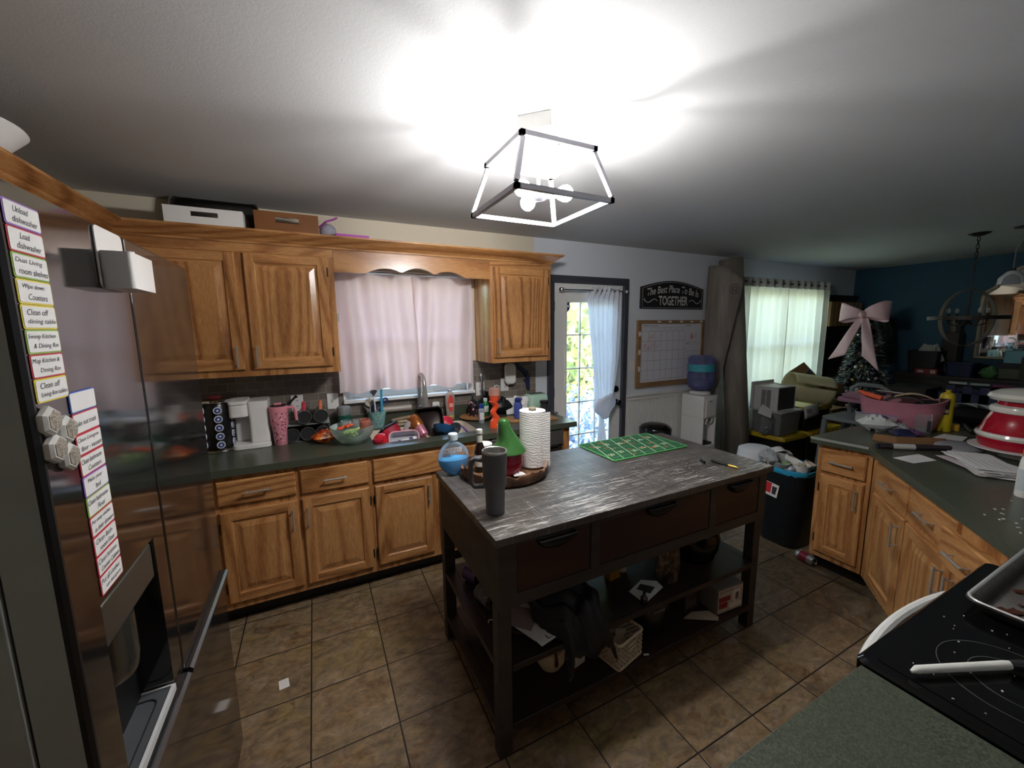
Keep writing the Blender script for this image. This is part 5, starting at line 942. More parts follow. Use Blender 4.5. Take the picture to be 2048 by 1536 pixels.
# trash bin
t = T('trash_bin', 'black plastic trash bin lined with a blue bag', 'bin', (1.41, -1.462, 0)); PLB = mat('#101418', .4)
o_ = lambda s: rrect(-.15*s, -.165*s, .15*s, .165*s, .09*s, 7); m = MB(); m.loft([[(a, b, z) for a, b in o_(s)] for z, s in ((0, .84), (.006, .86), (.56, 1.0), (.58, 1.03), (.585, 1.03))]+[[(a, b, z) for a, b in o_(s)] for z, s in ((.585, 1.0), (.4, .95))], True, False); m.add([(a, b, .4) for a, b in o_(.95)], [list(range(32))]); m.build('body', PLB, t)
m = MB(); rd = random.Random(4); rw = []
for z, s in ((.562, 1.035), (.57, 1.05), (.58, 1.06), (.594, 1.06), (.598, 1.03), (.56, .97)): rw.append([(a*(1+.012*rd.uniform(-1, 1)), b*(1+.012*rd.uniform(-1, 1)), z+.006*rd.uniform(-1, 1)) for a, b in o_(s)])
m.loft(rw, True, False); m.build('liner', mat('#2c93b8', .3, bump=.4, nscale=30), t)
lb = MB(); lb.M = Matrix.Translation((-.1545, .03, .42)) @ Matrix.Rotation(-PI/2, 4, 'Z') @ Matrix.Rotation(math.radians(7), 4, 'Y'); lb.box(-.045, -.004, -.05, .05, .0, .05); l_ = lb.build('label', mat('#d8d3cf', .5), t)
lb = MB(); lb.M = Matrix.Translation((-.1545, .03, .42)) @ Matrix.Rotation(-PI/2, 4, 'Z') @ Matrix.Rotation(math.radians(7), 4, 'Y'); lb.box(-.043, -.0052, -.03, .0, -.0042, .048); lb.build('red_panel', mat('#c22532', .5), l_)
lb = MB(); lb.M = Matrix.Translation((-.1545, .03, .42)) @ Matrix.Rotation(-PI/2, 4, 'Z') @ Matrix.Rotation(math.radians(7), 4, 'Y'); lb.prism([(.01, -.03), (.036, -.03), (.04, .03), (.006, .03)], -.0052, -.0042, ax='y'); lb.build('bin_picture', INK, l_)
TB = Vector((1.41, -1.462, 0)); TZ2 = .555
def inbin(name, lab, cat, m, mt, p, rot=(0, 0, 0), **k): o = m.build(name, mt, None, **k); o.location = TB+Vector(p); o.rotation_euler = rot; return tag(o, lab, cat)
inbin('paper_cup', 'white paper tub full of scraps at the front of the trash', 'tub', MB().lathe([(.001, 0), (.04, 0), (.055, .09), (.057, .094), (.052, .094), (.04, .07), (.001, .08)], n=32), WHITE, (-.02, -.09, .53))
m = MB(); rd = random.Random(12)
for i in range(60): a, r = rd.uniform(0, 6.3), rd.uniform(0, .045); m.cb((r*math.cos(a), r*math.sin(a), .01*rd.random()+.012*(1-r/.045)), (rd.uniform(.006, .014), rd.uniform(.004, .008), .004), (rd.uniform(0, 3), rd.uniform(0, 3), rd.uniform(0, 3)))
o = m.build('food_scraps', mat('#c8bda6', .8)); o.location = TB+Vector((-.02, -.09, .615)); tag(o, 'pale food scraps heaped in the white paper tub', 'scraps', None, 'stuff')
t = T('crushed_can', 'crumpled silver drink can on the blue liner', 'can', TB+Vector((-.09, -.03, .56))); t.rotation_euler = (.9, .5, .3); m = MB(); m.lathe([(.03, 0), (.024, .02), (.033, .045), (.028, .06), (.026, .06), (.004, .056)], n=20); m.build('can', mat('#b5b5b6', .3, .7), t); m = MB(); m.tube([(.018*math.cos(a), .018*math.sin(a), .061) for a in [2*PI*i/16 for i in range(16)]], .002, 5, True); m.build('rim', CHROME, t)
inbin('clear_tub', 'clear plastic tub tilted at the back of the trash', 'tub', MB().lathe([(.001, 0), (.05, 0), (.065, .08), (.068, .082), (.062, .082), (.048, .004)], n=32), glassy('#dde0de', .5, .2), (-.03, .05, .565), (.3, -.3, 0))
inbin('foam_tray', 'white foam tray lying across the trash', 'tray', MB().loft([[(a, b, z) for a, b in rrect(-.07-i, -.05-i, .07+i, .05+i, .02)] for z, i in ((0, 0), (.03, .012), (.033, .006), (.01, -.004))]), WHITE, (.03, .0, .61), (.5, .2, .4))
inbin('paper_plate', 'folded white paper plate sticking up from the trash', 'plate', MB().sheet(lambda u, v: ((u-.5)*.16, (v-.5)*.14, .05*abs(u-.5)+.02*math.sin(v*5)), 10, 8), PAPER, (.05, .115, .645), (.25, .1, .8), solid=.003)
inbin('plastic_wrap', 'scrunched clear wrap bulging over the bin edge', 'wrap', pillow(MB(), .16, .13, .1, 6, crumple=.6), glassy('#d4d8da', .5, .3), (-.09, .12, .59), (.2, .1, .5))
inbin('foam_cup', 'beige foam cup at the cabinet side of the trash', 'cup', MB().lathe([(.03, 0), (.038, .07), (.034, .07), (.028, .004)], n=24), mat('#c9b9a4', .6), (.07, -.07, .56), (.4, .2, 0))
inbin('green_wrapper', 'green and clear wrapper tucked into the trash', 'wrapper', pillow(MB(), .09, .07, .05, 9, crumple=.5), mat('#8fae7a', .4), (-.02, .02, .565), (.4, .4, .2))
inbin('dark_scrap', 'brown food remains under the clear tub in the trash', 'scrap', pillow(MB(), .09, .08, .04, 2, crumple=.5), mat('#4c3b30', .7), (-.07, .04, .54))
# behind the bin
t = T('white_tub', 'large round white plastic bag standing behind the trash bin', 'bag', (1.61, -1.09, 0)); m = MB(); m.lathe([(.001, .0), (.12, .0), (.145, .03), (.15, .5), (.14, .585), (.1, .605), (.002, .61)], n=36); m.build('bag', glassy('#e6e6ea', .12, .5), t)
solo('yellow_box', 'thin yellow box standing on the floor beside the trash bin', 'box', MB().box(-.02, -.06, 0, .02, .06, .24), mat('#d3a02c', .5), (1.4, -1.265, 0.0005), .15, None, .002)
solo('paper_bag', 'white paper packet sticking up behind the yellow box', 'packet', MB().cb((0, 0, .15), (.03, .09, .3), (.08, .05, 0)), PAPER, (1.46, -1.2, 0.012), .2) if False else None
t = T('small_fan', 'small white appliance on the floor behind the island leg', 'appliance', (1.68, -.80, 0)); MB().prism(rrect(-.1, -.06, .1, .06, .03), 0, .26).build('body', WHITE, t, .01); MB().lathe([(.05, .0), (.055, .01), (.03, .02)], (0, -.0, .26)).build('top_knob', DGREY, t)
t = T('waste_basket', 'black round waste basket against the white wainscot', 'basket', (1.36, -.19, 0)); t.rotation_euler = (0, 0, 0); m = MB(); m.lathe([(.001, 0), (.13, 0), (.135, .01), (.155, .5), (.16, .6), (.15, .6), (.145, .5), (.12, .02), (.001, .02)], n=40); m.build('bin', PLB, t); m = MB(); m.ball((0, 0, .6), (.155, .155, .055), 32, 8, None, 0, 1); m.build('lid', BLACKG, t)
# ------------------------------------------------------------------ on the peninsula
CJ = (1.60, -2.47)
t = T('cake_stand', 'white cake stand carrying the red and white jar', 'cake stand', (*CJ, Z)); MB().lathe([(.06, 0), (.065, .004), (.03, .02), (.028, .036), (.16, .042), (.178, .05), (.18, .056), (.17, .056), (.001, .054)], n=52).build('stand', WHITEG, t)
t = T('cookie_jar', 'large glossy red jar with white collar and white domed lid', 'jar', (*CJ, Z+.0565)); REDG = mat('#a30d26', .1, var=.05); CRG = mat('#d9d6cd', .15, var=.03)
MB().lathe([(.001, 0), (.138, 0), (.145, .01), (.15, .05), (.151, .055), (.151, .08), (.146, .085), (.13, .14), (.112, .185), (.108, .19)], n=56).build('body', REDG, t)
MB().lathe([(.152, .052), (.156, .055), (.16, .066), (.156, .079), (.148, .082)], n=56).build('white_band', CRG, t)
MB().lathe([(.108, .186), (.118, .192), (.121, .205), (.116, .22), (.1, .228), (.094, .229)], n=52).build('collar', CRG, t)
MB().lathe([(.095, .2295), (.097, .235), (.094, .248), (.09, .25)], n=48).build('neck_ring', REDG, t)
l_ = MB().lathe([(.09, .2505), (.122, .256), (.133, .272), (.125, .29), (.09, .308), (.04, .318), (.002, .32)], n=52).build('lid', CRG, t); MB().ball((.01, 0, .323), (.012, .012, .007)).build('lid_knob', CRG, l_)
GOLD = mat('#b08a3c', .3, .8); m = MB(); rd = random.Random(7)
def onbody(a, z): r = .1455-(z-.085)*.34; return (r*math.cos(a)*1.004, r*math.sin(a)*1.004, z)
for k in range(9):
    a0 = math.radians(150+14*k); m.tube([onbody(a0+.05*math.sin(6.28*i/9), .115+.016*math.cos(6.28*i/9)) for i in range(9)], .0012, 4, True)
m.build('gold_pattern', GOLD, t)
t = T('lotion_bottle', 'white lotion bottle with an orange cap at the front of the peninsula', 'bottle', (.885, -2.645, Z)); MB().lathe([(.001, 0), (.038, 0), (.041, .006), (.04, .1), (.036, .15), (.03, .17)], n=32, sy=.7).build('bottle', WHITEG, t); MB().lathe([(.028, .1705), (.03, .174), (.028, .21), (.024, .214), (.002, .214)], n=28, sy=.75).build('cap', mat('#d9762e', .3), t); m = MB(); m.sheet(lambda u, v: (.0415*math.cos(-PI*1.25+PI*.7*u), .0292*math.sin(-PI*1.25+PI*.7*u), .03+.09*v), 10, 1); m.build('label', mat('#b9c0c2', .5), t)
# paper stack, loose sheets
rd = random.Random(21)
def sheet_(name, lab, poly, z, group=None, marks=True, th=.0012, col=PAPER):
    cx = sum(a for a, b in poly)/len(poly); cy = sum(b for a, b in poly)/len(poly); t = T(name, lab, 'paper', (cx, cy, z), 0, group)
    q = [(a-cx, b-cy) for a, b in poly]; MB().prism(q, 0, th).build('sheet', col, t)
    if marks:
        m = MB()
        for k in range(5):
            v = .15+.15*k; A = Vector(q[0]).lerp(Vector(q[3]), v); B = Vector(q[1]).lerp(Vector(q[2]), v); a = A.lerp(B, .1); b = A.lerp(B, .35+.5*rd.random()); n = (Vector(q[3])-Vector(q[0])).normalized()*.003
            m.add([(*a, th+.0002), (*b, th+.0002), (*(b+n), th+.0002), (*(a+n), th+.0002)], [(0, 1, 2, 3)])
        m.build('printed_lines', mat('#8d8b92', .7), t)
    return t
sheet_('paper_sheet', 'loose white sheet nearest the worktop edge on the peninsula', [(1.018, -2.257), (1.036, -2.167), (1.24, -2.203), (1.177, -2.294)], Z+.0003)
base = [(1.1, -2.29), (1.26, -2.265), (1.46, -2.40), (1.05, -2.585)]
for k in range(14):
    dx, dy, r = rd.uniform(-.022, .022), rd.uniform(-.018, .018), rd.uniform(-.22, .22); cx, cy = 1.20, -2.455
    poly = [(cx+dx+(a)*math.cos(r)-b*math.sin(r), cy+dy+a*math.sin(r)+b*math.cos(r)) for a, b in ((-.16, -.05), (.075, .16), (.18, .045), (-.05, -.17))]
    sheet_('letter', 'white letter in the loose pile of mail in front of the cake stand', poly, Z+.002+.0027*k, 'pile of letters on the peninsula', k in (13, 9), .0025, PAPER if k % 4 else mat('#c9bcc0', .8))
t = T('oven_mitt', 'round grey felt pad with a flap in front of the red jar', 'pad', (1.56, -2.27, Z+.0005), .0); m = MB(); m.loft([[(.125*s*math.cos(a), .1*s*math.sin(a), z) for a in [2*PI*i/36 for i in range(36)]] for z, s in ((0, .94), (.008, 1), (.02, .98), (.028, .8), (.03, .3))]); m.build('pad', mat('#8d8d90', .95, bump=.3, nscale=90), t); m = MB(); m.prism([(-.03, -.105), (-.115, -.06), (-.245, -.1), (-.12, -.165)], .0, .006); m.build('flap', mat('#4d4d50', .9), t)
t = T('cardboard_tray', 'bent brown cardboard tray edge holding a navy pouch', 'tray', (1.45, -2.06, Z)); m = MB(t); m.prism([(1.365, -1.95), (1.378, -1.945), (1.412, -2.046), (1.398, -2.052)], Z, Z+.04); m.prism([(1.398, -2.053), (1.412, -2.047), (1.60, -2.196), (1.588, -2.206)], Z, Z+.04); m.prism([(1.37, -1.945), (1.412, -2.046), (1.59, -2.19), (1.75, -2.08), (1.55, -1.93)], Z, Z+.004); m.build('tray', CARD, t)
solo('navy_pouch', 'round navy and black pouch sitting in the cardboard tray', 'pouch', pillow(MB(), .15, .11, .065, 3, crumple=.15), mat('#1b2142', .5), (1.52, -2.035, Z+.0045), .6)
solo('purple_cloth', 'purple and pink cloth scrap behind the navy pouch', 'cloth', pillow(MB(), .13, .09, .04, 5, crumple=.5), mat('#76507a', .8), (1.66, -2.03, Z+.0045), -.2)
t = T('rolled_tube', 'dark tube with a white label lying along the worktop edge', 'tube', (1.31, -2.158, Z+.0175), math.atan2(-2.263+2.052, 1.455-1.175)); m = MB(); m.tube([(-.175, 0, 0), (.175, 0, 0)], .0165, 20); m.build('tube', mat('#2b2228', .35), t); m = MB(); m.tube([(-.11, 0, 0), (-.0, 0, 0)], .0169, 20, cap=False); m.build('label', mat('#bdbab5', .6), t); m = MB(); m.tube([(-.185, 0, 0), (-.1752, 0, 0)], .0145, 20); m.build('end_cap', BLACK, t)
# pink basket
PKB = mat('#b77786', .45); bx, by = 1.955, -1.86; ba = math.radians(108)
t = T('pink_basket', 'pink oval plastic basket with handle slots, crammed with things', 'basket', (bx, by, Z), ba); m = MB(); n = 64
def ov(s, z, dip=0): return [(.225*s*math.copysign(abs(math.cos(a))**.8, math.cos(a)), .15*s*math.copysign(abs(math.sin(a))**.8, math.sin(a)), z+dip*abs(math.cos(a))**3) for a in [2*PI*i/n for i in range(n)]]
R_ = [ov(.78, 0), ov(.8, .005), ov(.93, .11, .01), ov(.97, .145, .02), ov(1.0, .175, .035), ov(1.03, .182, .036), ov(1.03, .188, .036), ov(.98, .186, .036), ov(.9, .1, .01), ov(.76, .008)]
vs = [p for r in R_ for p in r]; fs = []
hole = lambda j, i: (j == 2 and i % n in (7, 8, 9, 10, 11, 12))
for j in range(len(R_)-1):
    for i in range(n):
        if hole(j, i): continue
        a = j*n+i; b = j*n+(i+1) % n; fs.append((a, b, b+n, a+n))
m.add(vs, fs); m.add(R_[-1], [list(range(n))]); m.build('tub', PKB, t)
def put(name, lab, cat, m, mt, p, rot=(0, 0, 0), **k): o = m.build(name, mt, None, **k); o.location = Vector(p); o.rotation_euler = rot; return tag(o, lab, cat)
put('orange_block', 'bright orange foam piece poking out of the pink basket', 'block', MB().box(-.07, -.02, -.015, .07, .02, .015), mat('#e8591c', .5), (1.91, -1.70, Z+.205), (.1, -.25, 1.7), bev=.004)
put('orange_sheet', 'orange card seen through the slot of the pink basket', 'card', MB().box(-.05, -.004, 0, .05, .004, .1), mat('#d8541e', .5), (1.845, -1.80, Z+.07), (0, 0, 1.36))
put('brown_brush', 'dark brown arched brush lying in the pink basket', 'brush', MB().loft([[(.1*math.cos(a), y, .05*math.sin(a)) for a in [PI*i/16 for i in range(17)]] for y in (-.05, .05)], False), mat('#3f342d', .8), (1.93, -1.88, Z+.165), (0, .1, 1.9), solid=.01)
put('folded_paper', 'folded cream paper over the brown brush in the basket', 'paper', MB().sheet(lambda u, v: ((u-.5)*.2, (v-.5)*.13, .03*math.sin(PI*u)), 10, 3), mat('#c9ac92', .8), (1.97, -1.92, Z+.21), (.05, 0, 1.9), solid=.003)
put('white_paper', 'white paper corner sticking up at the back of the basket', 'paper', MB().sheet(lambda u, v: ((u-.5)*.16, (v-.5)*.1, .02*u), 4, 3), PAPER, (1.99, -1.8, Z+.215), (.3, .1, 1.7), solid=.002)
put('black_pouch', 'black pouch stuffed into the near end of the basket', 'pouch', pillow(MB(), .16, .1, .06, 5), mat('#222126', .6), (1.985, -2.0, Z+.14), (.1, 0, 1.9))
t = T('wipes_bag', 'crumpled white plastic bag with a zip top in front of the pink basket', 'bag', (1.66, -1.85, Z+.001), math.radians(-48)); pillow(MB(), .19, .12, .1, 4, crumple=.4).build('bag', mat('#cdd2ce', .35, bump=.6, nscale=26), t); m = MB(); m.tube([(-.115, .03, .118), (.12, .03, .098)], .004, 6); m.build('zip_strip', mat('#8f88a8', .4), t); m = MB(); m.sheet(lambda u, v: (-.11+.23*u, .03+.01*math.sin(u*8), .06+(.055-.02*u)*v), 10, 3); m.build('clear_top', CLEARW, t); m = MB(); m.cb((.03, -.02, .1), (.03, .03, .006), (.2, .1, .2)); m.build('printed_square', mat('#4a4a72', .5), t)
solo('clear_roll', 'grey crinkled clear bag beside the white bag', 'bag', pillow(MB(), .1, .08, .06, 7, crumple=.5), CLEARW, (1.74, -1.95, Z+.001), .2)
t = T('mason_jar', 'clear square jar with black markings beside the yellow cylinder', 'jar', (1.872, -2.012, Z), .5); m = MB(); m.loft([[(a, b, z) for a, b in rrect(-.038*s, -.038*s, .038*s, .038*s, .01*s)] for z, s in ((0, .96), (.005, 1), (.105, 1), (.12, .9), (.125, .92))], True, False); m.build('jar', CLEAR, t); m = MB(); m.box(-.0392, -.03, .01, -.0384, -.012, .085); m.build('black_marking', INK, t); MB().box(-.03, -.03, .006, .03, .03, .03).build('contents', mat('#8d9089', .6), t)
t = T('gas_cylinder', 'tall yellow torch gas cylinder with a black label', 'cylinder', (2.03, -2.065, Z)); MB().lathe([(.001, 0), (.034, 0), (.037, .004), (.037, .235), (.033, .252), (.02, .262), (.011, .265), (.011, .272), (.014, .273), (.014, .28), (.002, .281)], n=36).build('body', mat('#c9b21e', .3), t)
m = MB(); a0 = math.radians(195-62); f = lambda z0, z1, A=0, B=1: m.sheet(lambda u, v: (.0374*math.cos(a0+(A+(B-A)*u)*1.5), .0374*math.sin(a0+(A+(B-A)*u)*1.5), z0+(z1-z0)*v), 12, 1); f(.118, .225); lb = m.build('label', mat('#2a1f19', .5), t); m = MB(); a0 = math.radians(195-62); m.sheet(lambda u, v: (.0377*math.cos(a0+u*1.4), .0377*math.sin(a0+u*1.4), .13+.022*v), 12, 1); m.build('label_text_panel', mat('#cdb9a4', .6), lb); m = MB(); m.sheet(lambda u, v: (.0377*math.cos(a0+.1+u*1.1), .0377*math.sin(a0+.1+u*1.1), .178+.012*v), 12, 1); m.build('label_band', mat('#8a7a33', .6), lb)
t = T('hammer', 'black claw hammer with a yellow tipped handle beside the torch gas', 'hammer', (2.06, -2.18, Z+.021), math.radians(-60)); m = MB(); m.tube([(.0, 0, .0), (.16, 0, 0)], [.011, .016], 10); m.build('handle', mat('#1b1a18', .5), t); m = MB(); m.tube([(0, -.05, .0), (0, 0, .0), (-.005, .05, .012), (-.01, .09, .035)], [.015, .014, .011, .003], 10); m.build('head', mat('#2a2622', .4, .7), t); m = MB(); m.tube([(.1605, 0, 0), (.18, 0, 0)], .0165, 10); m.build('end_grip', mat('#c79a2b', .5), t)
for k, (x, y, w, d, h, cl, nm, lab) in enumerate(((2.09, -1.98, .03, .05, .1, '#a8401f', 'orange_screwdriver', 'red and orange tool handle behind the yellow cylinder'), (2.10, -2.09, .035, .06, .045, '#c3962d', 'yellow_tool', 'small yellow tool on the worktop behind the hammer'), (2.11, -2.22, .03, .04, .035, '#c9c6bd', 'white_pack', 'small white pack behind the hammer handle'), (2.1, -2.3, .03, .05, .03, '#b99a35', 'yellow_glove', 'yellow glove on the worktop behind the red jar'), (2.12, -1.92, .025, .05, .04, '#2c4f86', 'blue_case', 'small blue case between basket and yellow cylinder'))):
    solo(nm, lab, nm.split('_')[1], MB().prism(rrect(-w, -d/2, w, d/2, .012), 0, h), mat(cl, .5), (x, y, Z+.0004), .3*k, None, .006)
solo('white_disc', 'white round lid on the far worktop edge beside the red jar', 'lid', MB().lathe([(.001, 0), (.035, 0), (.038, .004), (.038, .014), (.03, .018), (.001, .018)], n=28), WHITE, (2.1, -2.37, Z+.0004))
sheet_('paper_sheet', 'white paper under the hammer on the peninsula', [(1.76, -2.10), (1.93, -2.10), (1.95, -2.2), (1.79, -2.22)], Z+.0003, None, False)
m = MB(); rd = random.Random(31)
for i in range(18): m.cb((rd.uniform(.4, .9), rd.uniform(-2.75, -2.62), Z+.0012), (rd.uniform(.004, .012), rd.uniform(.003, .006), .002), (0, 0, rd.uniform(0, 3)))
tag(m.build('crumbs', CRUMB), 'pale crumbs on the slanting peninsula worktop', 'crumbs', None, 'stuff')
# ------------------------------------------------------------------ wall decor right of the door
t = T('wall_sign', 'black arched sign reading about the best place to be', 'sign', (1.728, -.001, 1.818)); xs = [i/24 for i in range(25)]; w = .459; top = [(-w+2*w*u, .218+.072*math.sin(PI*u)) for u in xs]
MB().prism([(-w, 0), (w, 0)]+top[::-1], -.02, 0, ax='y').build('board', mat('#17171b', .6, var=.2), t, .002)
CHALK = mat('#c9c6c2', .7); s = .955; path = [(-w*s, -.0205, .012), (w*s, -.0205, .012)]+[(a*s, -.0205, .012+(b-.012)*.965-.004) for a, b in top[::-1]]; MB().tube(path, .0018, 4, True).build('border_line', CHALK, t)
writing('lettering', 'The Best Place To Be Is', CHALK, t, (0, -.0206, .172), .76, .075, (PI/2, 0, 0), .18, .0008, False, lambda a, b: (a, b+.062*math.cos(PI*a/.95)-.028, .0008), bold=.012)
writing('lettering', 'TOGETHER', CHALK, t, (0, -.0206, .085), .43, .098, bold=.022)
for s in (-1, 1):
    pth = [(s*(.235+.17*u), -.0206, .08+.018*math.sin(2*PI*u)) for u in [i/16 for i in range(17)]]+[(s*(.405+.012*math.sin(a)), -.0206, .092-.012*math.cos(a)) for a in [PI*i/6 for i in range(1, 6)]]; MB().tube(pth, .0035, 5).build('flourish', CHALK, t)
t = T('wall_calendar', 'dry erase month calendar in a tan frame under the black sign', 'calendar', (1.735, -.001, 1.0)); m = MB(); W_, H_ = .498, .7
m.box(-W_, -.03, 0, W_, 0, .052).box(-W_, -.03, H_-.036, W_, 0, H_).box(-W_, -.03, .0521, -W_+.045, 0, H_-.0361).box(W_-.045, -.03, .0521, W_, 0, H_-.0361); fr_ = m.build('frame', stretchy('tan_frame_wood', [(.3, '#7d5f40'), (.7, '#a3825c')], 14, 4, (.3, 1, 1), .5), t, .002)
MB().box(-W_+.0451, -.018, .0521, W_-.0451, -.004, H_-.0361).build('board', mat('#dcdae0', .3, var=.02), t)
m = MB(); GL = mat('#6d6c74', .6); y = -.0186; gx0, gx1, gz0, gz1 = -.435, .195, .075, .585
for i in range(8): x = gx0+(gx1-gx0)*i/7; m.box(x-.0012, y, gz0, x+.0012, y+.0003, gz1)
for i in range(6): z = gz0+(gz1-gz0)*i/5; m.box(gx0, y, z-.0012, gx1, y+.0003, z+.0012)
m.box(gx0, y, .622, gx1, y+.0003, .6238); 
for z in (.46, .436, .36, .28, .2): m.box(.215, y, z, .435, y+.0003, z+.002)
m.build('grid_lines', GL, t)
writing('lettering', 'MONTH: January', INK, t, (-.32, -.0184, .641), .21, .022, shear=.1); writing('lettering', 'NOTES', INK, t, (.25, -.0184, .641), .07, .016); writing('lettering', 'NEXT', INK, t, (.24, -.0184, .447), .05, .012)
for i, d in enumerate(('Sunday', 'Monday', 'Tuesday', 'Wednesday', 'Thursday', 'Friday', 'Saturday')): writing('lettering', d, GL, t, (gx0+(i+.5)*(gx1-gx0)/7, -.0184, .603), .05, .009)
m = MB(); rd = random.Random(14)
for (x, z, k) in ((-.31, .5, 5), (-.39, .41, 7), (-.31, .42, 8), (-.24, .43, 4), (.29, .53, 9), (.33, .51, 5)):
    for q in range(k):
        a = (x+rd.uniform(-.04, .03), -.0188, z+rd.uniform(-.04, .03)); m.tube([a, (a[0]+.012, -.0188, a[2]+.02), (a[0]+.014, -.0188, a[2]+.012), (a[0]+.028, -.0188, a[2]+.034)], .001, 3, cap=False)
m.build('red_handwriting', mat('#b0455a', .6), t)
for x in (-.21, -.05, .12, .28, .43): MB().box(x-.025, -.0335, H_-.024, x+.02, -.0302, H_-.008).build('magnet_strip', WHITE, fr_)
for z in (.2, .375, .56): MB().box(-W_+.012, -.04, z-.025, -W_+.028, -.0302, z+.025).box(-W_+.0281, -.038, z-.008, -W_+.042, -.0302, z+.008).build('pen_clip', WHITE, fr_)
# water cooler
t = T('water_cooler', 'white floor standing water cooler against the wainscot', 'water cooler', (1.965, -.2, 0)); m = MB()
m.box(-.08, -.14, 0, .13, .14, .36).box(-.08, .0, .3605, .13, .14, .66).box(-.08, -.14, .6605, .13, .14, .9).box(-.08, -.14, .3605, -.06, -.0005, .66).box(.11, -.14, .3605, .13, -.0005, .66)
m.build('body', WHITEG, t, .006); m = MB(); m.lathe([(.06, .9005), (.1, .905), (.105, .93), (.09, .94), (.05, .94)], (.025, 0, 0), 36); m.build('bottle_collar', WHITE, t); MB().box(-.05, -.12, .37, .1, -.02, .385).build('drip_tray', DGREY, t)
m = MB(); m.prism([(-.05, -.15), (.1, -.15), (.1, -.1405), (-.05, -.1405)], .68, .86); m.build('front_panel', WHITE, t, .004); MB().box(.0, -.155, .84, .03, -.1505, .848).build('indicator', INK, t)
for x in (-.02, .06): MB().tube([(x, -.145, .655), (x, -.125, .6)], .009, 8).build('tap', WHITE, t)
t = T('water_bottle', 'large blue water jug upended on the white cooler', 'bottle', (1.99, -.2, .9405)); BLU = glassy('#bcc0ea', .82, .06); pr = [(.03, 0), (.06, .004), (.115, .03), (.132, .06), (.135, .11), (.128, .12), (.135, .13), (.135, .19), (.125, .2), (.135, .21), (.135, .3), (.128, .31), (.135, .32), (.13, .36), (.1, .38), (.002, .383)]
MB().lathe(pr, n=48).build('jug', BLU, t); MB().lathe([(.001, .008), (.055, .01), (.108, .034), (.125, .064), (.127, .105), (.124, .105), (.002, .105)], n=40).build('water', glassy('#a9aee0', .8, .05), t)
m = MB(); a0 = math.radians(150); m.sheet(lambda u, v: (.1365*math.cos(a0+u*2.4), .1365*math.sin(a0+u*2.4), .215+.075*v), 24, 1); m.build('label', mat('#3a9ca8', .4), t)
cl = math.radians(218); cp_ = lambda a, b: Vector((.1372*math.cos(cl+a/.137), .1372*math.sin(cl+a/.137), b))
for ln, z in (('ULTRA', .268),): writing('lettering', ln, mat('#1d5566', .5), t, (0, 0, z), .06, .013, (0, 0, 0), 0, 0, False, lambda a, b: cp_(a, b))
# door curtain
t = T('door_curtain', 'white curtain tied in a knot on the glazed door', 'curtain', (.78, -.06, .3)); m = MB(t); ch = Vector
pth = MB(t); pth.tube([(.30, -.05, 1.972), (1.05, -.05, 1.978)], .0085, 12); rod = pth.build('rod', CHROME, t)
for x in (.29, 1.05): MB(t).lathe([(.001, -.02), (.02, -.016), (.024, 0), (.02, .016), (.001, .02)], (x, -.05, 1.974), 14).build('finial', CHROME, rod)
def ends(z):   # left and right edge of the gathered curtain at height z
    K = [(2.01, .63, .985), (1.9, .57, .975), (1.6, .60, .955), (1.3, .645, .94), (1.0, .695, .905), (.93, .70, .90)]
    for (z1, a1, b1), (z0, a0, b0) in zip(K, K[1:]):
        if z >= z0: q = (z-z0)/(z1-z0); return a0+(a1-a0)*q, b0+(b1-b0)*q
    return K[-1][1], K[-1][2]
def dc(u, v):
    z = 2.01-1.09*v; a, b = ends(z); g = 6.5; return (a+(b-a)*u+.006*math.sin(v*4+u*6), -.055+.022*math.sin(u*g*2*PI+.8*math.sin(2*v))*(1-.35*v)-.012*math.sin(PI*v), z)
m.sheet(dc, 80, 30); m.build('drape', CURTD, t, smooth=180)
m = MB(t); rings = []
for i in range(13):
    s = i/12; z = .955-.21*s; wv = .1+.035*math.sin(PI*min(1, s*1.3))-.07*max(0, s-.55)/.45; cx = .79+.02*s
    rings.append([(cx+wv*math.cos(2*PI*j/36)*(1+.05*math.sin(5*2*PI*j/36+6*s)), -.058+.042*math.sin(2*PI*j/36)*(1+.12*math.sin(6*2*PI*j/36+9*s)), z+.05*math.cos(2*PI*j/36)*(.6-s*.3)) for j in range(36)])
m.loft(rings); m.build('knot', CURTD, t, smooth=180)
m = MB(t); m.sheet(lambda u, v: ((.765+(.025+.075*v)*(2*u-1)+.03*(1-v)*0+.05*v*.6), -.055+.018*math.sin(u*5*2*PI)*(.4+.6*v), .76-.62*v), 50, 14); m.build('tail', CURTD, t, smooth=180)
for x in (.665, .72, .87, .93):
    m = MB(t); m.M = Matrix.Translation((x, -.055, 1.972)) @ Matrix.Rotation(PI/2+.25*(1 if x < .8 else -1), 4, 'Y'); m.lathe([(.018, -.004), (.027, -.003), (.027, .003), (.018, .004), (.018, -.004)], n=24, cap=False); m.build('grommet', CHROME, t)
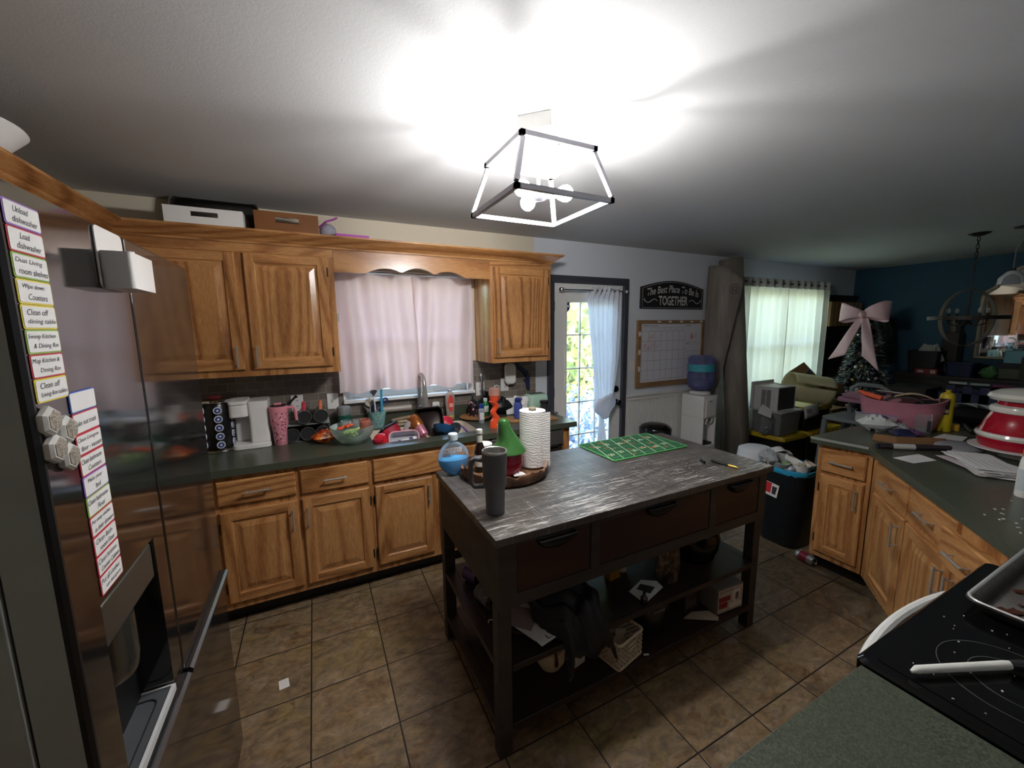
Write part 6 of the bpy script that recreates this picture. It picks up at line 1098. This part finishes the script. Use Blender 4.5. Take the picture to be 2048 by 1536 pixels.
# dining window curtain
t = T('window_curtain', 'long white grommet curtain over the dining room window', 'curtain', (3.65, -.1, .2)); MB(t).tube([(2.6, -.11, 2.14), (4.6, -.11, 2.14)], .011, 12).build('rod', DKMETAL, t)
for x0, x1, n, sd in ((2.72, 3.62, 6, 1), (3.60, 4.52, 6, 4)):
    m = MB(t); rdx = random.Random(sd); 
    def cf(u, v, x0=x0, x1=x1, n=n, sd=sd): return (x0+(x1-x0)*u+.012*math.sin(v*3+u*9), -.11+(.035+.012*v)*math.sin(u*n*2*PI+.9*math.sin(2.2*v+sd)), 2.19-1.95*v)
    m.sheet(cf, 110, 26); m.build('curtain_panel', CURTW, t, smooth=180)
    m = MB(t); m.sheet(lambda u, v: (lambda q: (q[0], q[1]-.0035, q[2]))(cf(u, v*.052)), 110, 2); m.build('top_hem', mat('#b9b9b6', .9), t, smooth=180)
    for k in range(n*2):
        u = (k+.5)/(2*n); q = cf(u, .025); m = MB(t); m.M = Matrix.Translation((q[0], -.11, 2.14)) @ Matrix.Rotation(PI/2+(.9 if k % 2 else -.9), 4, 'Z') @ Matrix.Rotation(PI/2, 4, 'X'); m.lathe([(.019, -.003), (.03, -.002), (.03, .002), (.019, .003), (.019, -.003)], n=24, cap=False); m.build('grommet', NICKEL, t)
# rolled vinyl flooring leaning in the corner of the window
VIN = stretchy('grey_vinyl_back', [(.3, '#6d655d'), (.5, '#837a71'), (.7, '#978e84')], 5, 6, (2.2, 2.2, .3), .7, .1)
t = T('vinyl_roll', 'slim grey roll of vinyl flooring leaning upright behind the wide one', 'roll', (2.5, -.36, .02)); t.rotation_euler = (math.radians(-5.2), math.radians(-1.4), 0)
m = MB(); rings = [[((.115*s)*math.cos(2*PI*j/40), (.115*s)*math.sin(2*PI*j/40), z) for j in range(40)] for z, s in ((0.008, 1), (2.345, 1))]; m.loft(rings, True, False); m.build('roll', VIN, t, solid=.006)
t = T('vinyl_roll', 'wide curled sheet of grey vinyl flooring leaning with pencil marks', 'roll', (2.3, -.2, 0)); m = MB(t); L0 = [(2.235, -.035, 2.285), (2.2, -.05, 1.81), (2.19, -.06, 1.34), (2.25, -.07, 1.02), (2.28, -.075, .84), (2.31, -.08, .4), (2.33, -.08, .01)]; R0 = [(2.325, -.39, 2.1), (2.32, -.365, 1.9), (2.312, -.33, 1.69), (2.293, -.28, 1.37), (2.285, -.22, 1.04), (2.295, -.13, .82), (2.325, -.1, .4), (2.345, -.1, .01)]
def lerp_path(P_, v):
    k = v*(len(P_)-1); i = min(int(k), len(P_)-2); return Vector(P_[i]).lerp(Vector(P_[i+1]), k-i)
def vs_(u, v):
    a, b = lerp_path(L0, v), lerp_path(R0, v); q = a.lerp(b, u); bul = .09*math.sin(PI*u)*max(.1, 1-v*1.3); n = Vector((-.8, -.6, 0)); return q+n*bul+Vector((0, 0, .1*math.sin(PI*u)*(1-v)*.5))
m.sheet(vs_, 24, 40); m.build('sheet', VIN, t, smooth=180, solid=.006)
q = vs_(.8, .09); writing('pencil_mark', '12', INK, t, q-Vector(t.location)+Vector((-.012, -.012, 0)), .05, .05, (PI/2, 0, math.radians(-30)), 0, .001); m = MB(t); c = vs_(.8, .09)+Vector((-.014, -.013, 0)); m.tube([c+Vector((.05*math.cos(a)*.86, -.05*math.cos(a)*.5, .05*math.sin(a))) for a in [2*PI*i/24 for i in range(24)]], .002, 4, True); m.build('pencil_mark', INK, t)
# ------------------------------------------------------------------ dining end of the room
def tote(name, lab, x0, y0, x1, y1, z0, h, body, lid, lidh=.05):
    t = T(name, lab, 'tote', ((x0+x1)/2, (y0+y1)/2, z0)); a, b = (x1-x0)/2, (y1-y0)/2
    MB().loft([[(p, q, z) for p, q in rrect(-a*s, -b*s, a*s, b*s, .04)] for z, s in ((0, .88), (.01, .9), (h, .97))]).build('body', body, t)
    if lid:
        m = MB(); m.loft([[(p, q, z) for p, q in rrect(-a*s, -b*s, a*s, b*s, .045)] for z, s in ((h-lidh*.4, 1.0), (h+.001, 1.0), (h+.012, .97), (h+lidh*.5, .955), (h+lidh*.5, .9), (h+lidh*.3, .89))]); l = m.build('lid', lid, t)
        m = MB()
        for k in range(7):
            x = -a*.8+a*1.6*k/6; m.box(x-.03, -b*1.005, h-lidh*.35, x+.03, -b*.9, h+lidh*.3)
        m.build('lid_rib', lid, l)
    return t
YL = mat('#b59a1f', .4); TBK = mat('#0c0d10', .4)
tote('storage_tote', 'black storage tote with a yellow lid under the grey tote', 2.65, -.74, 3.09, -.3, 0, .42, TBK, YL)
tote('storage_tote', 'black storage tote with a yellow lid under another black tote', 3.12, -.74, 3.86, -.26, 0, .42, TBK, YL)
tote('storage_tote', 'upper black tote with a yellow lid next to the grey tote', 3.14, -.70, 3.64, -.3, .447, .24, TBK, YL)
GT_ = glassy('#b9bcc0', .3, .3)
t = T('clear_tote', 'grey translucent tote carrying the air conditioner', 'tote', (2.86, -.52, .447)); m = MB(); m.loft([[(p, q, z) for p, q in rrect(-.2*s, -.16*s, .2*s, .16*s, .03)] for z, s in ((0, .9), (.01, .92), (.235, 1.0), (.24, 1.06), (.25, 1.06))]); m.build('body', mat('#77787a', .35), t); m = MB(); m.loft([[(p, q, z) for p, q in rrect(-.215, -.172, .215, .172, .03)] for z in (.2505, .262)]); m.build('lid', mat('#b9bbbd', .4), t)
t = T('air_conditioner', 'white window air conditioner sitting on the grey tote', 'air conditioner', (2.84, -.5, .7095)); m = MB(); m.box(-.165, -.12, 0, .165, .13, .262); m.build('housing', mat('#c9c8c8', .4), t, .004)
m = MB(); m.box(-.15, -.1245, .012, .15, -.1205, .25); m.build('coil_grille', mat('#2b2c2e', .6, nscale=140, var=.6), t); m = MB(); m.box(-.168, -.126, -.0, .168, -.1206, .011).box(-.168, -.126, .251, .168, -.1206, .264).box(-.168, -.126, .0115, -.151, -.1206, .2505).box(.151, -.126, .0115, .168, -.1206, .2505); m.build('rear_frame', WHITE, t)
m = MB()
for r in (-.03, .025):
    for k in range(17): m.box(-.1672, r-.023, .03+.0115*k, -.1652, r+.023, .0365+.0115*k)
m.build('side_louvre', DGREY, t); m = MB(); m.box(-.2, .1305, -.0, .19, .15, .30); m.build('front_flange', mat('#bdbcbc', .4), t, .003); m = MB(); m.tube([(-.1, .1, .266), (-.02, .0, .29), (.05, -.04, .268), (.13, -.08, .268)], .006, 6); m.build('power_cord', mat('#cfc9b0', .5), t)
solo('plastic_pouch', 'grey see through pouch hanging on the side of the grey tote', 'pouch', pillow(MB(), .14, .2, .05, 5, crumple=.3), mat('#6d6e72', .3), (2.62, -.56, .56), .0).rotation_euler = (PI/2, .1, -.6)
solo('envelope', 'white envelope wedged beside the air conditioner', 'envelope', MB().prism([(-.1, -.06), (.1, -.05), (.11, .06), (-.09, .07)], 0, .004), PAPER, (2.6, -.56, .71)).rotation_euler = (.35, -.35, .4)
# cardboard box with open flaps, roll of cream foam
t = T('cardboard_box', 'open cardboard box with raised flaps behind the foam roll', 'box', (3.86, -.62, .0)); BX = (3.6, -.78, 4.12, -.42)
def quad_(m, a, b, c, d): m.loft([[a, b, tuple(Vector(b)+Vector((0, .006, 0))), tuple(Vector(a)+Vector((0, .006, 0)))], [d, c, tuple(Vector(c)+Vector((0, .006, 0))), tuple(Vector(d)+Vector((0, .006, 0)))]])
m = MB(t); m.box(3.88, -.59, .0005, 4.18, -.26, .6); m.build('carton', CARD, t, .003)
m = MB(t); quad_(m, (3.32, -.36, 1.075), (3.63, -.36, 1.18), (3.78, -.52, .93), (3.62, -.5, .80)); fl = m.build('flap', CARD, t)
m = MB(t); quad_(m, (3.781, -.525, .93), (4.09, -.605, .913), (3.975, -.615, .806), (3.74, -.6, .80)); m.build('flap', CARD, t)
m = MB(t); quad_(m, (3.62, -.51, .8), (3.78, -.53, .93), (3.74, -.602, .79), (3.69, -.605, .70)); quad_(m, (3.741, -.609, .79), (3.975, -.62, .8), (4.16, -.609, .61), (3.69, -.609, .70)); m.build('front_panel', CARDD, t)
m = MB(t); quad_(m, (3.43, -.435, .965), (3.66, -.412, 1.105), (3.69, -.44, 1.06), (3.46, -.465, .93)); m.build('tape_strip', mat('#32343c', .4), fl)
writing('lettering', 'prime', mat('#8fa3ad', .5), fl, Vector((3.56, -.452, 1.01))-Vector(t.location), .11, .022, (PI/2-.4, math.radians(-27), 0), .2)
m = MB(t); m.tube([(3.45, -.368, 1.1), (3.47, -.38, 1.06), (3.5, -.395, 1.04)], [.003, .01, .004], 6); m.build('printed_arrow', INK, fl)
FOAM = mat('#d6cfa4', .7, var=.05)
t = T('foam_roll', 'loosely rolled sheet of cream foam lying over the black totes', 'roll', (3.2, -.62, .74)); A = Vector((3.08, -.5, .945)); B = Vector((3.42, -.73, .88)); ax = (B-A).normalized(); sd = ax.cross(Vector((0, 0, 1))).normalized(); upv = sd.cross(ax)
m = MB(t); m.sheet(lambda u, v: A.lerp(B, u)+(sd*math.cos(v*6.1+.4)+upv*math.sin(v*6.1+.4))*(.165*(1-.1*v)), 12, 40); m.build('sheet', FOAM, t, smooth=180, solid=.006)
m = MB(t); m.sheet(lambda u, v: B+Vector((.02+.30*u*(1-.55*v), .02+.02*v, -.06-.1*v-.05*u)), 6, 4); m.build('loose_corner', FOAM, t, solid=.005)
t = T('paper_bag', 'white printed paper hanging over the edge of the black tote', 'paper', (3.12, -.73, .62)); m = MB(); m.sheet(lambda u, v: (-.13+.27*u+.03*v, -.012*math.sin(3*u), .13-.14*v-.0+.03*u), 6, 4); m.build('sheet', mat('#cfcfce', .7), t, solid=.003); m = MB(); m.sheet(lambda u, v: (-.1+.1*u+.03*v, -.006-.012*math.sin(3*u), .1-.05*v+.01*u), 3, 2); m.build('printed_patch', mat('#9b9ca0', .7), t)
# high chair frame
GP = mat('#7b7f82', .5)
t = T('high_chair', 'grey plastic high chair with a pink seat behind the peninsula', 'chair', (2.93, -1.21, 0)); 
for x, y in ((-.2, -.17), (-.2, .17), (.2, -.17), (.2, .17)): m = MB(); m.tube([(x*1.15, y*1.1, 0), (x, y, .5), (x*.95, y*.95, .71)], [.022, .024, .024], 10); m.build('leg', GP, t)
MB().prism(rrect(-.22, -.19, .22, .19, .05), .71, .745).build('tray_frame', GP, t, .01); m = MB(); m.tube([(.17, -.17, .745), (.18, -.17, 1.0), (.18, -.1, 1.04), (.18, .06, 1.04), (.18, .12, 1.0), (.17, .12, .745)], .022, 10); m.build('back_frame', GP, t); m = MB(); m.prism(rrect(-.16, -.15, .16, .1, .03), .90, .94); m.prism(rrect(-.16, -.1, .15, .06, .02), .9405, .985); m.build('seat_pad', mat('#a5788c', .6), t, .01)
# christmas tree with ornaments and bow
t = T('christmas_tree', 'frosted artificial christmas tree with silver and pink ornaments', 'tree', (4.57, -.57, 0)); rd = random.Random(17); m = MB()
def treer(z): return .37*(1-(z-.3)/1.5)**.85 if z < 1.8 else 0
for i in range(8200):
    z = .3+1.47*rd.random()**1.15; r = treer(z)*(.35+.65*rd.random()**.45); a = rd.uniform(0, 2*PI); c = Vector((r*math.cos(a), r*math.sin(a), z-.12*r)); d = Vector((math.cos(a), math.sin(a), rd.uniform(-.7, .3))).normalized(); s = Vector((-math.sin(a), math.cos(a), rd.uniform(-.8, .8))).normalized(); l = rd.uniform(.035, .07); w = rd.uniform(.006, .011)
    m.add([c-d*l*.3-s*w, c-d*l*.3+s*w, c+d*l+s*w*.4, c+d*l-s*w*.4], [(0, 1, 2, 3)], 0 if rd.random() < .42 else (1 if rd.random() < .6 else 2))
m.build('foliage', [mat('#27332d', .8), mat('#7a8a83', .8), mat('#d5dad8', .8)], t, smooth=0); MB().tube([(0, 0, 0), (0, 0, 1.7)], [.035, .008], 8).build('trunk', mat('#2b2019', .8), t)
orn = [mat('#b9b9bd', .15, .8), mat('#dcd6cc', .3), mat('#c99aa6', .25), mat('#c2a46a', .25, .6), mat('#1c1d2b', .15)]
onm = ['silver', 'white', 'pink', 'gold', 'dark navy']; cnt = 0
for k in range(56):
    z = .62+1.0*(k/56.0); a = math.radians(200+rd.uniform(-75, 75)); r = treer(z)*rd.uniform(.92, 1.02)+.015; q = (k*7) % 5 if k % 6 else 4; rad = rd.uniform(.016, .026) if q != 4 else rd.uniform(.03, .05)
    o = MB().ball((0, 0, 0), rad, 14, 8).build('ornament', orn[q], None); o.location = Vector(t.location)+Vector((r*math.cos(a), r*math.sin(a), z-.1*r)); tag(o, '%s ball ornament hanging on the frosted christmas tree' % onm[q], 'ornament', '%s ornaments on the tree' % onm[q])
BOWP = mat('#cba3ab', .45, var=.06)
t = T('ribbon_bow', 'big pink ribbon bow on top of the christmas tree', 'bow', (4.30, -.63, 1.752))
for s in (1, -1):
    m = MB()
    def lp(u, v, s=s):
        a = u*2*PI; x = .245*(1-math.cos(a))/2; wv = .035+.075*min(1, x/.2); return (-.07*math.sin(a)*(1-.3*u)+.01*math.sin(9*u+3*v), s*x, .02*math.sin(a)+.02*x/.245*1.5+(v-.5)*2*wv)
    m.sheet(lp, 30, 8); m.build('loop', BOWP, t, smooth=180, solid=.004)
    m = MB(); m.sheet(lambda u, v, s=s: (-.02-.05*v+.012*math.sin(u*3+v*6), s*(.02+(.19 if s > 0 else .12)*v)+(u-.5)*(.06+.13*v), -.03-(.5 if s > 0 else .56)*v-(.035 if s > 0 else -.09)*(u-.5)*v*2), 8, 16); m.build('tail', BOWP, t, smooth=180, solid=.003)
m = MB(); m.ball((-.03, 0, 0), (.05, .04, .045), 18, 10); m.build('knot', BOWP, t)
# dark slatted rack and striped bag on the back wall
t = T('wall_rack', 'dark slatted wooden rack against the wall behind the tree', 'rack', (5.03, -.03, .9)); m = MB(); 
for k in range(12): x = -.4+.068*k; m.box(x, -.025, 0, x+.055, 0, 1.14)
m.build('slats', mat('#241c18', .7), t); MB().box(-.42, -.05, 1.1, .4, -.0255, 1.14).build('rail', mat('#2a211c', .7), t); MB().box(-.42, -.05, .5, .4, -.0255, .53).build('rail', mat('#2a211c', .7), t)
t = T('striped_bag', 'brown and tan striped paper bag hanging on the dark rack', 'bag', (4.94, -.13, 1.61)); SB = NT('tan_stripes'); s_ = SB.n('SeparateXYZ'); SB.l(SB.co(), s_.inputs[0]); q_ = SB.math('SINE', SB.math('MULTIPLY', s_.outputs[0], 62.0)); SB.l(SB.ramp(SB.math('MULTIPLY_ADD', q_, .5), [(.0, '#8a6a40'), (.5, '#a98a58')], 'CONSTANT'), SB.b.inputs[0]); q2 = SB.t.nodes['Math.002'] if 'Math.002' in SB.t.nodes else None
m = MB(); m.loft([[(a, b, z) for a, b in ((-.415, -.04), (.41, -.04), (.41, .04), (-.415, .04))] for z in (0, .33)]); m.build('bag', SB.m, t); m = MB(); m.box(-.2, -.0412, .27, .02, -.0402, .3); m.build('printed_mark', mat('#4a331c', .6), t)
t = T('trailing_plant', 'tall dark floor plant with drooping leaves beside the pink bow', 'plant', (5.2, -.5, 0)); rd = random.Random(5); m = MB()
for i in range(1500):
    z = 1.15+rd.uniform(0, .6); a = rd.uniform(0, 2*PI); r = .03+.13*rd.random()*(1-(z-1.15)*.6); c = Vector((r*math.cos(a)*.7, r*math.sin(a), z)); d = Vector((rd.uniform(-.5, .5), rd.uniform(-.5, .5), -1)).normalized(); s = Vector((-math.sin(a), math.cos(a), 0)); m.add([c-s*.006, c+d*.03-s*.012, c+d*.07, c+d*.03+s*.012], [(0, 1, 2, 3)], rd.randrange(2))
m.build('foliage', [mat('#1c2a24', .7), mat('#2c3a31', .7)], t, smooth=0); MB().tube([(0, 0, .3), (.02, .01, .8), (0, 0, 1.65)], .015, 8).build('stem', mat('#2b221a', .7), t); MB().lathe([(.001, 0), (.12, 0), (.16, .3), (.14, .3), (.13, .27), (.001, .27)], n=24).build('pot', mat('#26211e', .6), t)
# sideboard along the teal wall and the things on it
DKW = stretchy('black_brown_furniture', [(.3, '#14100f'), (.6, '#211a17'), (.8, '#2c2420')], 8, 5, (1, .3, 2), .4)
t = T('sideboard', 'long dark sideboard under the mirror on the teal wall', 'sideboard', (5.17, -1.75, 0)); MB().box(-.24, -1.06, .08, .25, 1.0, .985).build('body', DKW, t, .004); MB().box(-.27, -1.09, .9855, .265, 1.03, 1.02).build('top', DKW, t, .004)
for k in range(4): m = MB(); m.box(-.258, -1.03+.505*k, .12, -.2405, -.54+.505*k, .96); d_ = m.build('door', DKW, t, .004); MB().tube([(-.2585, -.78+.52*k+.2, .6), (-.275, -.78+.52*k+.2, .6)], .012, 10).build('knob', BRONZE, d_)
for x in (-.22, .2):
    for y in (-1.03, .92): MB().box(x, y, 0, x+.05, y+.06, .0795).build('foot', DKW, t)
SZ = 1.0205
t = T('dark_bin', 'black bin full of white papers at the corner end of the sideboard', 'bin', (5.12, -.98, SZ)); MB().loft([[(a, b, z) for a, b in rrect(-.14*s, -.15*s, .14*s, .15*s, .03)] for z, s in ((0, .85), (.28, 1.0))], True, False).build('bin', mat('#131316', .5), t)
for k, (y, l) in enumerate(((-.94, 'inner'), (-1.0, 'middle'), (-1.06, 'outer'))): solo('paper_sheet', l+' white paper sticking out of the black bin', 'paper', MB().cb((0, 0, .1), (.16, .004, .22), (.3-.25*k, .35*(k-1), .9)), mat('#b9b8b3', .8), (5.1, y, SZ+.14))
t = T('lantern', 'dark lantern with a white flat cap behind the paper bin', 'lantern', (5.28, -1.14, SZ)); MB().box(-.07, -.07, 0, .07, .07, .5).build('body', mat('#241e1a', .5), t, .004); MB().box(-.1, -.11, .65, .09, .1, .68).build('cap', mat('#b9bcbb', .5), t, .003); MB().lathe([(.05, .5005), (.055, .53), (.045, .64), (.04, .6495)], n=20).build('shade', mat('#5a554e', .4), t)
solo('red_box', 'flat red printed box lying on the sideboard edge', 'box', MB().box(-.05, -.11, 0, .05, .1, .075), mat('#7e1620', .5), (4.97, -1.02+.04-.08, SZ), .1, None, .003) if False else None
t = T('red_box', 'flat red printed box in front of the black bin', 'box', (4.94, -1.05, SZ)); MB().box(-.03, -.1, 0, .03, .1, .07).build('carton', mat('#7e1620', .5), t, .002); MB().box(-.0312, -.085, .015, -.0302, -.04, .055).box(-.0312, .02, .02, -.0302, .075, .05).build('printed_patch', mat('#b9a9a6', .5), t)
t = T('blue_tub', 'dark blue plastic tub on the sideboard under the ring lamp', 'tub', (5.08, -1.31, SZ)); MB().loft([[(a, b, z) for a, b in rrect(-.12*s, -.12*s, .12*s, .12*s, .03)] for z, s in ((0, .9), (.14, 1.0), (.145, 1.05), (.16, 1.05))]).build('tub', mat('#16204a', .4), t)
t = T('green_packet', 'green leafy plastic packet on the sideboard below the mirror', 'packet', (5.05, -1.53, SZ)); pillow(MB(), .14, .16, .11, 3, crumple=.6).build('packet', mat('#4f7a4a', .35), t)
t = T('glass_dish', 'low greenish glass dish next to the green packet', 'dish', (5.1, -1.68, SZ)); MB().prism(rrect(-.1, -.09, .1, .09, .03), 0, .12).build('dish', mat('#4c4f3c', .25), t, .01)
t = T('grey_pot', 'brown grey crock at the mirror side of the sideboard', 'crock', (5.0, -1.88, SZ)); MB().lathe([(.001, 0), (.12, 0), (.13, .02), (.13, .24), (.115, .26), (.001, .262)], n=36).build('crock', mat('#4f463e', .4), t); m = MB(); m.tube([(0, .1*math.cos(a), .26+.08*math.sin(a)) for a in [PI*i/12 for i in range(13)]], .008, 6); m.build('handle', DKMETAL, t)
t = T('blue_caddy', 'pale blue box standing against the mirror', 'box', (5.3, -1.66, SZ+.16)); MB().box(-.05, -.09, 0, .05, .09, .14).build('box', mat('#7fb8c4', .4), t, .004)
t = T('stack_box', 'dark box holding up the pale blue box on the sideboard', 'box', (5.3, -1.66, SZ)); MB().box(-.06, -.11, 0, .06, .11, .1595).build('box', mat('#1b1818', .5), t, .003)
# mirror
t = T('wall_mirror', 'cream framed arched mirror on the teal wall', 'mirror', (5.458, -1.75, 1.22)); half = [(-.45, 0), (-.45, .70), (-.43, .77), (-.36, .83), (-.345, .87), (-.30, .95), (-.2, 1.02), (-.1, 1.055), (0, 1.065)]; outl = half+[(-a, b) for a, b in half[-2::-1]]
m = MB(); m.tube([(-.018, a, b) for a, b in outl], .022, 8, True); m.build('frame', mat('#b7ab90', .5), t); mm = NT('silvered_glass'); mm.l(mm.mix(mm.noise(mm.co(), 6, 2), '#c9cbca', '#d2d4d3'), mm.b.inputs[0]); mm.set(Metallic=1.0, Roughness=.02); m = MB(); m.prism(outl, -.012, -.004, ax='x'); m.build('glass', mm.m, t)
# dining table and its clutter
t = T('dining_table', 'dark dining table buried under crates and papers', 'table', (3.75, -1.75, 0)); MB().box(-.5, -.75, .7, .55, .62, .74).build('table_top', DKW, t, .004)
for x in (-.45, .44):
    for y in (-.7, .51): MB().box(x, y, 0, x+.06, y+.06, .6995).build('leg', DKW, t)
t = T('blue_crate', 'dark blue plastic crate holding papers on the dining table', 'crate', (3.95, -1.74, .7405)); m = MB(); a, b, h = .2, .22, .3
m.box(-a, -b, 0, a, b, .012)
for k in range(4):
    for (x0, y0, x1, y1) in ((-a, -b+.11*k, -a+.012, -b+.11*k+.06), (a-.012, -b+.11*k, a, -b+.11*k+.06)): m.box(x0, y0, .0125, x1, y1, h)
for (x0, y0, x1, y1) in ((-a, -b, -a+.0119, b), (a-.0119, -b, a, b), (-a+.0125, -b, a-.0125, -b+.012), (-a+.0125, b-.012, a-.0125, b)): m.box(x0, y0, .02, x1, y1, .23)
m.build('crate', mat('#1b2550', .4), t)
for k, (y, cl, l) in enumerate(((-1.62, '#a9b3ad', 'pale green'), (-1.74, '#9aa7a0', 'grey green'), (-1.86, '#7c3a52', 'dark pink'))): solo('folder', l+' paper folder lying in the blue crate', 'folder', MB().cb((0, 0, .0), (.24, .12, .02), (0, .25, .2*k)), mat(cl, .7), (3.95, y, 1.03), 0)
rd = random.Random(41)
t = T('dark_cloth', 'black cloth heap on the near edge of the dining table', 'cloth', (3.5, -1.95, .741)); pillow(MB(), .34, .6, .16, 7, crumple=.4).build('cloth', mat('#131316', .8), t)
for k, (x, y, r, l) in enumerate(((3.42, -1.80, .3, 'crumpled white paper on the black cloth heap'), (3.44, -1.93, -.4, 'folded grey paper on the black cloth heap'), (3.45, -2.1, .8, 'small white paper at the far end of the black cloth'))): solo('paper_sheet', l, 'paper', MB().sheet(lambda u, v: ((u-.5)*.16, (v-.5)*.13, .03*math.sin(3*u+2*v)), 6, 5), mat('#b5b5b8', .8), (x, y, .905), r, None, 0, solid=.003)
t = T('dark_chest', 'dark box standing on the table behind the pink basket', 'box', (3.75, -1.33, .7405)); MB().box(-.2, -.16, 0, .2, .16, .26).build('box', mat('#1d1714', .5), t, .004)
# ring chandelier
t = T('ring_chandelier', 'dark orb chandelier of two crossed rings on a chain', 'chandelier', (3.53, -1.70, 1.43)); OC = Vector((0, 0, .25)); RM = mat('#3c362f', .5, .5)
MB().lathe([(.07, .978), (.066, .972), (.03, .955), (.002, .95)], n=32).build('canopy', RM, t); m = MB()
for k in range(9):
    z = .945-.032*k; m.tube([(.009*math.cos(a)*(k % 2), .009*math.cos(a)*((k+1) % 2), z-.016+.02*math.sin(a)) for a in [2*PI*i/14 for i in range(14)]], .003, 5, True)
m.tube([(0, 0, .675), (0, 0, .5)], .004, 6); m.build('chain', RM, t)
def hoop(M):
    m = MB(); m.M = M; r = .245; m.loft([[(q*math.cos(2*PI*i/56), q*math.sin(2*PI*i/56), z) for i in range(56)] for q, z in ((r, -.016), (r+.006, -.016), (r+.006, .016), (r, .016), (r, -.016))], True, False); return m
hoop(Matrix.Translation(OC) @ Matrix.Rotation(math.radians(65), 4, 'Z') @ Matrix.Rotation(PI/2, 4, 'Y')).build('upright_ring', mat('#6b6254', .6, .2), t); hoop(Matrix.Translation(OC)).build('level_ring', RM, t)
m = MB(); m.tube([(0, 0, .5), (0, 0, .2)], .007, 8); m.lathe([(.002, .19), (.03, .2), (.02, .225), (.004, .23)], n=16); m.build('stem', RM, t)
for k in range(4):
    a = PI/4+PI/2*k; d = Vector((math.cos(a), math.sin(a), 0)); m = MB(); m.tube([Vector((0, 0, .21)), d*.07+Vector((0, 0, .18)), d*.13+Vector((0, 0, .2)), d*.135+Vector((0, 0, .225))], .005, 6); m.tube([d*.135+Vector((0, 0, .225)), d*.135+Vector((0, 0, .29))], .011, 10); m.build('candle_arm', RM, t)
    m = MB(); m.ball(tuple(d*.135+Vector((0, 0, .315))), (.014, .014, .024), 12, 8); m.build('bulb', glassy('#e7e7e2', .6, .05), t)
t = T('pendant_lamp', 'clear glass pendant on a bent cord beside the ring chandelier', 'lamp', (3.52, -1.955, 2.0)); m = MB(); m.lathe([(.065, .4105), (.06, .4), (.002, .395)], n=28); m.build('canopy', RM, t); m = MB(); m.tube([(0, 0, .395), (-.01, .005, .3), (-.05, .02, .22), (-.052, .02, .15), (-.05, .02, .06)], .004, 6); m.build('cord', mat('#8a8a88', .4), t); m = MB(); m.lathe([(.012, .06), (.035, .05), (.075, .0), (.08, -.05), (.077, -.05), (.07, .0), (.03, .045)], (-.05, .02, 0), 32, cap=False); m.build('glass_shade', glassy('#e6e8ea', .78, .05), t); MB().lathe([(.014, .02), (.02, .055), (.014, .075)], (-.05, .02, 0), 16).build('socket', RM, t)
